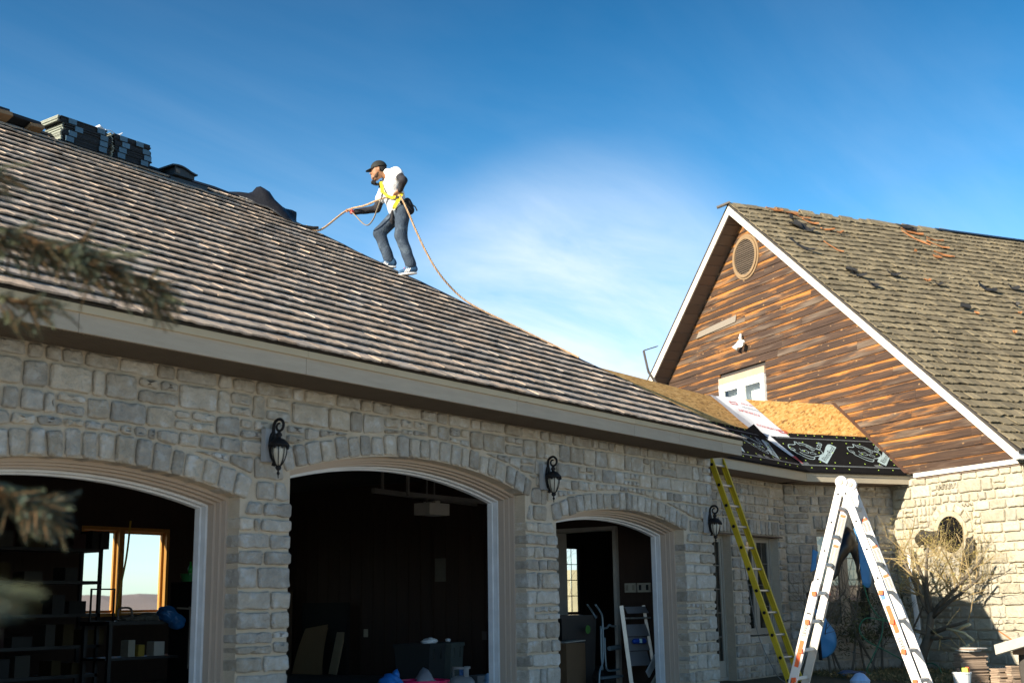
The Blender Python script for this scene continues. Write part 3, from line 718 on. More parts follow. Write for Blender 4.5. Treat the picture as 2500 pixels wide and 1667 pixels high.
for r0_, r1_ in ((0, .92), (.924, WRH)):
    for a, b in zip(xs[:-1], xs[1:]):
        b = b-.004
        pts = [(a, r0_), (min(b, VA(r0_)), r0_), (min(b, VA(r1_)), r1_), (a, r1_)]
        if a > VA(r0_): pts = [(VA(r0_) if False else a, r0_), (a, r0_), (VA(r1_), r1_), (max(a, 0), r1_)]; 
        mb = MB(); mb.tint = (rnd(), rnd(), rnd()); panel(mb, wingA, [p for i, p in enumerate(pts) if p not in pts[:i]]); mb.build('strand_board', M_OSB, wroof, fix=True)
    for a, b in ((-9, 1.22), (1.224, 2.27)):
        pts = [(max(a, -.268*r0_), r0_), (b, r0_), (b, r1_), (max(a, -.268*r1_), r1_)]
        mb = MB(); mb.tint = (rnd(), rnd(), rnd()); panel(mb, wingB, pts); mb.build('strand_board', M_OSB, wroof, fix=True)
# step flashing along the gable
M_FLASH = mat('brown_flashing', (.15, .085, .06), .5, .05, None, 3, .2, metal=.2)
mb = MB()
for h0, h1 in ((0.0, .62), (.61, 1.25), (1.24, WRH+.03)):
    o = .012+.004*(h0 > 0)+.004*(h0 > 1)
    pts = [wingB(1.98, h0, o), wingB(2.285, h0, o), wingB(2.285, h1, o), wingB(1.98, h1, o)]; mb.add(pts+[p+Vector((0, 0, -.004)) for p in pts], BOXF)
    q0, q1 = wingB(2.285, h0, o), wingB(2.285, h1, o); up = Vector((0, 0, .13)); s_ = UB*-.006
    mb.add([q0, q1, q1+up, q0+up, q0+s_, q1+s_, q1+up+s_, q0+up+s_], BOXF)
mb.build('step_flashing', M_FLASH, wing, fix=True)
# ================================================================== HOUSE
house = thing('house', 'tall house gable of worn dark cedar siding over pale stone with an old shake roof', 'house', FC(-16, 0, 0))
hw = wall_slab('stone_wall', house, FC, -18.0, -14.05, -.16, 2.98, .3, [], [], M_MORTAR2)
RWC = (-15.645, 2.02); RWR = .36
cl = []
for c in ashlar(-16.95, -14.05, -.14, 2.972, (.125, .205), (.2, .52), split=.15):
    xm, zm = (c[0][0]+c[1][0])/2, (c[0][1]+c[2][1])/2; back = .02; ps = [c]
    w = c[1][0]-c[0][0]; d = math.hypot(xm-RWC[0], zm-RWC[1])
    if d < .8 and w > .22: k = 3; ps = [[(c[0][0]+w*i/k, c[0][1]), (c[0][0]+w*(i+1)/k, c[0][1]), (c[0][0]+w*(i+1)/k, c[2][1]), (c[0][0]+w*i/k, c[2][1])] for i in range(k)]
    for p in ps:
        px_, pz_ = sum(q[0] for q in p)/4-RWC[0], sum(q[1] for q in p)/4-RWC[1]; L = math.hypot(px_, pz_) or 1e-3
        if L < .8: p = clip(p, px_/L, pz_/L, RWC[0]*px_/L+RWC[1]*pz_/L+RWR+.15)
        if len(p) >= 3:
            if abs(c[1][0]+14.05) < 1e-4: back = .12
            cl.append((p, back))
for i in range(15):
    a, b = 2*math.pi*i/15, 2*math.pi*(i+1)/15; r1 = RWR+.145+ru(-.01, .01)
    cl.append(([(RWC[0]+RWR*math.cos(a), RWC[1]+RWR*math.sin(a)), (RWC[0]+r1*math.cos(a), RWC[1]+r1*math.sin(a)), (RWC[0]+r1*math.cos(b), RWC[1]+r1*math.sin(b)), (RWC[0]+RWR*math.cos(b), RWC[1]+RWR*math.sin(b))], .02))
lay('stone', hw, FC, cl, M_STONE2, out=.034)
# round window: dark recess, pale ring, black glass
def ring(mb, F, c, r0, r1, t0, t1, n=32, m=0, a0=0, a1=2*math.pi):
    vs = []; fs = []
    for i in range(n+1):
        a = a0+(a1-a0)*i/n
        for r, t in ((r0, t0), (r1, t0), (r1, t1), (r0, t1)): vs.append(F(c[0]+r*math.cos(a), t, c[1]+r*math.sin(a)))
    for i in range(n):
        for j in range(4): fs.append((i*4+j, i*4+(j+1) % 4, (i+1)*4+(j+1) % 4, (i+1)*4+j))
    mb.add(vs, fs, m)
def disc(mb, F, c, r, t, n=32, m=0):
    mb.add([F(c[0]+r*math.cos(2*math.pi*i/n), t, c[1]+r*math.sin(2*math.pi*i/n)) for i in range(n)], [tuple(range(n))], m)
M_DARKW = mat('black_window_glass', (.006, .006, .007), .15, 0)
mb = MB(); ring(mb, FC, RWC, .29, RWR+.01, -.035, .02); rw = mb.build('round_window', mat('pale_window_ring', (.40, .35, .26), .7), house, fix=True)
mb = MB(); disc(mb, FC, RWC, .295, -.006); mb.build('pane', M_DARKW, rw)
# trim band between stone and siding
def cbox(mb, s0, s1, t0, t1, z0, z1, m=0): mb.hexa([FC(s0, t0, z0), FC(s1, t0, z0), FC(s1, t1, z0), FC(s0, t1, z0), FC(s0, t0, z1), FC(s1, t0, z1), FC(s1, t1, z1), FC(s0, t1, z1)], m)
mb = MB(); cbox(mb, -16.34, -14.06, -.075, .02, 2.985, 3.055); mb.build('trim_board', M_WHITE, house)
mb = MB(); cbox(mb, -14.057, -13.95, -.075, .02, 2.985, 3.055); mb.build('trim_board', mat('mossy_trim', (.20, .18, .12), .8), house)
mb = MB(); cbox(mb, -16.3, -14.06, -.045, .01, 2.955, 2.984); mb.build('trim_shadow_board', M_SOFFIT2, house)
# core wall behind the siding (gable shape)
APX = (-20.86, 9.0)
core = MB(); full = [(-24.9, 2.9), (-13.98, 2.9), (-13.98, 3.25), (APX[0], 8.92), (-24.9, 5.35)]
mid = clip(clip(full, -1, 0, 20.42), 1, 0, -22.04)
for pg in (clip(full, -1, 0, 22.04), clip(full, 1, 0, -20.42), clip(mid, 0, 1, 5.455), clip(mid, 0, -1, -3.95)): core.prism([FC(s, .03, q) for s, q in pg], NC*.25)
gw = core.build('gable_wall', M_DECK, house, fix=True)
def s_right(z): return -13.79-(z-3.03)*(7.01/5.80)+.09
def s_left(z): return -24.16+(z-5.93)*(3.14/2.72)-.05
z = 3.056; EX = .1555; k = 0
WINR = (-22.06, -20.40, 3.9, 5.62)
while z < 8.86:
    L = max(s_left(z), -24.6); Rr = s_right(z+EX*.5)
    if z < 4.35: L = -18.6
    segs = [(L, Rr)]
    if WINR[2] < z+EX*.6 < WINR[3]+.04: segs = [(L, WINR[0]), (WINR[1], Rr)]
    for a, b in segs:
        x = a
        while x < b-.02:
            w = ru(2.2, 5.5); e = min(b, x+w)
            if b-e < .5: e = b
            mb = MB(); mb.tint = (rnd(), rnd(), rnd())
            rag = x+ru(0, .0)
            zt = z+EX+.012
            # trim ends to the rake lines
            xa0, xa1, xb0, xb1 = x, x, e-.003, e-.003
            if e >= b-1e-6 and b == Rr: xb0, xb1 = s_right(z), s_right(zt)
            if x <= a+1e-6 and a == L and z > 5.6: xa0, xa1 = s_left(z), s_left(zt)
            if xb1 < xa1+.02: xb1 = xa1+.02
            if xb0 < xa0+.02: break
            vs = [FC(xa0, -.024, z), FC(xb0, -.024, z), FC(xb0, .02, z), FC(xa0, .02, z), FC(xa1, -.006, zt), FC(xb1, -.006, zt), FC(xb1, .02, zt), FC(xa1, .02, zt)]
            uv = [(xa0, 0), (xb0, 0), (xb0, 0), (xa0, 0), (xa1, .167), (xb1, .167), (xb1, .167), (xa1, .167)]
            mb.add(vs, BOXF, uv=uv); mb.build('plank', M_SIDING, gw); x = e
    z += EX
# a grey loose replacement board
mb = MB(); mb.tint = (.5, .5, .5); mb.hexa([FC(-22.86, -.05, 6.63), FC(-21.34, -.04, 6.69), FC(-21.34, -.02, 6.69), FC(-22.86, -.026, 6.63), FC(-22.74, -.045, 6.76), FC(-21.30, -.035, 6.83), FC(-21.30, -.02, 6.83), FC(-22.74, -.026, 6.76)]); lb = mb.build('plank', mat('bare_grey_wood', (.22, .19, .155), .85, .1, None, 4, .25, stretch=(4, 4, 40), rotz=R(-60)), gw); lb['label'] = 'bare grey board standing loose on the gable'
# gable window
mb = MB(); cbox(mb, -22.06, -20.40, -.05, .02, 5.46, 5.60); mb.build('window_head', mat('worn_head_board', (.42, .31, .22), .7, .1, None, 4, .25), house)
FCw = FC
wobj = joinery('window', house, FCw, -22.04, -20.42, 3.95, 5.455, -.06, M_WHITE2, 1, 1, (-21.25,), .10, glass=glass_mat('bright_gable_glass', (.93, .95, .95), .02))
mb = MB(); cbox(mb, -22.03, -20.43, .16, .17, 3.95, 5.45); mb.build('window_blind', mat('pale_blind', (.85, .86, .84), .8), wobj)
# oval louvre vent
VC = (-20.865, 7.96); vent = MB(); ring(vent, FC, VC, .37, .43, -.06, .0, 40); ring(vent, FC, VC, .43, .475, -.035, .0, 40)
vo_ = vent.build('louvre_vent', mat('weathered_vent_frame', (.23, .155, .085), .7, .1, None, 5, .3), house, fix=True)
mb = MB(); disc(mb, FC, VC, .38, -.026); mb.build('vent_back', M_GAPSHADE, vo_)
M_LOUV = mat('grey_louvre', (.16, .125, .095), .7, .2)
for i in range(17):
    zz = VC[1]-.345+i*.0431; hw_ = math.sqrt(max(.002, .365**2-(zz-VC[1])**2)); mb = MB(); mb.tint = (rnd(), rnd(), rnd())
    mb.hexa([FC(VC[0]-hw_, -.058, zz-.012), FC(VC[0]+hw_, -.058, zz-.012), FC(VC[0]+hw_, -.028, zz+.014), FC(VC[0]-hw_, -.028, zz+.014), FC(VC[0]-hw_, -.058, zz-.005), FC(VC[0]+hw_, -.058, zz-.005), FC(VC[0]+hw_, -.028, zz+.02), FC(VC[0]-hw_, -.028, zz+.02)])
    mb.build('louvre', M_LOUV, vo_)
# rakes
def rake(mb, p0, p1, q0, q1, t0, t1): mb.hexa([FC(q0[0], t0, q0[1]), FC(q1[0], t0, q1[1]), FC(q1[0], t1, q1[1]), FC(q0[0], t1, q0[1]), FC(p0[0], t0, p0[1]), FC(p1[0], t0, p1[1]), FC(p1[0], t1, p1[1]), FC(p0[0], t1, p0[1])])
mb = MB(); rake(mb, (-20.79, 9.03), (-13.73, 3.17), (-20.795, 8.81), (-13.80, 3.02), -.43, -.40); mb.build('rake_board', M_WHITE, house, fix=True)
LT, LB = (-25.75, 4.74), (-25.45, 4.77)
mb = MB(); rake(mb, (-20.793, 9.03), LT, (-20.798, 8.81), LB, -.43, -.40); mb.build('rake_board', M_WHITE, house, fix=True)
n = 24
for i in range(n):
    f0, f1 = i/n, (i+1)/n-.0035
    A = lambda f: (-20.81+(LB[0]+20.81)*f, 8.82+(LB[1]-8.82)*f)
    a, b = A(f0), A(f1); mb = MB(); mb.tint = (rnd(), rnd(), rnd()); mb.hexa([FC(a[0], -.398, a[1]), FC(b[0], -.398, b[1]), FC(b[0], .02, b[1]), FC(a[0], .02, a[1]), FC(a[0], -.398, a[1]+.02), FC(b[0], -.398, b[1]+.02), FC(b[0], .02, b[1]+.02), FC(a[0], .02, a[1]+.02)]); mb.build('soffit_board', M_SOFFIT2, house, fix=True)
mb = MB(); mb.hexa([FC(-20.79, -.398, 8.80), FC(-13.81, -.398, 3.03), FC(-13.81, .02, 3.03), FC(-20.79, .02, 8.80), FC(-20.79, -.398, 8.83), FC(-13.81, -.398, 3.06), FC(-13.81, .02, 3.06), FC(-20.79, .02, 8.83)]); mb.build('soffit_board', M_SOFFIT2, house, fix=True)
# roof deck
HA, HE = (-20.79, 9.05), (-13.66, 3.13); HL = math.hypot(HE[0]-HA[0], HE[1]-HA[1]); hs = ((HA[0]-HE[0])/HL, (HA[1]-HE[1])/HL); T1 = 13.0
def hroof(t, v, w): # t along the ridge, v up the slope from the eave, w normal
    return FC(HE[0]+hs[0]*v+hs[1]*w, t, HE[1]+hs[1]*v-hs[0]*w)
deck = MB()
def p4(a, b, c, d): return [tuple(q) for q in (a, b, c, d)]
slab(deck, p4(hroof(-.44, 0, -.01), hroof(T1, 0, -.01), hroof(T1, HL, -.01), hroof(-.44, HL, -.01)), .05)
LE = (-26.3, 4.30); slab(deck, p4(FC(HA[0], -.44, HA[1]-.01), FC(HA[0], T1, HA[1]-.01), FC(LE[0], T1, LE[1]), FC(LE[0], -.44, LE[1])), .05)
hroof_o = deck.build('roof', M_DECK, house, fix=True)
NC2 = 39; EX2 = HL/NC2; items = []
for c in range(NC2):
    v0 = c*EX2-.02; t = -.45+ru(0, .02)
    lim = 13.0
    while t < lim:
        w = ru(.10, .28); e = t+w
        items.append((in_view(hroof(t, v0, 0)), (t+.004, e-.004, v0+ru(-.02, .02), .29, ru(.034, .047), None, None, .045, .016, .008))); t = e
items.sort(key=lambda q: -q[0])
for s, a in items[:290]:
    mb = MB(); shingle(mb, hroof, *a); mb.build('shingle', [M_SHING2, M_GAPSHADE], hroof_o)
mb = MB()
for s, a in items[290:]: shingle(mb, hroof, *a)
mb.build('shingle_field', [M_SHING2, M_GAPSHADE], hroof_o, kind='stuff')
# ridge: ragged old caps near the gable, black ridge strip further on
mb = MB(); t = -.3
while t < 5.2:
    w = ru(.2, .4)
    if rnd() < .72:
        j = ru(.0, .03)
        for sg in (1, -1):
            q = [FC(HA[0], t, HA[1]+.045+j), FC(HA[0], t+w, HA[1]+.035+j), FC(HA[0]+sg*.11, t+w, HA[1]-.075+j), FC(HA[0]+sg*.11, t, HA[1]-.065+j)]; mb.tint = (rnd(), rnd(), rnd()); mb.add(q+[v-Vector((0, 0, .02)) for v in q], BOXF)
    t += w*.8
mb.build('ridge_cap', M_SHING2, hroof_o, kind='stuff', fix=True)
mb = MB(); mb.hexa([FC(HA[0]-.12, 5.0, HA[1]-.02), FC(HA[0]+.12, 5.0, HA[1]-.02), FC(HA[0]+.12, T1, HA[1]-.02), FC(HA[0]-.12, T1, HA[1]-.02), FC(HA[0]-.03, 5.0, HA[1]+.05), FC(HA[0]+.03, 5.0, HA[1]+.05), FC(HA[0]+.03, T1, HA[1]+.05), FC(HA[0]-.03, T1, HA[1]+.05)]); mb.build('ridge_strip', mat('dark_ridge_strip', (.02, .03, .045), .4), hroof_o, fix=True)
# curved cap stick poking out of the apex
mb = MB(); mb.beam(FC(-20.76, -.40, 9.06), FC(-20.93, -.62, 8.97), .10, .035); mb.build('ridge_batten', mat('grey_batten', (.12, .105, .09), .8), house, fix=True)
# eave of the right side and the side wall
mb = MB(); cbox(mb, -13.78, -13.68, -.44, T1, 3.0, 3.11); mb.build('eave_board', M_WHITE2, house)
mb = MB(); cbox(mb, -14.30, -14.06, .3, T1, -.16, 3.02); mb.build('side_wall', M_MORTAR2, house)
mb = MB(); cbox(mb, -14.055, -13.79, -.02, T1, 2.99, 3.02); mb.build('soffit_board', M_SOFFIT2, house)
# ================================================================== SHEETS ON THE WING ROOF
M_UNDER = mat('black_underlayment', (.010, .010, .011), .85, .1, None, 6, .3, bump=.35, bscale=9, spec=.05)
M_PRINT = mat('pale_blue_print', (.33, .43, .46), .6, .05)
M_PRINTG = mat('grey_print', (.10, .115, .125), .6, .05, None, 30, .5)
M_NAIL = mat('lime_cap_nail', (.42, .62, .10), .5, .1)
M_MEMB = mat('white_membrane', (.62, .645, .68), .35, .04, None, 3, .06, bump=.5, bscale=5)
M_RED = mat('red_print', (.55, .05, .06), .5, .02); M_DKBLUE = mat('navy_print', (.05, .055, .13), .5, .02)
def gridsheet(P, umin, umax, vmin, vmax, nu, nv, jit=.004, th=.003, edge=0.):
    mb = MB(); vs = []; fs = []
    for j in range(nv+1):
        for i in range(nu+1):
            fu, fv = i/nu, j/nv; a0, a1 = (umin(fv) if callable(umin) else umin), (umax(fv) if callable(umax) else umax)
            vs.append(P(a0+(a1-a0)*fu, vmin+(vmax-vmin)*fv, ru(0, jit)))
    for j in range(nv):
        for i in range(nu): a = j*(nu+1)+i; fs.append((a, a+1, a+nu+2, a+nu+1))
    mb.add(vs, fs); return mb
HB = .89
mb = gridsheet(lambda s, h, o: wingA(s, h, .008+o), 14.9, lambda f: VA(HB*f)+.03, -.03, HB, 40, 10)
ua = mb.build('underlayment_sheet', M_UNDER, None, smooth=True); tag(ua, 'black printed underlayment strip along the wing eave, left of the valley', 'underlayment', 'black underlayment strips on the wing eave')
mb = gridsheet(lambda s, h, o: wingB(s, h, .009+o), lambda f: -.268*HB*f-.03, 2.02, -.03, HB, 26, 10)
ub = mb.build('underlayment_sheet', M_UNDER, None, smooth=True); tag(ub, 'black printed underlayment strip along the wing eave, right of the valley beside the brown flashing', 'underlayment', 'black underlayment strips on the wing eave')
for sh, P in ((ua, wingA), (ub, wingB)):
    mb = MB(); q0 = 15.0 if sh is ua else .02; q1 = 18.98 if sh is ua else 2.0
    for h in (0.0,):
        a, b, c, d = P(q0, -.035, .012), P(q1, -.035, .012), P(q1, -.03, .0), P(q0, -.03, .0)
        v = [P(q0, -.032, .013), P(q1, -.032, .013)]; mb.add([v[0], v[1], v[1]-Vector((0, 0, .03)), v[0]-Vector((0, 0, .03))], [(0, 1, 2, 3)])
    mb.build('drip_lap', M_UNDER, sh)
LOGO = dict(
L1=[(.083,.56),(.114,.593),(.158,.596),(.218,.592),(.267,.614),(.292,.674),(.326,.663),(.321,.624),(.35,.587)],
L2=[(.083,.56),(.063,.514),(.071,.47),(.099,.447),(.112,.391),(.151,.361),(.174,.338),(.219,.29),(.274,.255),(.328,.245),(.371,.26),(.408,.299),(.353,.302),(.293,.331),(.237,.366),(.203,.414)],
L3=[(.359,.651),(.448,.63),(.504,.595),(.55,.546),(.584,.509),(.639,.499),(.673,.463),(.663,.411),(.608,.371),(.516,.335),(.434,.325)],
L4=[(.372,.601),(.427,.578),(.478,.549),(.496,.505),(.502,.473)], L5=[(.466,.599),(.516,.557),(.54,.469),(.485,.466),(.462,.516),(.439,.566)],
L6=[(.265,.506),(.262,.448),(.31,.47),(.37,.467),(.388,.423),(.361,.397),(.312,.407),(.267,.436)], L7=[(.404,.418),(.464,.427),(.493,.397),(.502,.376),(.442,.373),(.4,.386),(.404,.418)], L8=[(.101,.51),(.145,.499),(.147,.449),(.098,.465)])
PLATE = [(.861,.581),(.946,.638),(1.002,.641),(1.07,.573),(.531,.15),(.436,.25),(.565,.356),(.63,.372),(.696,.426)]
def ribbon(mb, P, pts, w, off):
    for a, b in zip(pts[:-1], pts[1:]):
        a, b = Vector(a), Vector(b); d = (b-a)
        if d.length < 1e-5: continue
        d.normalize(); n = Vector((-d.y, d.x))*w/2; a = a-d*w*.3; b = b+d*w*.3
        mb.add([P(*(a+n), off), P(*(a-n), off), P(*(b-n), off), P(*(b+n), off)], [(0, 1, 2, 3)])
def text_mesh(body, size):
    cu = bpy.data.curves.new('lettering', 'FONT'); cu.body = body; cu.size = size; cu.align_x = 'LEFT'
    o = bpy.data.objects.new('lettering', cu); COL.objects.link(o); bpy.context.view_layer.update()
    me = bpy.data.meshes.new_from_object(o.evaluated_get(bpy.context.evaluated_depsgraph_get())); bpy.data.objects.remove(o)
    V = [(v.co.x, v.co.y) for v in me.vertices]; F = [tuple(p.vertices) for p in me.polygons]; bpy.data.meshes.remove(me); return V, F
TXT = {}
def lettering(P, body, o, dx, hgt, off, m, parent, ypow=1.0, name='lettering', width=None):
    """text in sheet coordinates: o start, dx unit direction along the line; letter tops to its left"""
    if body not in TXT: TXT[body] = text_mesh(body, 1.0)
    V, F = TXT[body]; xm = max(v[0] for v in V); sx = (width/xm) if width else hgt
    d = Vector(dx).normalized(); n = Vector((-d.y, d.x)); mb = MB()
    mb.add([P(o[0]+d.x*v[0]*sx+n.x*v[1]*hgt, o[1]+d.y*v[0]*sx+n.y*v[1]*hgt, off) for v in V], F); return mb.build(name, m, parent)
def logo(P, sh, s0, smax=99., xoff=0.):
    Q = lambda s, h, o: P(s+s0, h, o)
    mb = MB()
    for k in LOGO: ribbon(mb, Q, [p for p in LOGO[k]], .0135 if k in ('L1', 'L2', 'L3') else .008, .0145)
    mb.build('rhino_emblem', M_PRINT, sh)
    mb = MB(); pl = [(x, y) for x, y in PLATE if True]
    if s0+max(x for x, y in pl) > smax: pl = clip([(x, y) for x, y in pl], -1, 0, -(smax-s0))
    mb.add([Q(x, y, .0142) for x, y in pl], [tuple(range(len(pl)))]); mb.build('print_plate', M_PRINT, sh)
    lettering(Q, 'RhinoRoof', (.545, .20), (.573, .415), .105, .0155, M_UNDER, sh, width=.60)
    lettering(Q, 'U20', (.655, .475), (.16, .145), .10, .0155, M_PRINT, sh, width=.24)
logo(wingB, ub, 0.0); logo(wingB, ub, 1.207, 2.0)
for s0 in (17.75, 16.54): logo(wingA, ua, s0)
mb = MB()
for P, a, b in ((wingB, .0, 1.98), (wingA, 15., 18.9)):
    x = a
    while x < b:                                                   # grey printed lap lines, broken patches
        e = min(b, x+ru(.3, .9)); ribbon(mb, P, [(x, .105), (e, .105)], .028, .0135); ribbon(mb, P, [(x, .765), (e, .765)], .022, .0135)
        if rnd() < .5:
            q = x+ru(0, .2); ribbon(mb, P, [(q, .14), (q+ru(.1, .22), .15)], .05, .0137)
        x = e+ru(0, .05)
mb.build('grey_print', M_PRINTG, ub, kind='stuff')
me = None
def nails(P, sh, pts):
    global me
    for (s, h) in pts:
        if me is None:
            b = MB(); b.lathe([(.0115, 0), (.0115, .002), (.004, .0035)], 8); o = b.build('cap_nail', M_NAIL, None); me = o.data
        else: o = link(bpy.data.objects.new('cap_nail', me))
        o.parent = sh; o.location = P(s, h, .0145); nrm = (P(s, h, 1)-P(s, h, 0)).normalized(); o.rotation_euler = nrm.to_track_quat('Z', 'Y').to_euler()
NB_ = [(.023,.61),(.09,.522),(.458,.67),(.745,.662),(1.065,.674),(.311,.445),(.586,.414),(.873,.428),(.157,.213),(.427,.188),(.721,.183),(1.023,.19),(1.324,.178),(1.622,.172),(1.935,.179),(.141,.039),(.431,.036),(.582,.038),(.875,.029),(1.477,.035),(1.786,.048),(1.37,.683),(1.656,.682),(1.181,.43),(1.487,.426),(1.797,.435),(1.954,.685),(1.301,.835),(1.489,.837),(1.673,.843),(1.949,.845),(1.0,.84),(.84,.845),(.66,.84),(.5,.848),(.3,.845),(1.98,.30),(1.965,.55)]
nails(wingB, ub, NB_)
nails(wingA, ua, [(AB.x-x-.12, h) for x, h in NB_ if AB.x-x-.12 < VA(h)-.05]+[(16.9-x*.9, h) for x, h in NB_[:26]])
# white valley membrane with red print
def P_v(q, h, o):
    """q across the valley: negative on the left plane, positive on the right plane"""
    return wingA(VA(h)+q, h, o+.012) if q < 0 else wingB(-.268*h+q, h, o+.012)
mb = MB(); vs = []; fs = []; hs_ = [.78, .9, 1.1, 1.3, 1.5, 1.7, WRH+.012]
qs = [-1, -.6, -.3, -.02, .02, .3, .6, 1]
for h in hs_:
    l = .37-.13*(h-.8); r_ = .50+.07*(h-.8)
    for q in qs: vs.append(P_v(q*l if q < 0 else q*r_, h, ru(0, .008)+.004))
for j in range(len(hs_)-1):
    for i in range(len(qs)-1): a = j*len(qs)+i; fs.append((a, a+1, a+len(qs)+1, a+len(qs)))
mb.add(vs, fs); vm_ = mb.build('valley_membrane', M_MEMB, None, smooth=True); tag(vm_, 'white membrane strip with red print lying in the roof valley', 'roof membrane')
mb = MB(); a = [wingB(-.30, .80, .03), wingB(-.13, .80, .03), wingB(-.10, .60, .035), wingB(-.22, .60, .035), wingB(-.02, .33, .03), wingB(-.10, .33, .03), wingB(.02, .12, .022)]
mb.add(a, [(0, 1, 2, 3), (3, 2, 4, 5), (5, 4, 6)]); mb.build('torn_tail', M_MEMB, vm_)
mb = MB(); mb.add([wingB(-.075, .28, .034), wingB(-.0, .28, .034), wingB(.03, .10, .026)], [(0, 1, 2)]); mb.build('red_tip', M_RED, vm_)
Pm = lambda s, h, o: wingB(s, h, o)
lettering(Pm, 'TITANIUM PSU 30', (-.20, 1.03), (.36, -.13), .075, .030, M_RED, vm_, width=.52)
lettering(Pm, 'TITANIUM', (.08, 1.33), (-.30, .12), .085, .030, M_RED, vm_, width=.36)
lettering(Pm, 'TITANIUM PSU', (.16, 1.43), (-.36, .14), .045, .030, M_DKBLUE, vm_, width=.30)
lettering(Pm, 'PSU 30', (-.10, 1.60), (.3, -.08), .05, .030, M_RED, vm_, width=.2)
mb = MB(); 
for r0_, r1_ in (((.235, .90), .055), ((-.25, 1.62), .05)):
    pts = [(r0_[0]-r1_*1.2, r0_[1]-r1_*.5), (r0_[0]+r1_*1.2, r0_[1]-r1_*.9), (r0_[0]+r1_*1.2, r0_[1]+r1_*.3), (r0_[0]-r1_*1.2, r0_[1]+r1_*.7)]; ribbon(mb, Pm, pts+pts[:1], .012, .030)
mb.build('print_frame', M_RED, vm_)
# black flap lifted at the valley
mb = MB(); c = [wingA(18.55, .84, .02), wingA(18.95, .72, .02), wingA(18.86, .90, .12), wingB(-.20, .70, .03), wingB(-.26, .86, .05)]
mb.add(c, [(0, 1, 2), (1, 3, 4, 2)]); mb.build('lifted_flap', M_UNDER, ua)

# ================================================================== THINGS ON THE RIDGE
M_BUND = mat('black_shingle_bundle', (.011, .014, .017), .7, .15, None, 4, .2, stretch=(1, 1, 14), bump=.5, bscale=20, bstretch=(1, 1, 8))
M_BUNDE = mat('sunlit_bundle_ends', (.24, .26, .22), .9, .3, None, 3, .3, stretch=(1, 2, 60), bump=.8, bscale=3, bstretch=(1, 1, 40))
M_WRAP = mat('blue_grey_wrap', (.06, .125, .18), .5, .3)
def bundle(c, lab, L=.84, seed=0, ang=0.):
    random.seed(seed+99); t = thing('shingle_bundle', lab, 'shingle bundle', c, ang, 'bundles of black shingles stacked on the ridge')
    H, Wd = .069, .34; mb = MB(); n = 5
    for k in range(n):                                             # shingles of a bundle show as thin leaves at the ends
        d = ru(-.018, .018); mb.tint = (rnd(), rnd(), rnd()); mb.box((d, ru(-.012, .012), H*(k+.5)/n), (L, Wd, H/n*.9), 0)
    mb.build('shingle_pack', M_BUND, t, local=True)
    e = MB()
    for k in range(n): e.tint = (rnd(), rnd(), rnd()); e.box((-L/2-.022+ru(-.008, .008), 0, H*(k+.5)/n), (.02, Wd*ru(.92, 1), H/n*.8), 0)
    e.build('pack_end', M_BUNDE, t, local=True)  # pale on the sun side only: sunlight put into the end colour
    for s in (-1, 1):
        w = MB(); w.tint = (rnd(), rnd(), rnd()); w.box((s*L*.29+ru(-.05, .05), -Wd/2-.012, H*.5), (.10, .008, H*.84)); w.build('wrapper_band', M_WRAP, t, local=True)
    return t
zb = RZ-.06
ordn = ['bottom', 'second', 'third', 'fourth', 'top']
for st, (x, n, L, y) in enumerate(((7.86, 4, .60, 11.80), (8.45, 4, .50, 11.80))):
    for k in range(n):
        who = 'left stack with pale ends' if st == 0 else 'right stack nearer the man'
        nm = {0: 'bottom', 1: 'second lowest', 2: 'second highest', 3: 'topmost'}[k]
        bundle((x+ru(-.02, .02)-(.04 if k == 3 and st == 0 else 0), y, zb+k*.070), 'black shingle bundle, %s of the %s on the ridge' % (nm, who), L, st*10+k)
random.seed(11)
mb = MB(); mb.tube([(8.02, 11.78, zb+.313), (8.08, 11.76, zb+.353), (8.15, 11.77, zb+.333), (8.17, 11.77, zb+.32)], [.02, .03, .022, .008], 6); mb.tube([(8.17, 11.77, zb+.352), (8.25, 11.77, zb+.36), (8.31, 11.78, zb+.345), (8.33, 11.78, zb+.335)], .005, 5); mb.tube([(8.32, 11.78, zb+.335), (8.36, 11.78, zb+.34), (8.41, 11.78, zb+.385)], [.012, .016, .006], 5)
tag(mb.build('plastic_scrap', mat('white_plastic', (.75, .77, .8), .4), None), 'white torn plastic wrapper fluttering on top of the shingle stacks', 'plastic scrap')
# low ridge vent box
v = thing('roof_vent', 'low black roof vent with a curved lid on the ridge right of the shingle stacks', 'roof vent', (9.15, 11.7, RZ-.09))
v.scale = (.70, .70, .70)
M_VENT = mat('black_vent_plastic', (.02, .026, .032), .5, .1)
mb = MB(); mb.box((.02, 0, .12), (.42, .36, .13)); mb.build('body', M_VENT, v, local=True)
mb = MB(); n = 8; pr = [(-.27+.54*i/n, .19+.05*math.sin(math.pi*min(1, (i/n)*1.1+.1))-.035*(i/n)) for i in range(n+1)]
mb.prism([(x, -.22, z) for x, z in pr]+[(x, -.22, z-.025) for x, z in reversed(pr)], (0, .44, 0)); mb.build('lid', M_VENT, v, local=True, fix=True)
mb = MB(); mb.hexa([(-.3, -.22, -.08), (.48, -.22, -.08), (.48, .2, .02), (-.3, .2, .02), (-.3, -.22, -.02), (.48, -.22, -.01), (.48, .2, .09), (-.3, .2, .05)]); mb.build('flange', M_VENT, v, local=True)
mb = MB(); mb.box((-.13, -.185, .12), (.09, .012, .07)); mb.build('grille', mat('vent_grille', (.10, .09, .08), .7), v, local=True)
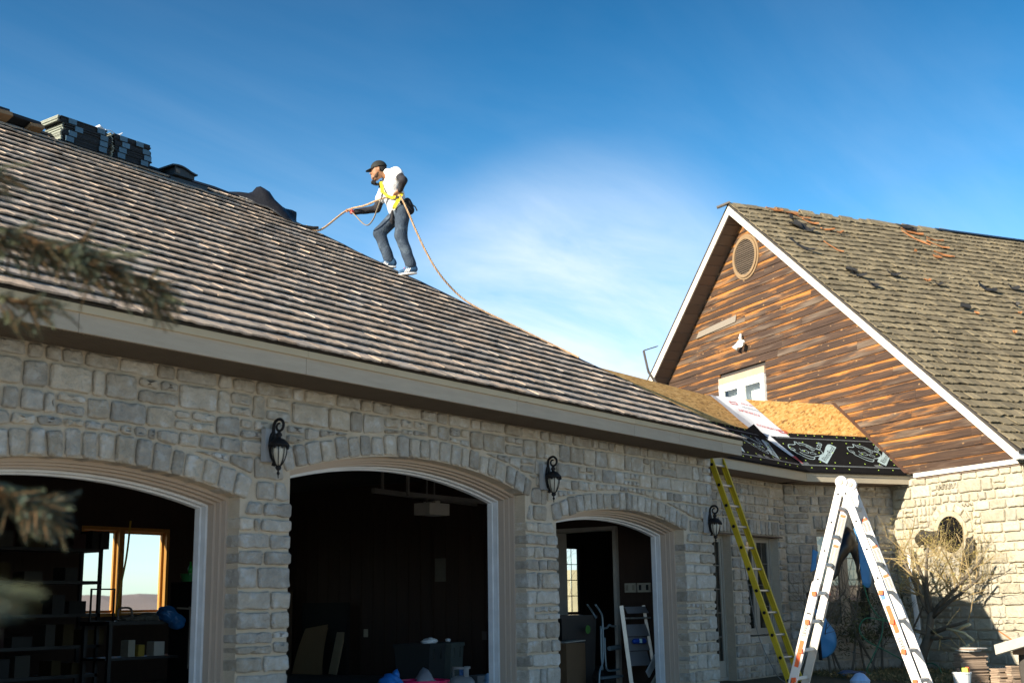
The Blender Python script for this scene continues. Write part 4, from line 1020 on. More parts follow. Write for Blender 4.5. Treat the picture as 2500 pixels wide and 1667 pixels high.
# crumpled black sheet at the ridge end
def crumple(name, rows, m, th=.006, sub=3, amp=.02, parent=None, seed=3):
    """rows: grid of control points, smoothly interpolated, folded by noise, with thickness"""
    g = np.array(rows, float); R_, C_ = g.shape[:2]
    def cr(a, t):
        n = len(a); i = min(int(t), n-2); f = t-i; p0, p1, p2, p3 = a[max(i-1, 0)], a[i], a[i+1], a[min(i+2, n-1)]
        return .5*((2*p1)+(-p0+p2)*f+(2*p0-5*p1+4*p2-p3)*f*f+(-p0+3*p1-3*p2+p3)*f**3)
    nu, nv = (C_-1)*sub, (R_-1)*sub; vs = []; fs = []
    for j in range(nv+1):
        row = [cr(g[:, c], j/sub) for c in range(C_)]
        for i in range(nu+1):
            p = cr(np.array(row), i/sub); q = Vector(p); n = mnoise.noise_vector(q*7+Vector((seed, seed*2, 0)))*amp; vs.append(q+n)
    w = nu+1
    for j in range(nv):
        for i in range(nu): a = j*w+i; fs.append((a, a+1, a+w+1, a+w))
    mb = MB(); mb.add(vs, fs); o = mb.build(name, m, parent, smooth=True)
    md = o.modifiers.new('thickness', 'SOLIDIFY'); md.thickness = th
    return o
hipP = lambda t, dz=0., dy=0.: (HX-t, EY+t+dy, EZ+t*PIT+dz)
cs = crumple('crumpled_underlayment', [
 [hipP(4.73, -.02, -.05), hipP(4.61, -.08, -.2), hipP(4.46, -.12, -.28), hipP(4.31, -.12, -.26), hipP(4.16, -.04, -.05)],
 [hipP(4.75, .0, .0), hipP(4.59, .06, -.12), hipP(4.45, .08, -.18), hipP(4.29, .05, -.16), hipP(4.13, .04, -.04)],
 [hipP(4.77, .0, .05), hipP(4.57, .10, .0), hipP(4.43, .30, .02), hipP(4.29, .14, .0), hipP(4.11, .19, .03)],
 [hipP(4.75, -.05, .2), hipP(4.57, -.02, .2), hipP(4.43, .08, .2), hipP(4.29, .0, .2), hipP(4.13, .05, .15)]], mat('shiny_black_sheet', (.015, .015, .017), .32, .1, bump=.4, bscale=12), amp=.03)
tag(cs, 'crumpled black underlayment sheet heaped at the end of the ridge', 'underlayment scrap')
mb = MB(); a = Vector(hipP(3.98, .05, -.03)); mb.tube([a+Vector((-.12, .1, .02)), a, a+Vector((.05, -.05, .01))], [.02, .025, .018], 8); ra = mb.build('rope_anchor', M_BLACKM, None); tag(ra, 'black steel rope anchor where the rope meets the hip', 'anchor')
# left of the stacks: torn ridge felt and shakes
for i, (x, dz, w, h, c) in enumerate(((6.55, .02, .7, .05, 0), (7.05, .0, .45, .04, 1), (6.8, -.03, .2, .05, 2), (7.2, -.06, .16, .04, 2))):
    mb = MB(); mb.tint = (rnd(), rnd(), rnd()); mb.box((x, 11.74-.06*(c == 2), RZ+.02+dz), (w, .22, h), 0, Matrix.Rotation(ru(-.1, .1), 3, 'Y') @ Matrix.Rotation(-.3, 3, 'X'))
    o = mb.build('ridge_scrap', [mat('ridge_felt_%d' % i, ((.015, .018, .022), (.02, .02, .022), (.30, .17, .08))[c], .7)][0], None)
    tag(o, ['long black felt scrap on the ridge, the leftmost of them', 'short black felt scrap on the ridge touching the shingle stacks', 'larger splintered brown shake bit under the long felt scrap', 'smaller splintered brown shake bit just left of the shingle stacks'][i], 'roofing scrap', 'torn scraps on the garage ridge')
# ================================================================== SMOOTH BODIES (distance field meshed by surface nets)
def surface_nets(D, org, h):
    s = D < 0; nx, ny, nz = D.shape
    acc = np.zeros((nx-1, ny-1, nz-1, 3)); cnt = np.zeros((nx-1, ny-1, nz-1))
    corners = [(i, j, k) for i in (0, 1) for j in (0, 1) for k in (0, 1)]
    def sl(a, c): return a[c[0]:nx-1+c[0], c[1]:ny-1+c[1], c[2]:nz-1+c[2]]
    for a in corners:
        for ax in range(3):
            if a[ax] == 1: continue
            b = list(a); b[ax] = 1; b = tuple(b); da, db = sl(D, a), sl(D, b); cr = sl(s, a) != sl(s, b)
            t = np.where(cr, da/np.where(cr, da-db, 1), 0)
            for q in range(3):
                acc[..., q] += np.where(cr, a[q]+(t if q == ax else 0), 0)
            cnt += cr
    m = cnt > 0; idx = -np.ones(m.shape, int); idx[m] = np.arange(m.sum())
    cell = np.argwhere(m); V = (cell+acc[m]/cnt[m][:, None])*h+org; F = []
    for ax in range(3):
        o = [q for q in range(3) if q != ax]
        lo = [slice(None)]*3; hi = [slice(None)]*3; lo[ax] = slice(0, -1); hi[ax] = slice(1, None)
        e = s[tuple(lo)] != s[tuple(hi)]; pos = np.argwhere(e); fl = s[tuple(lo)][e]
        ok = np.ones(len(pos), bool)
        for q in o: ok &= (pos[:, q] > 0) & (pos[:, q] < D.shape[q]-1)
        pos = pos[ok]; fl = fl[ok]; quad = []
        for du, dv in ((-1, -1), (0, -1), (0, 0), (-1, 0)):
            c = pos.copy(); c[:, o[0]] += du; c[:, o[1]] += dv; quad.append(idx[c[:, 0], c[:, 1], c[:, 2]])
        qd = np.stack(quad, 1); flip = fl if ax != 1 else ~fl
        qd[~flip] = qd[~flip][:, ::-1]; F.append(qd)
    return V, np.concatenate(F)
def sdf(prims, h, k=.02, pad=.03, wrinkle=0., wfreq=18.):
    P = []
    for p in prims:
        if p[0] == 'cap': P += [np.array(p[1])-max(p[3], p[4]), np.array(p[1])+max(p[3], p[4]), np.array(p[2])-max(p[3], p[4]), np.array(p[2])+max(p[3], p[4])]
        else: r = max(p[2]); P += [np.array(p[1])-r, np.array(p[1])+r]
    P = np.array(P); lo = P.min(0)-pad; hi = P.max(0)+pad; n = np.ceil((hi-lo)/h).astype(int)+1
    D = np.full(n, 1.0); ax = [lo[i]+h*np.arange(n[i]) for i in range(3)]
    for p in prims:
        kk = p[5] if p[0] == 'cap' and len(p) > 5 else k
        if p[0] == 'cap': a, b, ra, rb = np.array(p[1], float), np.array(p[2], float), p[3], p[4]; m = max(ra, rb)+.06; l, u = np.minimum(a, b)-m, np.maximum(a, b)+m
        else: c, r = np.array(p[1], float), np.array(p[2], float); m = max(r)+.06; l, u = c-m, c+m
        i0 = np.clip(((l-lo)/h).astype(int), 0, n); i1 = np.clip(((u-lo)/h).astype(int)+2, 0, n); sli = tuple(slice(i0[q], i1[q]) for q in range(3))
        X, Y, Z = np.meshgrid(ax[0][sli[0]], ax[1][sli[1]], ax[2][sli[2]], indexing='ij'); Q = np.stack([X, Y, Z], -1)
        if p[0] == 'cap':
            ab = b-a; t = np.clip(((Q-a)@ab)/max(ab@ab, 1e-9), 0, 1); d = np.linalg.norm(Q-a-t[..., None]*ab, axis=-1)-(ra+(rb-ra)*t)
        else:
            q = Q-c
            if len(p) > 3: q = q@np.array(p[3])
            d = (np.linalg.norm(q/r, axis=-1)-1)*min(r)*1.15
        o = D[sli]; hh = np.maximum(kk-np.abs(o-d), 0)/kk; D[sli] = np.minimum(o, d)-hh*hh*kk/4
    if wrinkle:
        X, Y, Z = np.meshgrid(*ax, indexing='ij')
        D = D+wrinkle*(np.sin(X*wfreq+3*np.sin(Z*wfreq*.7))*np.sin(Z*wfreq*1.6+2*np.sin(Y*wfreq))*.6+.4*np.sin((X+Z)*wfreq*2.3+Y*9))
    return surface_nets(D, lo, h)
def sdf_obj(name, prims, m, parent, h=.009, k=.02, wrinkle=0., wfreq=18., local=True):
    V, F = sdf(prims, h, k, .03, wrinkle, wfreq); me = bpy.data.meshes.new(name); me.from_pydata(V.tolist(), [], F.tolist()); me.materials.append(m)
    me.polygons.foreach_set('use_smooth', [True]*len(me.polygons)); ca = me.color_attributes.new('tint', 'FLOAT_COLOR', 'POINT'); ca.data.foreach_set('color', [.5, .5, .5, 1]*len(V)); me.update()
    return link(bpy.data.objects.new(name, me), parent)
# ================================================================== THE ROOFER
FWD = Vector((-.65927, .7519, 0)); ZF = 5.165
man = thing('person', 'man in white tee, dark sleeves, jeans and black cap climbing the roof hip', 'person', (11.77, 10.32, ZF), math.atan2(FWD.y, FWD.x))
def J(a, l, z): return (a, l, z-ZF)
M_SKIN = mat('brown_skin', (.30, .145, .075), .55, 0, None, 30, .06)
M_TEE = mat('white_cotton', (.74, .74, .75), .9, 0, None, 6, .03, bump=.9, bscale=9, stretch=(1, 1, .4))
M_SLEEVE = mat('charcoal_sleeve', (.022, .021, .026), .85, 0, None, 9, .2)
M_DENIM = mat('dark_denim', (.032, .050, .078), .85, 0, None, 7, .5, bump=.5, bscale=28, col3=(.085, .115, .145))
M_CAP = mat('black_cap', (.018, .02, .018), .8, 0)
def hand(w, pal, fing, side, curl, thumb, r=.0095):
    """palm and five bent fingers. w wrist, pal knuckle centre, fing finger direction, side knuckle-row direction"""
    w, pal, fd, sd, cu = Vector(w), Vector(pal), Vector(fing).normalized(), Vector(side).normalized(), Vector(curl).normalized(); out = []
    for i, (o, L) in enumerate(((-.030, .068), (-.010, .078), (.011, .072), (.030, .056))):
        k0 = pal+sd*o; out.append(('cap', tuple(w+sd*o*.5), tuple(k0), .016, .0125, .012))
        k1 = k0+fd*L*.42+cu*L*.18; k2 = k1+fd*L*.12+cu*L*.36; k3 = k2-fd*L*.18+cu*L*.22
        for a, b, r0, r1 in ((k0, k1, r, r*.95), (k1, k2, r*.95, r*.88), (k2, k3, r*.88, r*.75)): out.append(('cap', tuple(a), tuple(b), r0, r1, .004))
    t0 = w+(pal-w)*.35-sd*.022; t1 = t0+Vector(thumb)*.032; t2 = t1+Vector(thumb)*.018+cu*.018
    out += [('cap', tuple(t0), tuple(t1), .0125, .011, .008), ('cap', tuple(t1), tuple(t2), .011, .0085, .004)]
    return out
shN, elN, wrN = J(.15, .185, 6.535), J(.055, .315, 6.375), J(.098, .205, 6.275)
shF, elF, wrF = J(.27, -.17, 6.50), J(.405, -.235, 6.165), J(.685, -.165, 6.095)
hpN, knN, anN = J(.065, .09, 6.02), J(.085, .12, 5.69), J(-.035, .105, 5.305)
hpF, knF, anF = J(.15, -.09, 6.02), J(.365, -.10, 5.795), J(.235, -.085, 5.425)
head = J(.385, .0, 6.615)
tilt = np.array(Matrix.Rotation(R(16), 3, 'Y'))
body = [('cap', J(.10, .05, 6.03), J(.10, -.05, 6.03), .10, .10), ('cap', J(.11, 0, 6.05), J(.17, 0, 6.28), .105, .12), ('cap', J(.19, .07, 6.40), J(.23, -.07, 6.40), .10, .10),
  ('cap', J(.235, 0, 6.52), J(.345, 0, 6.60), .055, .052), ('ell', head, (.094, .073, .108), tilt), ('cap', J(.405, .0, 6.55), J(.415, 0, 6.515), .058, .045), ('cap', J(.445, 0, 6.515), J(.452, 0, 6.508), .02, .018, .02),
  ('cap', J(.468, 0, 6.605), J(.484, 0, 6.572), .008, .0125, .012), ('cap', J(.468, .012, 6.542), J(.468, -.012, 6.542), .0085, .0085, .008), ('cap', J(.466, .011, 6.53), J(.466, -.011, 6.53), .008, .008, .008),
  ('cap', J(.462, .028, 6.618), J(.462, -.028, 6.618), .013, .013, .015), ('cap', J(.375, .073, 6.625), J(.372, .08, 6.598), .016, .011, .006), ('cap', J(.375, -.073, 6.625), J(.372, -.08, 6.598), .016, .011, .006),
  ('cap', shN, elN, .045, .038), ('cap', elN, wrN, .038, .025), ('cap', shF, elF, .045, .038), ('cap', elF, wrF, .038, .025),
  ('cap', hpN, knN, .072, .05), ('cap', knN, anN, .05, .036), ('cap', hpF, knF, .072, .05), ('cap', knF, anF, .05, .036),
  ('cap', anN, J(-.04, .105, 5.25), .034, .028), ('cap', anF, J(.22, -.085, 5.385), .034, .028)]
body += hand(wrN, J(.150, .172, 6.225), (.55, -.2, -.5), (.55, .45, .45), (-.3, -.6, -.35), (.7, -.3, .2))
body += hand(wrF, J(.765, -.145, 6.112), (.9, .15, .25), (.15, -.75, .5), (-.1, .75, -.75), (.75, .4, .4))
sdf_obj('body', body, M_SKIN, man, .0065, .022)
# eyes, brows, beard
mb = MB()
for s in (1, -1): mb.lathe([(.001, -.008), (.008, 0), (.001, .008)], 8, J(.463, s*.03, 6.598))
mb.build('eye', mat('eye_dark', (.02, .012, .01), .3), man, local=True)
sdf_obj('beard', [('cap', J(.385, .052, 6.57), J(.405, .044, 6.53), .018, .022), ('cap', J(.385, -.052, 6.57), J(.405, -.044, 6.53), .018, .022), ('cap', J(.405, .048, 6.522), J(.438, .02, 6.503), .015, .013), ('cap', J(.405, -.048, 6.522), J(.438, -.02, 6.503), .015, .013), ('cap', J(.443, .016, 6.503), J(.443, -.016, 6.503), .014, .014), ('cap', J(.473, .016, 6.553), J(.473, -.016, 6.553), .007, .007)], mat('short_dark_beard', (.055, .03, .02), .9), man, .006, .022)
sdf_obj('hair', [('ell', J(.352, 0, 6.63), (.083, .079, .085), tilt)], mat('black_hair', (.014, .012, .011), .8), man, .008, .01)
capc = J(.375, 0, 6.652)
capm = sdf_obj('cap', [('ell', capc, (.108, .089, .098), tilt), ('ell', J(.345, 0, 6.635), (.085, .087, .07), tilt)], M_CAP, man, .008, .01)
# open the cap under the hat line: drop faces below the tilted rim plane
bm = bmesh.new(); bm.from_mesh(capm.data); bmesh.ops.bisect_plane(bm, geom=bm.verts[:]+bm.edges[:]+bm.faces[:], plane_co=Vector(J(.37, 0, 6.652)), plane_no=Vector((.27, 0, 1)).normalized(), clear_inner=True); bm.to_mesh(capm.data); bm.free()
mb = MB(); vs = []; n = 14
for i in range(n+1):
    a = -math.pi/2+math.pi*i/n; x = math.cos(a); y = math.sin(a); vs.append(J(.415+.045*x*0+.03, .074*y, 6.652)); vs.append(J(.44+.108*x, .07*y, 6.648-.045*x-.012*y*y)); 
fs = [(2*i, 2*i+1, 2*i+3, 2*i+2) for i in range(n)]; mb.add(vs+[(v[0], v[1], v[2]-.006) for v in vs], fs+[tuple(q+len(vs) for q in reversed(f)) for f in fs]+[(2*i+1, 2*i+1+len(vs), 2*i+3+len(vs), 2*i+3) for i in range(n)])
mb.build('cap_brim', M_CAP, man, smooth=True, local=True, fix=True)
tee = [('cap', J(.14, .055, 6.10), J(.14, -.055, 6.10), .105, .105), ('cap', J(.135, 0, 6.12), J(.18, 0, 6.30), .128, .142), ('cap', J(.185, .075, 6.40), J(.235, -.075, 6.40), .122, .118), ('cap', J(.175, .13, 6.53), J(.265, -.13, 6.51), .078, .078), ('cap', J(.215, 0, 6.555), J(.275, 0, 6.578), .085, .064),
  ('cap', shN, tuple(Vector(shN).lerp(Vector(elN), .42)), .07, .066, .02), ('cap', shF, tuple(Vector(shF).lerp(Vector(elF), .62)), .07, .068, .02)]
sdf_obj('t_shirt', tee, M_TEE, man, .008, .03, .006, 12)
sdf_obj('sleeve', [('cap', tuple(Vector(shN).lerp(Vector(elN), .2)), elN, .057, .052), ('cap', elN, tuple(Vector(elN).lerp(Vector(wrN), .93)), .052, .037)], M_SLEEVE, man, .008, .02, .003, 26)
sdf_obj('sleeve', [('cap', tuple(Vector(shF).lerp(Vector(elF), .5)), elF, .056, .052), ('cap', elF, tuple(Vector(elF).lerp(Vector(wrF), .96)), .052, .038)], M_SLEEVE, man, .008, .02, .003, 26)
jeans = [('cap', J(.085, .045, 6.04), J(.11, -.045, 6.04), .115, .112), ('cap', J(.10, 0, 6.03), J(.11, 0, 6.08), .118, .115), ('cap', hpN, knN, .098, .077), ('cap', knN, J(-.045, .106, 5.315), .077, .071), ('cap', hpF, knF, .096, .079), ('cap', knF, J(.235, -.086, 5.435), .077, .070)]
sdf_obj('jeans', jeans, M_DENIM, man, .008, .03, .0045, 13)
sdf_obj('waist_jacket', [('cap', J(-.02, .05, 6.12), J(-.025, -.05, 6.12), .055, .055), ('cap', J(.0, .09, 6.17), J(-.03, .06, 6.06), .045, .06), ('cap', J(.08, .125, 6.13), J(-.02, .10, 6.12), .03, .045), ('cap', J(.215, .06, 6.10), J(.12, .125, 6.12), .03, .03), ('cap', J(.19, .10, 6.05), J(.20, .10, 5.90), .018, .026), ('cap', J(.2, .1, 5.9), J(.195, .1, 5.86), .026, .012)], mat('black_jacket', (.012, .012, .015), .8), man, .009, .02, .003, 30)
M_SHOE = mat('blue_trainer', (.03, .085, .17), .6, 0, None, 20, .3); M_SOLE = mat('white_sole', (.78, .77, .74), .6)
for (an, heel, toe, c, red) in ((anN, (-.115, .105, 5.235), (.115, .118, 5.205), M_SHOE, 1), (anF, (.155, -.085, 5.365), (.405, -.10, 5.36), M_SHOE, 0)):
    hl, tn = Vector(J(*heel)), Vector(J(*toe)); d = (tn-hl); mid = hl.lerp(tn, .5)
    sh_ = sdf_obj('shoe', [('cap', tuple(hl+Vector((.02, 0, .02))), tuple(hl.lerp(tn, .35)+Vector((0, 0, .03))), .04, .042), ('cap', tuple(hl.lerp(tn, .3)+Vector((0, 0, .02))), tuple(tn+Vector((-.03, 0, .0))), .042, .032), ('cap', tuple(hl+Vector((.04, 0, .05))), tuple(Vector(an)+Vector((.01, 0, -.01))), .045, .043), ('cap', tuple(Vector(an)+Vector((.02, 0, -.03))), tuple(hl.lerp(tn, .55)+Vector((0, 0, .02))), .043, .038)], c, man, .008, .02)
    mb = MB(); out = []
    n = 16
    for i in range(n):
        a = 2*math.pi*i/n; f = .5+.5*math.cos(a); p = hl.lerp(tn, -.06+1.14*f); y = math.sin(a)*(.038+.012*math.sin(f*3.1)); out.append(p+Vector((0, y, -.022)))
    mb.prism([tuple(p) for p in out], (0, 0, -.019)); mb.build('sole', M_SOLE, sh_, local=True, fix=True)
    mb = MB()
    for q in (.40, .50, .60): p = hl.lerp(tn, q-.08)+Vector((0, .044, .032)); p2 = hl.lerp(tn, q+.04)+Vector((0, .046, -.014)); mb.beam(p2, p, .012, .006, 0, (0, 1, 0))
    mb.build('shoe_stripe', M_SOLE, sh_, local=True)
    if red: mb = MB(); mb.tube([hl.lerp(tn, .5)+Vector((0, .015, .05)), hl.lerp(tn, .68)+Vector((0, .012, .037))], .014, 6); mb.build('lace', mat('red_lace', (.6, .04, .05), .6), sh_, local=True)
M_YEL = mat('yellow_webbing', (.72, .56, .02), .6, .05)
def web(pts, w, th=.006, m=M_YEL, name='harness_strap', nrm=(0, 1, 0), parent=man):
    mb = MB(); vs = []; fs = []; pts = [Vector(p) for p in pts]; nn = Vector(nrm)
    for i, p in enumerate(pts):
        t = (pts[min(i+1, len(pts)-1)]-pts[max(i-1, 0)]).normalized(); s = t.cross(nn).normalized()*w/2
        vs += [p+s, p-s, p-s+nn*th, p+s+nn*th]
    for i in range(len(pts)-1):
        for j in range(4): fs.append((4*i+j, 4*i+(j+1) % 4, 4*i+4+(j+1) % 4, 4*i+4+j))
    fs += [(3, 2, 1, 0), tuple(len(pts)*4-4+q for q in range(4))]; mb.add(vs, fs); return mb.build(name, m, parent, local=True, fix=True)
web([J(.343, .085, 6.43), J(.335, .11, 6.36), J(.315, .135, 6.27), J(.27, .155, 6.22), J(.205, .168, 6.19), J(.15, .172, 6.195)], .038)
web([J(.345, -.03, 6.40), J(.345, .04, 6.32), J(.315, .135, 6.265)], .034, nrm=(.8, .5, 0))
web([J(.07, .178, 6.255), J(.09, .186, 6.21), J(.125, .188, 6.14), J(.165, .178, 6.075), J(.178, .168, 6.035)], .046)
mb = MB(); mb.tube([Vector(J(.178, .18, 6.03))+Vector((math.cos(i*.524), 0, math.sin(i*.524)))*.02 for i in range(13)], .0045, 5, caps=False); mb.build('strap_ring', mat('steel', (.5, .5, .48), .3, metal=1), man, local=True)
mb = MB(); mb.tube([J(.10, .175, 6.20), J(.13, .19, 6.18), J(.155, .185, 6.175)], .016, 7); mb.tube([J(.325, .14, 6.25), J(.33, .15, 6.21)], .014, 6); mb.build('harness_buckle', mat('dark_steel', (.12, .12, .12), .35, metal=.8), man, local=True)
web([J(.02, .14, 6.135), J(-.05, .12, 6.12), J(-.10, .10, 6.09), J(-.125, .09, 6.04)], .016, m=mat('black_webbing', (.015, .015, .015), .7), name='lanyard_tail')
web([J(.345, .03, 6.47), J(.355, .02, 6.42), J(.345, .06, 6.36)], .035, m=M_BLACKM, name='chest_strap', nrm=(.9, .4, 0))
cm = thing('chest_camera', "small black action camera mounted on the man's chest", 'camera', tuple(MW[man] @ Vector(J(.41, .03, 6.425))), math.atan2(FWD.y, FWD.x))
mb = MB(); mb.box((.03, 0, .012), (.05, .055, .045), 0, Matrix.Rotation(R(-25), 3, 'Y')); mb.build('camera_body', M_BLACKM, cm, local=True)
mb = MB(); mb.box((-.02, 0, -.01), (.06, .03, .03)); mb.box((-.05, 0, -.02), (.03, .07, .06)); mb.build('mount', M_BLACKM, cm, local=True)
mb = MB(); mb.lathe([(.014, -.006), (.014, .008), (.009, .010)], 10, (.056, 0, .024), 0, Matrix.Rotation(R(65), 3, 'Y')); mb.build('lens', mat('camera_lens', (.10, .13, .14), .1), cm, local=True)
# rope: three laid strands
M_ROPE = mat('tan_rope', (.46, .33, .20), .9, .12, (.40, .26, .15), 20, .2)
def smooth_path(pts, n=12):
    pts = [Vector(p) for p in pts]; out = []
    for i in range(len(pts)-1):
        p0, p1, p2, p3 = pts[max(i-1, 0)], pts[i], pts[i+1], pts[min(i+2, len(pts)-1)]
        for j in range(n):
            f = j/n; out.append(.5*((2*p1)+(-p0+p2)*f+(2*p0-5*p1+4*p2-p3)*f*f+(-p0+3*p1-3*p2+p3)*f**3))
    out.append(pts[-1]); return out
def laid_rope(path, r, pitch=.09):
    mb = MB(); L = 0; acc = [0]
    for a, b in zip(path[:-1], path[1:]): L += (b-a).length; acc.append(L)
    n = int(L/(pitch/7)); pos = []; k = 0
    for i in range(n+1):
        s = L*i/n
        while k < len(acc)-2 and acc[k+1] < s: k += 1
        pos.append(path[k].lerp(path[k+1], (s-acc[k])/max(1e-6, acc[k+1]-acc[k])))
    for c in range(3):
        pts = []
        for i, p in enumerate(pos):
            t = (pos[min(i+1, n)]-pos[max(i-1, 0)]).normalized(); u = t.cross(Vector((0, 0, 1))).normalized(); w = t.cross(u); a = 2*math.pi*(L*i/n/pitch+c/3)
            pts.append(p+(u*math.cos(a)+w*math.sin(a))*r*.52)
        mb.tint = (.2+.3*c, rnd(), rnd()); mb.tube(pts, r*.56, 5)
    return mb
mp_ = lambda a, l, z: MW[man] @ Vector(J(a, l, z))
hipQ = lambda t, dz=.055: Vector((HX-t, EY+t, EZ+t*PIT+dz))
rp1 = smooth_path([hipQ(4.03, .05), hipQ(3.9, .09), mp_(.80, -.13, 6.098), mp_(.55, -.03, 6.145), mp_(.35, .10, 6.19), mp_(.15, .155, 6.215), mp_(.095, .19, 6.205), mp_(.0, .20, 6.01), mp_(-.11, .19, 5.745), mp_(-.242, .16, 5.468), mp_(-.41, .1, 5.20), hipQ(2.66, .12), hipQ(2.5, .062), hipQ(2.2), hipQ(1.95, .05), hipQ(1.70, .05), hipQ(1.6)+Vector((-.02, -.12, -.07))])
tag(laid_rope(rp1, .0135).build('rope', M_ROPE, None, smooth=True), 'tan climbing rope running from the ridge through the man\'s hands and down the hip', 'rope')
lp_ = smooth_path([mp_(.735, -.12, 6.082), mp_(.683, -.08, 6.03), mp_(.572, .0, 5.89), mp_(.505, .04, 5.859), mp_(.44, .07, 5.929), mp_(.39, .11, 6.05), mp_(.335, .15, 6.2)], 5)
mb = MB(); mb.tube(lp_, .014, 6, squash=.5); lan = mb.build('lanyard', mat('grey_tan_lanyard', (.26, .21, .15), .8, 0, None, 5, .4), None, smooth=True); tag(lan, "grey tan lanyard looped from the rope grab to the man's harness", 'lanyard')
mb = MB(); mb.box(tuple(mp_(.725, -.125, 6.085)), (.04, .04, .05)); mb.build('rope_grab', mat('red_rope_grab', (.55, .05, .04), .4), lan)
# ================================================================== WALL LANTERNS
def lantern_parts(t):
    mb = MB(); mb.tint = (rnd(), rnd(), rnd()); mb.box((0, -.026, .01), (.155, .05, .27)); mb.build('mounting_block', mat('smooth_grey_stone', (.30, .315, .33), .8, .05, None, 8, .12), t, local=True)
    pr = []
    for i in range(20):
        a = 2*math.pi*i/20; x, z = math.cos(a), math.sin(a); pr.append((.047*x*(1-.25*(z < 0)*abs(z)), 0, .125*z if z > 0 else .115*z))
    mb = MB(); mb.prism([(x, -.052, z) for x, y, z in pr], (0, -.018, 0)); mb.tube([(0, -.06, -.08), (0, -.075, -.13), (0, -.06, -.15), (0, -.085, -.155)], [.02, .014, .012, .01], 6); mb.build('back_plate', M_BLACKM, t, local=True, fix=True)
    pts = [(0, -.06, .02), (0, -.066, .09)]
    for i in range(26):
        a = math.pi*1.0-i*math.pi*2.55/25; r = .062*(1-.60*i/25); pts.append((0, -.128-r*math.cos(math.pi-a)*-1*-1 if False else -.128+r*math.cos(a)*1.0, .165+r*math.sin(a)))
    pts = [(0, -.06, .02), (0, -.062, .10)]
    for i in range(28):
        th = i/27; a = th*math.pi*2.6; r = .066-.045*th; pts.append((0, -.128+r*math.cos(a), .165+r*math.sin(a)))
    mb = MB(); mb.tube(pts, [.016, .015]+[.014-.006*i/27 for i in range(28)], 7); mb.build('scroll_arm', M_BLACKM, t, local=True, smooth=True)
    c = (0, -.128, 0)
    mb = MB(); mb.lathe([(.004, .125), (.010, .12), (.024, .10), (.026, .088), (.016, .075), (.018, .066), (.045, .056), (.068, .034), (.086, .012), (.088, .002), (.080, .0), (.06, -.006)], 20, c); mb.build('cap', M_BLACKM, t, local=True, smooth=True)
    mb = MB(); 
    for i in range(8): a = 2*math.pi*(i+.5)/8; mb.lathe([(.003, -.026), (.0115, -.016), (.012, -.006), (.004, .002)], 6, (c[0]+.079*math.cos(a), c[1]+.079*math.sin(a), 0))
    mb.build('cap_scallop', M_BLACKM, t, local=True, kind='stuff')
    mb = MB(); mb.lathe([(.055, -.004), (.058, -.03), (.056, -.06), (.045, -.10), (.025, -.145), (.012, -.16)], 16, c); mb.build('glass_shade', M_FROST, t, local=True, smooth=True)
    for i in range(8):
        a = 2*math.pi*i/8; ca, sa = math.cos(a), math.sin(a); mb = MB()
        mb.tube([(c[0]+r*ca, c[1]+r*sa, z) for r, z in ((.060, -.002), (.066, -.03), (.064, -.062), (.053, -.105), (.032, -.148), (.012, -.168))], .0042, 5); mb.build('cage_rib', M_BLACKM, t, local=True)
    mb = MB(); mb.lathe([(.006, -.158), (.022, -.165), (.026, -.178), (.018, -.194), (.007, -.20), (.006, -.208), (.013, -.218), (.012, -.228), (.005, -.238), (.0035, -.262), (.001, -.266)], 12, c); mb.build('finial', M_BLACKM, t, local=True, smooth=True)
LG = 'black wall lanterns on the garage'
l1 = thing('wall_lantern', 'black scrolled wall lantern between the left and the middle garage arch', 'wall lantern', (7.075, 7.72, 2.34), 0, LG); lantern_parts(l1)
dup(l1, (11.03, 7.72, 2.36), 0, 'black scrolled wall lantern between the middle and the right garage arch')
dup(l1, (14.70, 7.72, 2.03), 0, 'black scrolled wall lantern at the right corner of the garage by the yellow ladder')
# flood light on the gable
fl = thing('flood_light', 'white twin flood light with motion sensor on the cedar gable', 'flood light', tuple(FC(-21.1, 0, 6.18)), math.atan2(FC.ex.y, FC.ex.x))
M_FL = mat('white_lamp_plastic', (.72, .74, .70), .4, .03)
mb = MB(); mb.lathe([(.06, 0), (.06, .04), (.02, .06)], 14, (0, -.02, .02), 0, Matrix.Rotation(R(90), 3, 'X')); mb.tube([(0, -.07, .03), (0, -.10, .12), (0, -.08, .20)], [.03, .034, .02], 8); mb.build('base', M_FL, fl, local=True, smooth=True)
for s, ax in ((-1, Matrix.Rotation(R(150), 3, 'X') @ Matrix.Rotation(R(-25), 3, 'Y')), (1, Matrix.Rotation(R(95), 3, 'X') @ Matrix.Rotation(R(25), 3, 'Y'))):
    mb = MB(); mb.lathe([(.02, -.06), (.045, -.04), (.055, .02), (.075, .09), (.068, .088), (.04, .03)], 14, (s*.085, -.12, -.03), 0, ax); mb.tube([(0, -.05, 0), (s*.085, -.12, -.03)], .018, 6); mb.build('lamp_head', M_FL, fl, local=True, smooth=True)
# bent strip of metal behind the left rake
bs_ = thing('bent_gutter_strip', 'bent dark metal gutter strip sticking out behind the left gable rake', 'metal strip', (19.1, 11.0, 5.0))
p = [Vector(q) for q in ((19.24, 10.93, 5.52), (19.07, 11.12, 5.44), (19.12, 11.08, 5.12), (19.15, 11.08, 5.06), (19.26, 10.96, 4.80))]
fw_ = Vector((.08, .06, 0)); mb = MB()
for a, b in zip(p[:-1], p[1:]): mb.add([a, b, b+fw_, a+fw_]+[q+Vector((.02, -.02, .012)) for q in (a, b, b+fw_, a+fw_)], BOXF)
mb.build('strip', mat('weathered_gutter', (.10, .085, .075), .5, .1), bs_, fix=True)
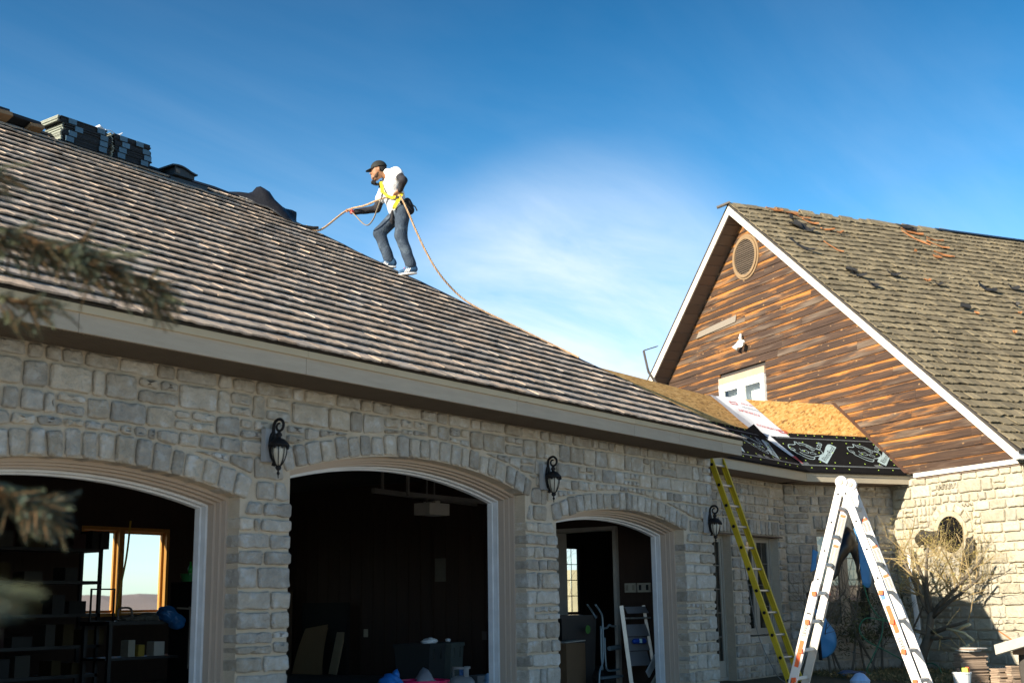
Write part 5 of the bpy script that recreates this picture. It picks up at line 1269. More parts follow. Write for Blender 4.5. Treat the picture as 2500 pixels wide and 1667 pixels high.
# torn scraps on the house roof
M_FELT = mat('black_felt', (.02, .02, .021), .7, .2); M_SPLIN = mat('orange_splinter', (.34, .14, .05), .8, .3, None, 5, .3)
def hr(px_t, v): return hroof(px_t, v, .045)
def scrap(name, lab, cat, t, v, w, l, m, ang, lift=.03, thk=.012, grp=None, curl=.03):
    mb = MB(); mb.tint = (rnd(), rnd(), rnd()); vs = []; n = 4
    for i in range(n+1):
        f = i/n-.5
        for sgn in (-.5, .5): 
            a = f*l; b = sgn*w*ru(.6, 1.1); tt = t+a*math.cos(ang)-b*math.sin(ang); vv = v+a*math.sin(ang)+b*math.cos(ang); vs.append(hroof(tt, vv, .035+lift*ru(.2, 1)+curl*(f*2)**2))
    k = len(vs); nrm = (hroof(0, 0, 1)-hroof(0, 0, 0))*thk; fs = [(2*i, 2*i+1, 2*i+3, 2*i+2) for i in range(n)]
    mb.add(vs+[q+nrm for q in vs], fs+[tuple(q+k for q in reversed(f)) for f in fs]+[(2*i, 2*i+2, 2*i+2+k, 2*i+k) for i in range(n)]+[(2*i+1, 2*i+1+k, 2*i+3+k, 2*i+3) for i in range(n)]+[(0, k, k+1, 1), (2*n, 2*n+1, 2*n+1+k, 2*n+k)])
    return tag(mb.build(name, m, None, fix=True), lab, cat, grp)
SC = [('f', .62, 8.25, .30, .34, .5), ('f', .80, 8.12, .2, .3, -.4), ('f', .72, 8.62, .1, .3, 1.2), ('s', .55, 9.05, .07, .4, -.1), ('s', .85, 9.02, .09, .5, -.2), ('s', 1.1, 8.85, .07, .4, -.5), ('s', 1.15, 8.55, .08, .35, -.4), ('s', 1.4, 8.25, .06, .4, .2), ('s', 1.65, 8.16, .05, .25, .5), ('s', .9, 7.25, .05, .5, -1.2), ('f', .05, 7.1, .12, .55, -.95),
  ('f', 3.9, 9.0, .2, .35, .1), ('f', 4.05, 8.85, .15, .25, .8), ('s', 3.95, 8.75, .06, .5, -.35), ('s', 3.78, 8.38, .045, .75, -1.2), ('s', 4.2, 8.15, .05, .5, -.6), ('s', 3.95, 7.6, .05, .45, -.5), ('s', 3.62, 7.4, .14, .18, .2), ('s', 3.2, 7.6, .06, .1, .9), ('s', 4.35, 8.45, .06, .4, -.2),
  ('f', .55, 6.08, .24, .16, .9), ('f', .62, 5.95, .12, .3, -.6), ('f', .68, 5.52, .16, .2, -.3), ('f', 1.57, 6.14, .12, .25, -.4), ('f', 2.38, 4.88, .2, .14, 1.1), ('f', 3.78, 5.96, .16, .38, -.5), ('f', 4.63, 6.16, .12, .24, -.4), ('f', 2.5, 5.9, .08, .2, 0), ('s', 2.36, 6.05, .07, .16, .2), ('s', 2.5, 4.7, .07, .08, 0), ('s', 2.82, 3.99, .05, .07, 0), ('f', 3.95, 5.3, .1, .14, .3), ('s', 3.74, 4.91, .05, .07, 0)]
NAME = ['largest black felt scrap in the heap by the gable apex', 'ragged black felt scrap just below the largest one by the gable apex', 'narrow black felt scrap above the largest one by the gable apex', 'thin orange cedar splinter on the ridge nearest the gable apex', 'broad orange cedar splinter on the ridge by the gable apex', 'orange cedar splinter at the right end of the ridge heap by the apex', 'red brown cedar splinter beside the largest black felt scrap', 'cedar splinter at the right of the felt heap by the apex', 'short cedar splinter furthest right of the apex felt heap', 'long cedar splinter lying alone below the apex felt heap', 'long flat black felt strip by the upper white rake board',
 'large black felt scrap at the ridge where the dark ridge strip begins', 'small black felt scrap below the large one at the dark ridge strip', 'upper long orange cedar splinter below the dark ridge strip', 'steep long orange cedar splinter below the dark ridge strip', 'orange cedar splinter at the right of the heap below the ridge strip', 'lowest flat orange cedar splinter of the heap below the ridge strip', 'orange block of cedar at the foot of the heap below the ridge strip', 'small orange cedar chip left of the heap below the ridge strip', 'short orange cedar splinter close under the dark ridge strip',
 'upright black felt flap standing on the middle of the house roof', 'black felt scrap lying at the foot of the upright black flap', 'flat black felt scrap below the upright black flap, nearer the rake', 'black felt scrap right of the upright black flap', 'upright black felt piece standing lower on the old shakes', 'wide flat black felt patch near the right picture edge', 'black felt patch cut by the right picture edge', 'tiny black felt chip above the lower upright felt piece', 'orange cedar chip in the middle of the house roof', 'tiny orange cedar chip beside the lower upright felt piece', 'tiny orange cedar chip, the lowest on the house roof', 'small black felt chip near the right edge below the wide felt patch', 'tiny orange cedar chip near the right picture edge']
for (k, t, v, w, l, a), nm_ in zip(SC, NAME):
    if k == 'f': scrap('felt_scrap', nm_, 'roofing scrap', t, v, w, l, M_FELT, a, .05, .008, 'black felt scraps on the house roof', .05)
    else: scrap('shake_splinter', nm_, 'wood splinter', t, v, w, l, M_SPLIN, a, .03, .014, 'cedar splinters on the house roof')
# ================================================================== YELLOW LADDER
yl = thing('extension_ladder', 'yellow fibreglass ladder leaning on the wing eave beside the garage corner', 'ladder', (15.86, 7.14, -.1))
M_YR = mat('yellow_fibreglass', (.50, .36, .015), .5, .05, None, 5, .18); M_ALU = mat('dull_aluminium', (.50, .49, .46), .4, .05, metal=.7)
TL = math.tan(R(18.4)); yl_y = lambda z: 8.095-(2.8875-z)*TL
for s in (-1, 1):
    x = 15.86+s*.185; mb = MB(); a, b = Vector((x, yl_y(-.1), -.1)), Vector((x, yl_y(3.0), 3.0)); mb.beam(a, b, .010, .078); q = Vector((-s*.016, 0, 0)); d = (b-a).normalized(); n_ = Vector((0, d.z, -d.y))
    for e in (-1, 1): mb.beam(a+q+n_*e*.0345, b+q+n_*e*.0345, .022, .009)
    mb.build('rail', M_YR, yl)
    mb = MB(); mb.box((x, yl_y(-.07), -.06), (.05, .11, .08)); mb.build('foot', M_BLACKM, yl)
k = 0; z = 2.036+.289*3
while z > -.05:
    mb = MB(); mb.tube([(15.66, yl_y(z), z), (16.06, yl_y(z), z)], .0165, 10); mb.build('rung', M_ALU, yl)
    mb = MB()
    for s in (-1, 1): mb.lathe([(.001, 0), (.024, 0), (.02, .012), (.001, .012)], 8, (15.86+s*.192, yl_y(z), z), 0, Matrix.Rotation(R(90*s), 3, 'Y'))
    mb.build('rung_ferrule', M_BLACKM, yl); z -= .289
# thin cord hanging beside the ladder
mb = MB(); mb.tube(smooth_path([(15.80, 7.75, 1.55), (15.86, 7.70, 1.0), (16.0, 7.68, .55), (16.15, 7.6, .2), (16.3, 7.55, .0), (16.35, 7.4, -.09)], 6), .006, 5); tag(mb.build('hanging_cord', mat('grey_cord', (.22, .21, .2), .8), None, smooth=True), 'thin grey cord hanging down behind the yellow ladder', 'cord')
# ================================================================== WHITE FOLDING LADDER
M_LW = mat('bright_aluminium', (.60, .57, .545), .5, .05, None, 6, .12, metal=.1); M_LG = mat('grey_and_shaded_aluminium', (.42, .41, .38), .5, .05, None, 6, .15, metal=.3)
M_ORG = mat('orange_plastic', (.75, .11, .02), .45, .03); M_LAB = mat('grey_label', (.46, .45, .42), .5); M_INK = mat('black_ink', (.02, .02, .02), .6); M_GINK = mat('dark_grey_ink', (.10, .10, .10), .6)
LA = Vector((math.cos(R(6.4)), math.sin(R(6.4)), 0)); LBv = Vector((-LA.y, LA.x, 0)); LT0 = Vector((12.66, 5.04, 2.255))
wl = thing('folding_ladder', 'white aluminium folding ladder standing open as a tall letter A', 'ladder', (12.85, 5.06, -.1))
HT = 2.355; LEN = HT*math.sqrt(1+.31*.31)
def LP(sd, s, a, q=0.):   # sd side +1 left/-1 right, s metres down the leg, a metres along the rung axis, q across the rail
    d = (LBv*sd*.31-Vector((0, 0, 1))).normalized(); w = (LBv*sd+Vector((0, 0, .31))).normalized()
    return LT0+LA*a+d*s+w*q
def lrail(name, sd, s0, s1, a0, a1, w, th, m, flare=0.):
    mb = MB(); f = lambda s: flare*(s/LEN)
    p = []
    for s in (s0, s1):
        for a, q in ((a0, -w/2), (a1, -w/2), (a1, w/2), (a0, w/2)): p.append(LP(sd, s, a+f(s)*(1 if a0 > .19 else -1), q))
    mb.hexa(p); return mb.build(name, m, wl, fix=True)
for sd in (1, -1):
    for a0, a1, far in ((-.012, .012, 0), (.358, .382, 1)):
        lrail('upper_rail', sd, .03, LEN*(.66 if not far else .60), a0, a1, .078, .024, M_LW, .015)
        o = -.034 if not far else .034
        lrail('lower_rail', sd, LEN*.44 if not far else LEN*.52, LEN, a0+o, a1+o, .086, .024, M_LW if (not far or sd < 0) else M_LG, .015)  # far left rail takes the grey: shade put into its colour
        mb = MB(); mb.box(tuple(LP(sd, LEN-.02, (a0+a1)/2+o, 0)), (.06, .09, .06)); mb.build('foot', M_BLACKM, wl)
    for i in range(1, 8):
        s = i*.3048-.02
        low = s > LEN*.55
        a0, a1 = (-.045, .415) if low else (.012, .358)
        mb = MB(); d = LP(sd, s, a0), LP(sd, s, a1); mb.beam(d[0], d[1], .036, .034, 0, (LBv*sd*.3+Vector((0, 0, 1)))); mb.build('rung', M_LG, wl)
        if s > LEN*.42:
            mb = MB(); mb.box(tuple(LP(sd, s, -.058, -.01)), (.04, .045, .045)); mb.box(tuple(LP(sd, s, .43, -.01)), (.035, .04, .035)); mb.build('rung_lock', M_ORG, wl)
    for i in range(1, 5):
        mb = MB(); mb.lathe([(.001, 0), (.011, 0), (.011, .004), (.001, .004)], 8, tuple(LP(sd, i*.3048-.17, -.0165-.001*i)), 0, Matrix.Rotation(R(90), 3, 'Y')); mb.build('rail_bolt', M_BLACKM, wl)
def lplate(sd, s0, s1, a, q0, q1, m, name='label', par=None):
    mb = MB(); p = [LP(sd, s0, a, q0), LP(sd, s1, a, q0), LP(sd, s1, a, q1), LP(sd, s0, a, q1)]; mb.add(p+[v+LA*.0015 for v in p], BOXF); return mb.build(name, m, par or wl, fix=True)
def label(sd, s0, s1, a, heads, w=.034):
    p = lplate(sd, s0, s1, a, -w, w, M_LAB)
    lplate(sd, s0+.01, s0+.04, a-.0012, -w+.005, w-.005, M_ORG, 'label_header', p)
    mb = MB(); s = s0+.05; random.seed(int(s0*1000))
    while s < s1-.015:
        for q in (-1, 1):
            e = w-.004; pq = [LP(sd, s, a-.0012, q*e), LP(sd, s+.007, a-.0012, q*e), LP(sd, s+.007, a-.0012, q*e*ru(.05, .3)), LP(sd, s, a-.0012, q*e*ru(.05, .3))]; mb.add(pq, [(0, 1, 2, 3)])
        s += .013
    mb.build('label_text', M_GINK, p)
label(1, .33, .60, .3565, 1); label(1, .66, .93, .3565, 1); label(-1, .38, .54, .3565, 1); label(-1, .68, .95, .3565, 1); label(-1, 1.0, 1.18, .3565, 1)
def ladder_word(sd, s, a, word, hgt, m, par, flip=1):
    Pq = lambda u, v, o: LP(sd, s-u*flip if False else s+u, a-o, v)
    V, F = TXT.setdefault(word, text_mesh(word, 1.0)); mb = MB()
    if sd > 0: vs = [LP(sd, s-v[0]*hgt, a, (v[1]-.35)*hgt*1.0) for v in V]
    else: vs = [LP(sd, s+v[0]*hgt, a, (v[1]-.35)*hgt*1.0) for v in V]
    mb.add(vs, F); return mb.build('lettering', m, par)
p = lplate(1, 1.42, 1.66, -.0600, -.024, .024, M_LAB); lplate(1, 1.405, 1.42, -.0602, -.024, .024, M_INK, 'label_edge', p); ladder_word(1, 1.655, -.0622, 'LEVELER', .050, M_INK, p)
p = lplate(1, 1.70, 1.98, -.0600, -.022, .022, M_ORG)
p = lplate(-1, 1.34, 1.62, -.0600, -.022, .022, M_ORG)
p = lplate(-1, 1.66, 1.93, -.0600, -.024, .024, M_LAB); ladder_word(-1, 1.67, -.0622, 'LEVELER', .050, M_INK, p)
p = lplate(1, 2.1, 2.35, -.0600, -.022, .022, M_INK); lplate(1, 2.14, 2.22, -.0617, -.012, .012, M_ORG, 'label_header', p)
lplate(-1, 1.22, 1.27, -.0600, -.03, .01, mat('blue_tape', (.08, .2, .5), .5), 'tape')
for a in (-.02, .345):
    t_ = LT0+LA*a; mb = MB(); mb.lathe([(.001, 0), (.062, 0), (.066, .02), (.062, .045), (.001, .045)], 20, tuple(t_+Vector((0, 0, -.005))), 0, Matrix.Rotation(R(6.4), 3, 'Z') @ Matrix.Rotation(R(90), 3, 'Y')); h_ = mb.build('hinge', M_LW, wl, fix=True)
    mb = MB(); mb.lathe([(.001, -.012), (.024, -.012), (.028, 0), (.03, .002)], 12, tuple(t_+Vector((0, 0, -.005))), 0, Matrix.Rotation(R(6.4), 3, 'Z') @ Matrix.Rotation(R(90), 3, 'Y')); mb.build('hinge_knob', mat('tan_hinge_knob', (.50, .38, .26), .5), h_, fix=True)
# ================================================================== TREES, SHRUB
M_BARK = mat('grey_bark', (.125, .105, .08), .9, .2, None, 12, .35, bump=.8, bscale=40); M_TWIG = mat('tan_twig', (.42, .32, .14), .8, .25); M_LIMB = mat('sunlit_limb_bark', (.32, .24, .12), .85, .3, None, 12, .3); M_CUT = mat('pale_cut_wood', (.62, .50, .28), .8, .1)  # limb bark lightened from the trunk grey to carry the sunlight
M_LEAF = mat('yellowed_leaf', (.34, .26, .06), .8, .3, (.17, .17, .05)); M_LEAFD = mat('dark_green_leaf', (.04, .055, .022), .7, .4, (.10, .09, .03))
def grow(p, d, L, r, lvl, mb_by, spread, up, nch, taper=.6, out=None, wob=.25):
    k = 5; pts = [Vector(p)]; rs = [r]; q = Vector(p); dd = Vector(d).normalized()
    for i in range(k):
        dd = (dd+Vector((ru(-1, 1), ru(-1, 1), ru(-1, 1)))*wob+Vector((0, 0, up))).normalized(); q = q+dd*L/k; pts.append(q.copy()); rs.append(r*(1-(1-taper)*(i+1)/k))
    mb_by[min(lvl, 2)].tint = (rnd(), rnd(), rnd()); mb_by[min(lvl, 2)].tube(pts, rs, 6 if lvl == 0 else (5 if lvl == 1 else 3), caps=lvl < 2)
    if lvl >= len(nch):
        if out is not None: out += pts[1:]
        return
    for i in range(nch[lvl]):
        f = ru(.25, 1.0); j = min(k-1, int(f*k)); b = pts[j].lerp(pts[j+1], f*k-j if f < 1 else 1)
        ax = (pts[j+1]-pts[j]).normalized(); s = Vector((ru(-1, 1), ru(-1, 1), ru(-.6, 1))); s = (s-ax*s.dot(ax)).normalized()
        grow(b, ax*(1-spread)+s*spread, L*ru(.42, .7), rs[j]*ru(.3, .5), lvl+1, mb_by, spread, up, nch, taper, out, wob)
def leafcloud(mb, pts, n, size, jit):
    for i in range(n):
        p = random.choice(pts)+Vector((ru(-1, 1), ru(-1, 1), ru(-1, 1)))*jit; a = Vector((ru(-1, 1), ru(-1, 1), ru(-1, 1))).normalized(); b = a.orthogonal().normalized(); s = size*ru(.6, 1.3); mb.tint = (rnd(), rnd(), rnd())
        mb.add([p-a*s, p+b*s*.45, p+a*s, p-b*s*.45], [(0, 1, 2, 3)])
random.seed(21)
ft = thing('fruit_tree', 'bare pruned fruit tree with yellow twigs in front of the sunlit stone wall', 'tree', (20.0, 6.85, -.12))
MBS = [MB(), MB(), MB()]; tips = []
XT = FC.ex.copy(); YT = -NC; tb = FC(-15.91, -.62, -.12); T_ = lambda a, t, z: tb+XT*a+YT*t+Vector((0, 0, z+.12))
MBS[0].tube(smooth_path([T_(-.02, 0, -.12), T_(.04, 0, .08), T_(.16, .02, .28), T_(.28, .0, .48), T_(.31, .02, .60), T_(.38, .02, .84)], 3), [.092, .085, .08, .078, .077, .076, .075, .074, .072, .07, .068, .064, .06, .055, .05, .045], 9)
for base, d, L, r in (((.30, 0, .52), (1, .1, .02), .95, .042), ((.28, 0, .44), (.9, .2, -.22), .62, .04), ((.27, 0, .48), (-.75, .2, .2), .45, .04), ((.36, .02, .78), (-.42, .1, 1), 1.1, .040), ((.36, .02, .78), (.10, .25, 1), 1.0, .042), ((.38, .0, .8), (.85, -.1, .62), 1.25, .040), ((.38, .0, .82), (.45, .35, .9), 1.15, .036), ((.36, .0, .74), (1.0, .2, .30), 1.15, .036)):
    dv_ = XT*d[0]+YT*d[1]+Vector((0, 0, d[2])); low = d[2] < .25
    grow(T_(*base), dv_, L, r, 0, MBS, .62, .02 if low else .05, (3, 3) if low else (7, 7, 4), .5, None if low else tips, .19)
t0 = MBS[0].build('trunk', M_BARK, ft, smooth=True); MBS[1].build('limb', M_LIMB, ft, kind='stuff'); MBS[2].build('twig', M_TWIG, ft, kind='stuff')
mb = MB(); leafcloud(mb, tips, 900, .016, .02); mb.build('leaf', M_LEAF, ft, kind='stuff')
mb = MB()
for a in ([(.80, .12, .58), (.95, .12, .56), (1.15, .12, .52), (1.33, .12, .42)], [(.98, .1, .54), (1.12, .1, .62), (1.26, .1, .65)], [(1.0, .25, .30), (1.15, .25, .28), (1.36, .25, .36)]): mb.tube([T_(*q) for q in a], [.022, .022, .02, .018][:len(a)], 6)
mb.build('cut_branch', M_CUT, ft, smooth=True, kind='stuff')
# shrub before the bay window
random.seed(31)
sh = thing('shrub', 'dark half bare shrub growing in front of the bay window under the black sheet', 'shrub', tuple(FB(.65, -.75, -.1)))
MBS = [MB(), MB(), MB()]; tips = []
for s, t, L in ((.3, -.7, 1.1), (.55, -.6, 1.3), (.8, -.75, 1.1), (1.0, -.65, 1.0), (1.2, -.55, .9), (0, -.8, 1.2), (-.35, -.5, 1.5), (.9, -.5, 1.2), (1.6, -.5, 1.5)):
    grow(FB(s, t, -.1), UB*ru(-.4, .4)-NB*ru(0, .25)+Vector((0, 0, 1)), L, .022, 0, MBS, .5, .05, (6, 5), .5, tips if s > .5 else None, .15)
MBS[0].build('stem', M_BARK, sh, kind='stuff'); MBS[1].build('limb', M_BARK, sh, kind='stuff'); MBS[2].build('twig', M_BARK, sh, kind='stuff')
mb = MB(); leafcloud(mb, [p for p in tips if (p-FB(1.0, -.6, p.z)).length < .6 and p.z < 1.1], 1500, .03, .08); mb.build('leaf', M_LEAFD, sh, kind='stuff')
# black and blue sheet thrown over the shrub
g = lambda s, t, z: tuple(FB(s, t, z))
M_BLUE = mat('blue_sheet', (.055, .22, .44), .45, .05, None, 3, .12)
bk_ = crumple('black_tarp', [[g(-.10, -.95, 1.28), g(.04, -1.0, 1.36), g(.16, -1.0, 1.50), g(.28, -1.0, 1.66), g(.38, -.98, 1.74), g(.46, -.96, 1.62), g(.53, -.95, 1.30)], [g(-.04, -.97, 1.44), g(.06, -1.03, 1.58), g(.18, -1.05, 1.74), g(.3, -1.05, 1.86), g(.42, -1.02, 1.86), g(.50, -1.0, 1.78), g(.56, -.97, 1.62)], [g(.08, -.95, 1.68), g(.17, -1.0, 1.84), g(.27, -1.02, 1.96), g(.38, -1.0, 2.05), g(.46, -.98, 2.04), g(.53, -.96, 1.96), g(.58, -.93, 1.84)], [g(.18, -.8, 1.86), g(.28, -.82, 1.98), g(.36, -.84, 2.08), g(.44, -.85, 2.14), g(.50, -.85, 2.15), g(.55, -.83, 2.10), g(.60, -.8, 2.0)]], mat('glossy_black_sheet', (.010, .010, .011), .3, .1), .006, 4, .03)
tag(bk_, 'black plastic sheet draped over the shrub before the bay window', 'plastic sheet')
b1 = crumple('blue_tarp', [[g(.53, -.92, 2.12), g(.60, -.93, 2.06), g(.66, -.9, 1.94)], [g(.57, -.96, 1.8), g(.68, -1.0, 1.72), g(.78, -.95, 1.62)], [g(.57, -.98, 1.26), g(.67, -1.02, 1.22), g(.77, -.96, 1.30)]], M_BLUE, .006, 5, .03, seed=8); tag(b1, 'blue plastic sheet hanging at the right side of the black sheet', 'plastic sheet')
b2 = crumple('blue_tarp', [[g(-.29, -.9, .90), g(-.24, -.92, .88), g(-.19, -.9, .82)], [g(-.29, -.95, .6), g(-.14, -1.0, .64), g(.0, -.95, .56)], [g(-.28, -.95, .38), g(-.12, -1.02, .40), g(.04, -.95, .42)], [g(-.26, -.9, .16), g(-.12, -.95, .20), g(.0, -.9, .26)]], M_BLUE, .006, 5, .025, seed=5); tag(b2, 'blue plastic sheet hanging low with a black edge, between the ladder legs', 'plastic sheet')
mb = MB(); mb.tube([Vector(g(-.315, -.93, .68)), Vector(g(-.31, -.97, .4)), Vector(g(-.285, -.95, .14))], .03, 5, squash=.3); mb.build('black_edge', M_BLACKM, b2)
b3 = crumple('blue_tarp', [[g(-.33, -.9, 1.44), g(-.28, -.95, 1.5)], [g(-.30, -.9, 1.68), g(-.24, -.95, 1.66)], [g(-.26, -.9, 1.80), g(-.2, -.95, 1.76)]], M_BLUE, .006, 5, .02, seed=6); tag(b3, 'narrow blue sheet edge showing left of the folding ladder top', 'plastic sheet')
b5 = crumple('blue_tarp', [[g(.10, -.7, 1.86), g(.22, -.75, 2.0)], [g(.2, -.65, 2.0), g(.33, -.7, 2.10)], [g(.26, -.55, 2.06), g(.36, -.6, 2.12)]], M_BLUE, .006, 4, .02, seed=7); tag(b5, 'small blue sheet fold behind the peak of the black sheet', 'plastic sheet')
# nesting box on a stake
nb_ = thing('nesting_box', 'brown wooden nesting box on a thin stake at the bend of the wing wall', 'nesting box', (18.80, 8.05, -.1))
mb = MB(); mb.lathe([(.001, -.1), (.075, -.1), (.10, -.03), (.095, .05), (.05, .10), (.001, .10)], 7, (18.80, 8.05, 1.10), 0, Matrix.Rotation(R(70), 3, 'X')); mb.build('box', mat('dark_brown_wood', (.10, .06, .035), .9, .1, None, 8, .3), nb_)
mb = MB(); mb.tube([(18.86, 8.05, 1.0), (18.98, 7.98, .6), (19.15, 7.9, -.1)], .012, 5); mb.build('stake', M_BARK, nb_)
# green hose
M_HOSE = mat('green_hose', (.02, .15, .075), .5, .05)
hp_ = smooth_path([g(0.58, -1.0, 1.25), g(0.64, -1.05, .95), g(0.78, -1.1, .75), g(1.03, -1.15, .68), g(0.78, -1.2, .70), g(0.43, -1.2, .75), g(0.28, -1.2, .6), g(0.36, -1.25, .42), g(0.63, -1.3, .28), g(0.98, -1.4, .08), g(1.18, -1.5, -.08)], 8)
mb = MB(); mb.tube(hp_, .009, 6); mb.tube(smooth_path([g(0.83, -1.1, .75), g(0.68, -1.2, .45), g(0.48, -1.2, .15), g(0.38, -1.2, -.05), g(0.63, -1.4, -.09), g(0.98, -1.6, -.09)], 8), .009, 6); mb.tube(smooth_path([g(1.18, -1.5, -.09), FC(-15.9, -.7, -.09), FC(-15.6, -.72, .06), FC(-15.3, -.8, .02), FC(-15.0, -1.0, -.09)], 8), .009, 6)
tag(mb.build('garden_hose', M_HOSE, None, smooth=True), 'green garden hose looping down over the shrub to the grass', 'hose')
# white trim board leaning in the corner
mb = MB(); mb.tube([FC(-16.55, -.12, 1.75), FC(-16.5, -.14, 1.2), FC(-16.42, -.16, .75), FC(-16.40, -.18, .4), FC(-16.33, -.20, .02)], [.02, .035, .05, .05, .03], 6, squash=.35); tag(mb.build('white_trim_strip', M_WHITE2, None), 'white bent trim strip leaning in the corner behind the fruit tree', 'trim strip')
# torn black boards hanging at the round window
tb_ = crumple('torn_felt', [[FC(-16.22, -.12, 2.12), FC(-16.0, -.2, 2.1), FC(-15.78, -.22, 2.06), FC(-15.58, -.2, 2.08)], [FC(-16.2, -.25, 1.98), FC(-16.0, -.35, 1.98), FC(-15.8, -.35, 2.0), FC(-15.62, -.3, 2.03)], [FC(-16.25, -.15, 1.85), FC(-16.05, -.2, 1.88), FC(-15.85, -.2, 1.93), FC(-15.7, -.2, 1.98)]], mat('dull_black_felt', (.03, .028, .026), .6, .1), .01, 3, .03); tag(tb_, 'torn black felt flap hanging in front of the round window', 'roofing scrap')
tb2 = crumple('torn_felt', [[FC(-15.25, -.06, 1.95), FC(-15.1, -.1, 1.97)], [FC(-15.4, -.08, 1.6), FC(-15.1, -.12, 1.75)], [FC(-15.5, -.06, 1.4), FC(-15.3, -.1, 1.5)]], M_FELT, .01, 3, .04, seed=9); tag(tb2, 'ragged black felt scrap caught in the fruit tree twigs right of the round window', 'roofing scrap')
# ================================================================== GROUND LEVEL BITS AT THE RIGHT
random.seed(41)
M_SHK = mat('weathered_shake_bundle', (.30, .225, .165), .9, .3, None, 5, .3, stretch=(3, 3, 30))
def shake_stack(c, n, w, lab, rz, lean=0):
    t = thing('shake_stack', lab, 'shake stack', c, rz, 'stacks of old shakes on the grass'); z = 0
    for i in range(n):
        h = ru(.018, .03); mb = MB(); mb.tint = (rnd(), rnd(), rnd()); mb.box((ru(-.02, .02)+lean*i, ru(-.02, .02), z+h/2), (w*ru(.85, 1.1), .38, h*.86)); mb.build('shake', M_SHK, t, local=True); z += h
    return t
rzw = math.atan2(XT.y, XT.x)-.2
shake_stack((17.75, 5.42, -.1), 17, .20, 'tall stack of old brown shakes left of the leaning pale board', rzw)
shake_stack((17.85, 4.98, -.1), 9, .20, 'low stack of old brown shakes under the leaning pale board', rzw)
shake_stack((17.75, 4.76, -.1), 10, .12, 'narrow stack of old shakes beside the dark felt roll', rzw)
mb = MB(); mb.beam((17.32, 4.95, .36), (17.25, 4.2, .58), .03, .14, 0, (.5, .1, 1)); tag(mb.build('pale_board', mat('pale_grey_board', (.36, .35, .30), .6, .05), None), 'pale grey board leaning across the shake stacks', 'board')
mb = MB(); mb.lathe([(.001, 0), (.16, 0), (.17, .2), (.16, .42), (.001, .42)], 14, (17.7, 4.60, -.1)); tag(mb.build('felt_roll', mat('dark_felt_roll', (.06, .055, .05), .9, .2, None, 14, .5), None), 'dark roll of roofing felt standing by the low shake stacks', 'felt roll')
bu = thing('bucket', 'white bucket holding tools in front of the tall shake stack', 'bucket', (16.9, 5.28, -.1)); bu.scale = (.8, .8, .66)
mb = MB(); mb.lathe([(.001, 0), (.12, 0), (.145, .27), (.155, .27), (.155, .30), (.14, .30), (.125, .05), (.001, .05)], 20, (0, 0, 0)); mb.build('shell', M_WHITE2, bu, local=True, smooth=False)
tl = MB(); tl.beam((-.03, .02, .1), (.02, .05, .335), .03, .03); tl.beam((.06, -.05, .1), (.08, -.02, .33), .04, .03); tag(tl.build('tool', M_BLACKM, None), 'black tool handles standing in the white bucket', 'tools'); bpy.data.objects['tool'].location = (16.9, 5.28, -.19)
tl = MB(); tl.box((16.93, 5.24, .12), (.06, .07, .06)); tag(tl.build('tape_roll', mat('lime_tape', (.55, .75, .08), .5), None), 'lime green tape roll in the white bucket', 'tape')
tl = MB(); tl.box((16.96, 5.22, .13), (.05, .04, .06)); tag(tl.build('orange_tool', M_ORG, None), 'small orange tool in the white bucket', 'tool')
mb = MB(); mb.box((17.6, 4.52, .62), (.2, .16, .36), 0, Matrix.Rotation(.3, 3, 'Z')); o = mb.build('wrapper_pack', mat('blue_white_wrapper', (.35, .42, .55), .5, .1, (.6, .6, .62), 9, .5), None); tag(o, 'blue and white wrapped pack standing on the felt roll at the right edge', 'package'); 
mb = MB(); mb.box((17.62, 4.62, .37), (.34, .3, .14)); tag(mb.build('brown_carton', mat('brown_carton', (.20, .12, .07), .8), None), 'brown carton under the blue and white wrapped pack', 'carton')
mb = MB(); mb.beam((17.6, 4.8, .48), (17.55, 4.95, .60), .03, .02); tag(mb.build('red_splinter', M_SPLIN, None), 'orange brown wood splinter sticking up beside the carton', 'wood splinter')
for i in range(3):
    mb = MB(); mb.box((17.75+ru(-.05, .05), 5.42-.03*i, .335+.016*i), (.3, .2, .012), 0, Matrix.Rotation(rzw+ru(-.3, .3), 3, 'Z'))
    tag(mb.build('loose_shake', M_LAB if i != 1 else M_SHK, None), ['pale shake lying lowest across the tall shake stack', 'brown shake lying across the tall shake stack between two pale ones', 'pale shake lying on the very top of the tall shake stack'][i], 'shake', 'loose shakes on the tall stack')
mb = MB(); mb.lathe([(.001, 0), (.11, 0), (.13, .12), (.06, .20), (.001, .22)], 12, (16.0, 6.3, -.1)); tag(mb.build('blue_bag', mat('pale_blue_bag', (.35, .5, .72), .5), None), 'pale blue bag on the grass behind the folding ladder', 'bag')
b4 = crumple('blue_tarp', [[(18.4, 7.5, -.08), (18.6, 7.4, -.06), (18.8, 7.3, -.08)], [(18.45, 7.6, -.04), (18.65, 7.5, .0), (18.9, 7.35, -.05)], [(18.5, 7.7, -.08), (18.7, 7.6, -.06), (19.0, 7.4, -.08)]], mat('dark_blue_sheet', (.02, .07, .16), .5), .006, 3, .03); tag(b4, 'crumpled dark blue plastic sheet lying on the grass by the wing wall', 'plastic sheet')
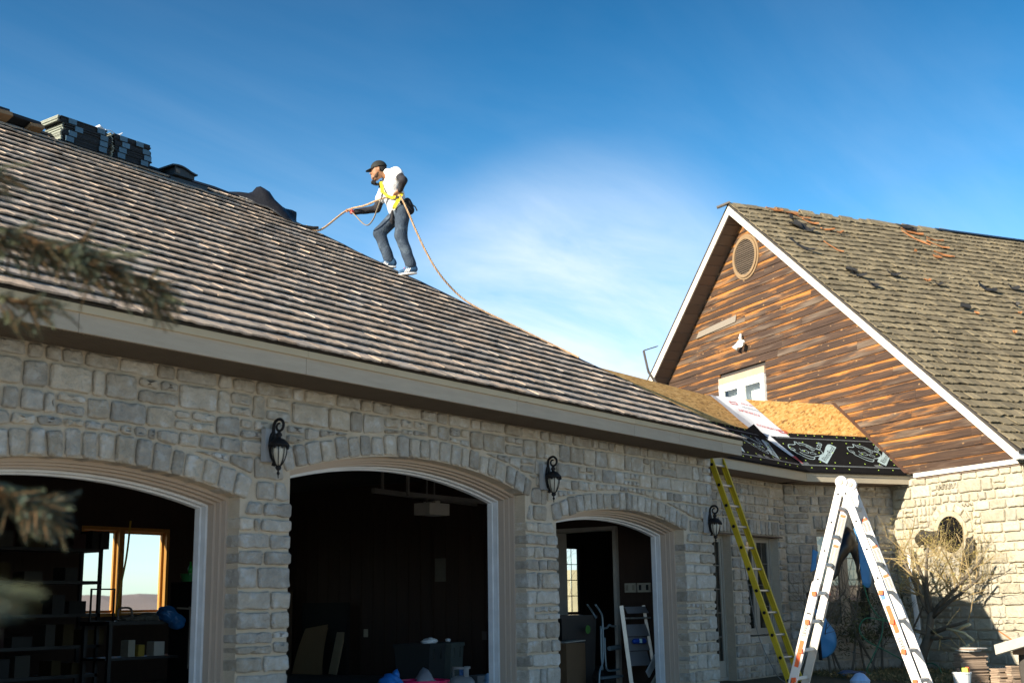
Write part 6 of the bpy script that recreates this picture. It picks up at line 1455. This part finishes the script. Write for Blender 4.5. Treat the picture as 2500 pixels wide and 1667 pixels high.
# ================================================================== INSIDE THE GARAGE
DK = lambda n, c, r=.8, **k: mat(n, c, r, .1, None, 4, .2, **k)
def boxthing(name, lab, cat, c, s, m, rot=None, group=None):
    mb = MB(); mb.tint = (rnd(), rnd(), rnd()); mb.box(c, s, 0, rot); return tag(mb.build(name, m, None), lab, cat, group)
M_CARD = DK('cardboard', (.27, .18, .095))
mb = MB(); n = 8; pr = []
for i in range(n+1): f = i/n; pr.append((14.28+.27*f**1.6, .01+.86*f))
vs = []
for x, z in pr: vs += [(x, 14.9-.12*z, z), (x-.03, 14.22+.12*z, z)]
mb.add(vs+[(v[0]+.02, v[1], v[2]) for v in vs], [(2*i, 2*i+1, 2*i+3, 2*i+2) for i in range(n)]+[tuple(len(vs)+q for q in (2*i+2, 2*i+3, 2*i+1, 2*i)) for i in range(n)]); tag(mb.build('cardboard_sheet', M_CARD, None, fix=True), 'large bowed cardboard sheet leaning on the garage side wall', 'cardboard')
boxthing('cardboard_strip', 'narrow pale cardboard strip leaning right of the large sheet', 'cardboard', (14.42, 14.06, .34), (.03, .16, .66), DK('pale_cardboard', (.30, .24, .15)), Matrix.Rotation(R(12), 3, 'Y') @ Matrix.Rotation(R(4), 3, 'X'))
boxthing('black_board', 'black flat board leaning in the dark behind the cardboard sheet', 'panel', (14.5, 14.4, .55), (.06, 1.0, 1.1), DK('black_panel', (.012, .012, .012)))
boxthing('tall_carton', 'tall brown carton with a pale tape mark beside the left pier', 'carton', (14.35, 15.4, .65), (.3, .5, 1.3), DK('dark_carton', (.10, .065, .04)))
mb = MB(); mb.box((14.19, 15.33, 1.12), (.02, .16, .4)); o = mb.build('tape_strip', DK('pale_tape', (.4, .38, .33)), None); tag(o, 'pale tape strip on the tall brown carton', 'tape')
def bin_(c, w, d, h, m, lab, rz=.3, lid=None):
    t = thing('trash_bin', lab, 'trash bin', c, rz, 'rubbish bins in the garage'); mb = MB(); mb.box((0, 0, h/2), (w*.84, d*.84, h), 0, None, 1.16); mb.build('body', m, t, local=True)
    r_ = MB(); r_.box((0, 0, h-.02), (w*1.02, d*1.02, .045)); r_.build('rim', m, t, local=True)
    for s in (-1, 1): hd = MB(); hd.box((s*w*.22, -d*.47, h*.80), (.035, .04, h*.22)); hd.build('handle', m, t, local=True)
    return t
M_BIN1 = DK('black_bin', (.02, .024, .026), .5); M_BIN2 = DK('grey_green_bin', (.06, .075, .07), .5)
bin_((11.95, 10.25, 0), .52, .48, .585, M_BIN1, 'black rubbish bin filled with white bags, left of the grey one'); bin_((12.42, 10.3, 0), .44, .44, .58, M_BIN2, 'grey green rubbish bin with side handles right of the black one')
def bag(name, lab, cat, prims, m, w=.012, f=30, h=.012): return tag(sdf_obj(name, prims, m, None, h, .03, w, f, False), lab, cat)
bag('white_bag', 'white plastic bag crumpled on top of the black bin', 'plastic bag', [('ell', (12.08, 10.2, .61), (.09, .08, .045)), ('ell', (12.0, 10.2, .60), (.06, .06, .03))], mat('white_bag', (.65, .68, .7), .5), .01, 45)
bag('white_paper', 'scrap of white paper on the grey green bin', 'paper', [('ell', (12.42, 10.2, .61), (.04, .03, .025))], mat('white_paper', (.6, .63, .66), .6), .006, 60)
bag('blue_bag', 'bright blue plastic bag slumped on the garage floor before the bins', 'plastic bag', [('ell', (10.02, 9.0, .16), (.17, .14, .2)), ('cap', (10.08, 9.0, .28), (10.12, 9.0, .385), .06, .025)], mat('bright_blue_bag', (.02, .16, .50), .35, 0, None, 5, .2), .014, 24)
tub = thing('pink_tub', 'bright pink plastic tub holding crumpled paper', 'tub', (10.55, 9.0, 0)); mb = MB(); mb.lathe([(.001, 0), (.2, 0), (.26, .24), (.28, .24), (.28, .265), (.25, .265), (.19, .02), (.001, .02)], 24, (0, 0, 0)); mb.build('shell', mat('pink_plastic', (.75, .012, .12), .4), tub, local=True)
pp = crumple('crumpled_paper', [[(10.38, 8.95, .24), (10.5, 8.85, .26), (10.66, 8.9, .25)], [(10.45, 9.0, .28), (10.57, 8.95, .36), (10.64, 9.0, .30)], [(10.5, 9.08, .25), (10.6, 9.05, .40), (10.7, 9.08, .26)]], DK('grey_magazine', (.32, .32, .35)), .004, 3, .02); tag(pp, 'crumpled grey paper standing in the pink tub', 'paper')
tk = thing('gas_bottle', 'grey propane bottle with a square collar inside the middle arch', 'gas bottle', (11.07, 8.9, 0))
M_TANK = mat('grey_tank_paint', (.33, .34, .35), .4, .03)
mb = MB(); mb.lathe([(.001, .03), (.1, .03), (.145, .07), (.155, .11), (.155, .18), (.145, .225), (.11, .265), (.05, .285), (.001, .288)], 24, (0, 0, 0)); mb.build('tank', M_TANK, tk, local=True, smooth=True)
mb = MB()
for i in range(14):
    a0, a1 = 2*math.pi*i/20+2.2, 2*math.pi*(i+1)/20+2.2; p = [(.095*math.cos(a), .095*math.sin(a)) for a in (a0, a1)]
    for z0, z1 in (((.27, .38),) if i in (0, 1, 6, 7, 12, 13) else ((.355, .38),)): mb.hexa([(p[0][0], p[0][1], z0), (p[1][0], p[1][1], z0), (p[1][0]*1.05, p[1][1]*1.05, z0), (p[0][0]*1.05, p[0][1]*1.05, z0), (p[0][0], p[0][1], z1), (p[1][0], p[1][1], z1), (p[1][0]*1.05, p[1][1]*1.05, z1), (p[0][0]*1.05, p[0][1]*1.05, z1)])
mb.build('collar', M_TANK, tk, local=True, fix=True); mb = MB(); mb.tube([(0, 0, .28), (0, 0, .33), (-.03, -.02, .34)], .022, 8); mb.build('valve', mat('blue_valve', (.03, .12, .35), .4), tk, local=True)
mb = MB(); mb.lathe([(.01, 0), (.15, 0), (.155, .04), (.15, .05), (.01, .05)], 4, (0, 0, -.0)); mb.build('foot_ring', M_TANK, tk, local=True)
bag('pale_blue_bag', 'small pale blue bag on the floor right of the propane bottle', 'plastic bag', [('ell', (11.62, 8.95, .15), (.06, .06, .13))], mat('light_blue_bag', (.25, .42, .65), .4), .008, 40)
boxthing('grey_case', 'low grey case on the floor behind the pale blue bag', 'case', (12.3, 9.6, .15), (.36, .2, .12), DK('grey_case', (.12, .125, .13)))
op = thing('door_opener', 'white garage door opener hanging under the dark ceiling', 'door opener', (12.47, 10.5, 2.2)); mb = MB(); mb.box((0, 0, .05), (.40, .26, .15)); mb.box((0, 0, .14), (.1, .2, .03)); mb.build('motor_box', DK('off_white_plastic', (.42, .40, .36)), op, local=True)
mb = MB(); mb.tube([(.05, 0, .12), (.05, 0, .68)], .012, 5); mb.tube([(-.1, 0, .12), (-.1, 0, .68)], .012, 5); mb.build('hanger', DK('dull_steel', (.16, .15, .14), .5), op, local=True)
mb = MB(); mb.beam((11.3, 10.45, 2.42), (13.9, 10.9, 2.42), .05, .06); mb.beam((11.2, 9.8, 2.33), (14.3, 10.0, 2.33), .04, .05); mb.beam((11.2, 9.8, 2.33), (11.2, 9.8, 2.58), .03, .03); mb.beam((14.2, 10.0, 2.33), (14.2, 10.0, 2.86), .03, .03); mb.beam((11.5, 10.48, 2.42), (11.5, 10.48, 2.86), .03, .03); tag(mb.build('door_track', DK('track_steel', (.14, .13, .12), .5), None), 'grey steel door tracks hung below the garage ceiling', 'door track')
boxthing('inner_door', 'grey door standing open against the right garage wall', 'door', (14.56, 11.12, 1.0), (.04, .12, 2.0), DK('grey_door_edge', (.16, .145, .13)))
# right bay: hand trolley, step ladder, wheelie bin, carton, boards
ht = thing('hand_trolley', 'blue grey tubular hand trolley inside the right arch', 'hand trolley', (13.95, 8.95, 0)); M_TUBE = mat('blue_grey_tube', (.20, .27, .31), .4, .03, metal=.4)
P3 = lambda x, z, y=8.9: (x, y, z)
for i, pts in enumerate(([P3(13.82, 1.02), P3(13.93, .93), P3(13.98, .84), P3(13.98, .5), P3(13.96, .30), P3(13.88, .18), P3(13.86, 0)], [P3(14.17, 1.02, 9.25), P3(14.28, .93, 9.25), P3(14.30, .84, 9.2)], [P3(13.99, .72), P3(14.08, .72), P3(14.14, .76), P3(14.2, .74), P3(14.3, .74)], [P3(13.94, .75), P3(13.93, .4), P3(13.95, .2)], [P3(14.02, .6), P3(14.03, .3), P3(14.08, .19), P3(14.35, .19)])):
    mb = MB(); mb.tube(smooth_path(pts, 5), .014, 7); mb.build('tube', M_TUBE, ht, smooth=True)
mb = MB(); mb.box((14.2, 8.95, .10), (.5, .1, .03)); mb.build('cross_bar', M_TUBE, ht); mb = MB(); mb.lathe([(.02, -.03), (.1, -.03), (.1, .03), (.02, .03)], 16, (14.0, 9.0, .1), 0, Matrix.Rotation(R(90), 3, 'X')); mb.build('wheel', M_BLACKM, ht)
mb = MB(); mb.tube([P3(14.12, .46), P3(14.38, .47)], .03, 8); mb.build('roller', M_TUBE, ht)
sl_ = thing('step_stool', 'folded grey aluminium step ladder inside the right arch', 'step ladder', (14.35, 8.72, 0))
mb = MB(); mb.beam((14.22, 8.64, .02), (14.16, 8.72, 1.0), .03, .05); mb.beam((14.56, 8.5, .22), (14.52, 8.6, 1.0), .02, .04); mb.build('rail', M_ALU, sl_)
for z0, z1 in ((.24, .42), (.43, .60), (.61, .76), (.90, .985)):
    mb = MB(); mb.hexa([(14.205, 8.655, z0), (14.54, 8.53, z0), (14.545, 8.54, z0), (14.21, 8.665, z0), (14.19, 8.69, z1), (14.525, 8.575, z1), (14.53, 8.585, z1), (14.195, 8.70, z1)]); mb.build('tread', DK('grey_tread', (.17, .175, .19), .5), sl_)
mb = MB(); mb.hexa([(14.2, 8.6, .83), (14.53, 8.5, .83), (14.56, 8.6, .83), (14.22, 8.72, .83), (14.2, 8.6, .85), (14.53, 8.5, .85), (14.56, 8.6, .85), (14.22, 8.72, .85)]); mb.build('top_step', M_ALU, sl_)
bag('blue_bottle', 'blue bottle with a bright label on the grey step ladder', 'bottle', [('cap', (14.25, 8.59, .55), (14.40, 8.54, .55), .035, .035)], mat('deep_blue_plastic', (.01, .06, .35), .3), 0, 30, .008)
mb = MB(); mb.box((14.31, 8.535, .555), (.04, .012, .055), 0, Matrix.Rotation(-.35, 3, 'Z')); tag(mb.build('bottle_label', mat('cyan_label', (.5, .75, .75), .4), None), 'bright label on the blue bottle', 'label')
wb_ = bin_((14.35, 9.62, 0), .62, .5, .88, DK('black_wheelie', (.014, .014, .015), .5), 'tall black wheeled bin in the inner doorway with a green sticker', .9)
mb = MB(); mb.lathe([(.03, 0), (.055, 0), (.055, .004), (.03, .004)], 16, (14.12, 9.22, .70), 0, Matrix.Rotation(R(90), 3, 'X')); mb.build('sticker', mat('green_sticker', (.10, .28, .06), .6), wb_)
boxthing('carton', 'brown carton with folded pale flaps at the left of the right arch', 'carton', (13.75, 9.35, .27), (.44, .36, .54), DK('brown_box', (.14, .085, .045)))
mb = MB(); mb.hexa([(13.55, 9.2, .545), (13.95, 9.15, .56), (13.97, 9.3, .56), (13.56, 9.4, .545), (13.55, 9.2, .555), (13.95, 9.15, .575), (13.97, 9.3, .575), (13.56, 9.4, .555)]); tag(mb.build('pale_sheet_board', DK('pale_flap', (.36, .35, .31)), None), 'pale flat panel lying on the brown carton', 'panel')
boxthing('plywood_board', 'pale board slanting out from behind the right door casing', 'board', (14.42, 8.28, .16), (.62, .03, .20), DK('pale_board_paint', (.33, .33, .26)), Matrix.Rotation(R(-38), 3, 'Y'))
boxthing('white_board', 'white board edge leaning above the slanting pale board', 'board', (14.45, 8.42, .30), (.5, .02, .10), DK('white_board_paint', (.50, .53, .54)), Matrix.Rotation(R(-40), 3, 'Y'))
# left bay: shelves, bench clutter against the window
sf = thing('shelf_rack', 'dark metal shelf rack beside the left rear window', 'shelf', (9.4, 14, 0)); M_RACK = DK('black_rack', (.012, .012, .014), .5)
for x in (8.3, 9.86):
    for y in (13.8, 14.2):
        mb = MB(); mb.box((x, y, 1.0), (.04, .04, 2.0)); mb.build('post', M_RACK, sf)
for z in (.25, .6, .98, 1.38, 1.78): mb = MB(); mb.box((9.08, 14.0, z), (1.6, .44, .04)); mb.build('shelf', M_RACK, sf)
random.seed(5)
cc = [(.05, .047, .04), (.045, .03, .008), (.015, .015, .015), (.03, .01, .01), (.03, .03, .03)]
k = 0
for z in (.27, .62, 1.0, 1.40, 1.80):
    x = 8.45; kk = 0; sn = {.27: 'bottom', .62: 'second', 1.0: 'middle', 1.40: 'fourth', 1.80: 'top'}[z]
    while x < 9.8:
        kk += 1
        w, h = ru(.12, .34), ru(.10, .26); c = random.choice(cc); mb = MB(); mb.box((x+w/2, 13.95, z+h/2), (w*.9, .25, h)); o = mb.build('stored_box', DK('stored_%d' % k, c), None); k += 1
        tag(o, 'stored box on the %s shelf of the dark rack, %s from the left' % (sn, ['', 'first', 'second', 'third', 'fourth', 'fifth', 'sixth', 'seventh', 'eighth'][kk]), 'box', 'boxes on the shelf rack'); x += w+ru(.04, .3)
wbn = thing('work_bench', 'dark cluttered work bench below the left rear window', 'bench', (10.5, 13.5, 0)); mb = MB(); mb.box((10.35, 13.5, .88), (1.5, .6, .05)); mb.build('top', M_RACK, wbn); mb = MB()
mb.box((10.35, 13.5, .45), (1.5, .5, .03)); mb.build('lower_shelf', M_RACK, wbn)
for x in (9.65, 11.05):
    for y in (13.25, 13.75): mb = MB(); mb.box((x, y, .43), (.05, .05, .86)); mb.build('leg', M_RACK, wbn)
for x, w, h, c in ((10.0, .1, .2, (.3, .29, .24)), (10.15, .09, .14, (.28, .2, .03)), (10.42, .16, .17, (.36, .35, .32))): boxthing('bench_box', {10.0: 'narrow pale box on the lower shelf of the dark bench', 10.15: 'small yellow box on the lower shelf of the dark bench', 10.42: 'square pale box on the lower shelf of the dark bench'}[x], 'box', (x, 13.35, .47+h/2), (w, .15, h), DK('bench_box_%d' % int(x*100), c), None, 'boxes under the bench')
bag('blue_sack', 'shiny blue plastic sack on the cluttered bench', 'plastic bag', [('ell', (10.45, 13.2, .98), (.13, .12, .10)), ('ell', (10.58, 13.15, .88), (.11, .1, .1))], mat('shiny_blue_sack', (.02, .12, .33), .25), .014, 26)
bag('bench_clutter', 'heap of dark oddments on the bench under the window', 'clutter', [('ell', (10.0, 13.3, .93), (.2, .12, .05)), ('ell', (10.25, 13.3, .94), (.15, .12, .06))], DK('grey_oddments', (.10, .10, .09)), .01, 40)
mb = MB(); mb.tube(smooth_path([(9.72, 13.2, .92), (9.72, 13.2, 1.02), (9.76, 13.2, 1.06), (9.88, 13.2, 1.06), (9.92, 13.2, 1.02), (9.92, 13.2, .92)], 4), .014, 6); tag(mb.build('chair_handle', DK('grey_tube', (.12, .11, .10), .5), None), 'grey tubular handle standing on the bench at the window', 'handle')
mb = MB(); framebox(mb, 9.45, 9.80, .9, 1.30, 13.38, 13.40, .018); tag(mb.build('spare_frame', M_RACK, None), 'thin black picture frame standing against the bright window', 'frame')
mb = MB(); mb.tube(smooth_path([(11.48, 15.4, 2.3), (11.44, 15.4, 1.8), (11.36, 15.4, 1.35), (11.30, 15.4, .95)], 6), .014, 6); tag(mb.build('yellow_cord', mat('yellow_cord', (.65, .42, .03), .6), None), 'yellow cord hanging in front of the left rear window', 'cord')
mb = MB(); mb.tube(smooth_path([(10.66, 13.0, .3), (10.66, 13.0, 1.0), (10.62, 13.0, 1.04), (10.45, 13.0, 1.05)], 4), .014, 6); tag(mb.build('cart_handle', DK('grey_cart_tube', (.14, .12, .10), .5), None), 'bent grey cart handle right of the blue sack', 'handle')
gb = thing('green_bottle', 'green glass bottle standing in a clear green tray', 'bottle', (10.62, 13.0, 1.38)); mb = MB(); mb.lathe([(.001, 0), (.03, 0), (.03, .08), (.012, .12), (.012, .16), (.001, .16)], 12, (.02, 0, .09)); mb.build('bottle', mat('green_glass', (.02, .30, .05), .15), gb, local=True, smooth=True)
mb = MB(); mb.lathe([(.001, 0), (.09, 0), (.11, .09), (.115, .09), (.115, .1), (.1, .1), (.08, .01), (.001, .01)], 14, (0, 0, 0)); mb.build('tray', mat('green_tray', (.03, .18, .06), .2), gb, local=True)
boxthing('dark_cabinet', 'tall dark cabinet behind the right casing of the left arch', 'cabinet', (10.95, 13.2, .69), (.5, .5, 1.38), M_RACK)
# ================================================================== LAND
mb = MB(); z = -.1
mb.add([(-3000, -3000, z-.01), (3000, -3000, z-.01), (3000, 3000, z-.01), (-3000, 3000, z-.01)], [(0, 1, 2, 3)]); mb.build('ground', M_GROUND, None, kind='structure')
mb = MB(); mb.add([(-12, -14, z), (15.2, -14, z), (15.2, 7.74, z), (-12, 7.74, z)], [(0, 1, 2, 3)]); mb.build('bounce_driveway', M_DRIVE, None, kind='structure')  # unseen paving, paled to bounce warm light onto the shaded front
random.seed(51)
M_GRASS = mat('dry_grass', (.085, .085, .03), .9, .4, (.16, .12, .05)); M_DLEAF = mat('fallen_leaf', (.22, .12, .045), .9, .4, (.30, .21, .09))
mb = MB()
for i in range(15000):
    s, t = ru(-.3, 4.2), ru(-3.6, -.15); p = FB(s, t, z)
    if NC.dot(p) > 14.4 or p.x < 15.3: continue
    h = ru(.03, .10); d = Vector((ru(-1, 1), ru(-1, 1), 0))*.03; w = Vector((ru(-1, 1), ru(-1, 1), 0)).normalized()*.004; mb.tint = (rnd(), rnd(), rnd()); mb.add([p-w, p+w, p+d+Vector((0, 0, h))], [(0, 1, 2)])
mb.build('grass', M_GRASS, None, kind='stuff')
mb = MB()
for i in range(2600):
    p = FB(ru(-.3, 4.2), ru(-3.6, -.15), z+ru(.01, .05))
    if NC.dot(p) > 14.4 or p.x < 15.3: continue
    leafcloud(mb, [p], 1, .035, .0)
mb.build('fallen_leaves', M_DLEAF, None, kind='stuff')
# far wooded ridge seen through the rear window
M_HILL = mat('bare_woods', (.24, .165, .14), .95, .2, (.27, .21, .20), .02, .2)
mb = MB(); n = 240; vs = []; fs = []
for i in range(n+1):
    a = math.pi*(-.12+1.24*i/n)
    for k, (r, h) in enumerate(((560, -2), (600, 3.0), (660, 7.4), (760, 9))): vs.append((r*math.cos(a), r*math.sin(a), h+(mnoise.noise(Vector((i*.31, k, 0)))*1.6+ru(-.5, .5))*(k > 1)-.5))
for i in range(n):
    for k in range(3): b = i*4+k; mb.tint = (rnd(), rnd(), rnd()); fs.append((b, b+4, b+5, b+1))
mb.add(vs, fs); mb.build('hills', M_HILL, None, kind='structure')
# pale fence and bare trees behind the wing
fe = thing('board_fence', 'pale sunlit board fence behind the link wing, seen through the inner doorway', 'fence', (25, 17, -.1)); d = Vector((.55, -.83, 0)); M_FEN = mat('pale_fence', (.50, .43, .29), .8, .15)
for i in range(26):
    mb = MB(); mb.tint = (rnd(), rnd(), rnd()); c = Vector((25.2, 17, 0))+d*(i-13)*.16; mb.box((c.x, c.y, .85), (.15, .03, 1.9), 0, Matrix.Rotation(math.atan2(d.y, d.x), 3, 'Z')); mb.build('board', M_FEN, fe)
def bare_tree(loc, lab, h, seed, grp):
    random.seed(seed); t = thing('bare_tree', lab, 'tree', loc, 0, grp); M_ = [MB(), MB(), MB()]
    grow(loc, (0, 0, 1), h*.55, h*.016, 0, M_, .55, .08, (7, 6, 5), .5, None, .06); M_[0].build('trunk', M_BARK, t); M_[1].build('limb', M_BARK, t, kind='stuff'); M_[2].build('twig', M_BARK, t, kind='stuff'); return t
bare_tree((22.6, 15.4, -.1), 'bare tree right behind the link wing in front of the pale fence', 3.2, 3, 'bare trees behind the buildings')
bare_tree((33.5, 24.8, -.1), 'tall bare tree far behind the wing roof left of the gable', 10.2, 8, 'bare trees behind the buildings')
# trees behind the photographer, mirrored in the panes
for i, (x, y, h) in enumerate(((-6, -22, 8), (4, -26, 9), (12, -24, 8))): bare_tree((x, y, -.1), ['bare tree behind the photographer on the left', 'bare tree behind the photographer in the middle', 'bare tree behind the photographer on the right'][i], h, 60+i, 'bare trees across the drive')
# ================================================================== SPRUCE AT THE LEFT EDGE
random.seed(71)
M_NEED = mat('blue_spruce_needle', (.045, .072, .064), .6, .45, (.10, .115, .06)); M_STEM = mat('spruce_twig', (.17, .095, .04), .85, .2)
sp = thing('spruce_tree', 'blue spruce at the left edge with branches hanging into the picture', 'tree', (1.2, 4.4, -.1))
mb = MB(); mb.tube([(1.2, 4.4, -.1), (1.2, 4.4, 2), (1.2, 4.4, 5), (1.2, 4.4, 8.5)], [.16, .14, .09, .02], 10); mb.build('trunk', M_BARK, sp, smooth=True)
def shoot(nm, st, p, d, L, r, dens):
    q = p+d*L; st.tube([p, q], [.003, .0015], 4, caps=False); n = max(3, int(L*dens)); e = d.orthogonal().normalized(); f = d.cross(e)
    tn = (rnd(), rnd(), rnd())
    for i in range(n):
        s = p.lerp(q, (i+rnd())/n); a = 2.4*i+ru(-.5, .5); o = (e*math.cos(a)+f*math.sin(a)+Vector((0, 0, .25))).normalized(); t_ = s+(o*.82+d*.62)*r*ru(.8, 1.1); w = o.cross(d).normalized()*.0016
        nm.tint = (min(1, max(0, tn[0]+ru(-.15, .15))), tn[1], rnd()); nm.add([s-w, s+w, t_], [(0, 1, 2)])
    t_ = q+d*r; nm.add([q-e*.002, q+e*.002, t_], [(0, 1, 2)])
def spruce_branch(pts, dens, nsh, droop, lens, wid=1.):
    path = smooth_path(pts, 8); nm, st = MB(), MB(); n = len(path)
    st.tube(path, [.016*(1-.8*i/(n-1))+.003 for i in range(n)], 6)
    for i in range(nsh):
        f = ru(.22, 1.); k = min(n-2, int(f*(n-1))); p = path[k].lerp(path[k+1], f*(n-1)-k); ax = (path[k+1]-path[k]).normalized(); sd_ = ax.cross(Vector((0, 0, 1))).normalized()*random.choice((-1, 1)); L = lens*ru(.5, 1.1)*(1.15-.7*f)
        d = (ax*ru(.5, 1.0)+sd_*ru(.2, .9)*wid+Vector((0, 0, ru(-droop, .25)))).normalized(); q = p+d*L; st.tube([p, q], [.004, .002], 4, caps=False)
        shoot(nm, st, p.lerp(q, .35), d, L*.65, .021, dens)
        for j in range(3):
            g_ = ru(.3, .9); d2 = (d+Vector((ru(-.8, .8), ru(-.8, .8), ru(-.7*droop-.2, .4)))).normalized(); shoot(nm, st, p.lerp(q, g_), d2, ru(.05, .11), .020, dens)
    b = nm_obj = None
    o = st.build('branch', M_STEM, sp); nm.build('needle', M_NEED, o, kind='stuff'); return o
V = Vector
spruce_branch([V((1.2, 4.4, 2.5)), V((1.55, 3.95, 2.33)), V((2.0, 3.42, 2.19)), V((2.42, 3.10, 2.02))], 620, 95, .9, .26)
spruce_branch([V((1.2, 4.4, 2.6)), V((1.6, 3.85, 2.42)), V((2.0, 3.40, 2.36))], 620, 40, .8, .2)
spruce_branch([V((1.2, 4.4, 2.4)), V((1.7, 3.75, 2.22)), V((2.22, 3.22, 2.12))], 620, 60, .9, .24)
spruce_branch([V((1.2, 4.4, 2.2)), V((1.65, 3.75, 2.05)), V((2.10, 3.30, 1.95))], 620, 50, .9, .2)
spruce_branch([V((1.2, 4.4, 1.9)), V((1.5, 3.75, 1.62)), V((1.78, 3.25, 1.45)), V((1.97, 3.03, 1.33))], 620, 90, .9, .2)
spruce_branch([V((1.2, 4.4, 1.75)), V((1.5, 3.65, 1.55)), V((1.76, 3.18, 1.53))], 620, 40, .8, .2)
spruce_branch([V((1.2, 4.4, 1.5)), V((.55, 3.0, 1.25)), V((.60, 2.0, 1.15)), V((.86, 1.47, 1.085))], 700, 80, .5, .10)
for i in range(36):
    z = ru(.3, 8); a = ru(1.3, 5.2); L = 1.9*(1-z/9.5)+.2; d = V((math.cos(a), math.sin(a), 0)); b = V((1.2, 4.4, z)); tip = b+d*L+V((0, 0, -.25))
    if z < 4 and math.degrees(math.atan2(tip.y, tip.x)) < 66: continue
    spruce_branch([b, b+d*L*.5+V((0, 0, -.06)), tip], 130, 22, .6, .3)
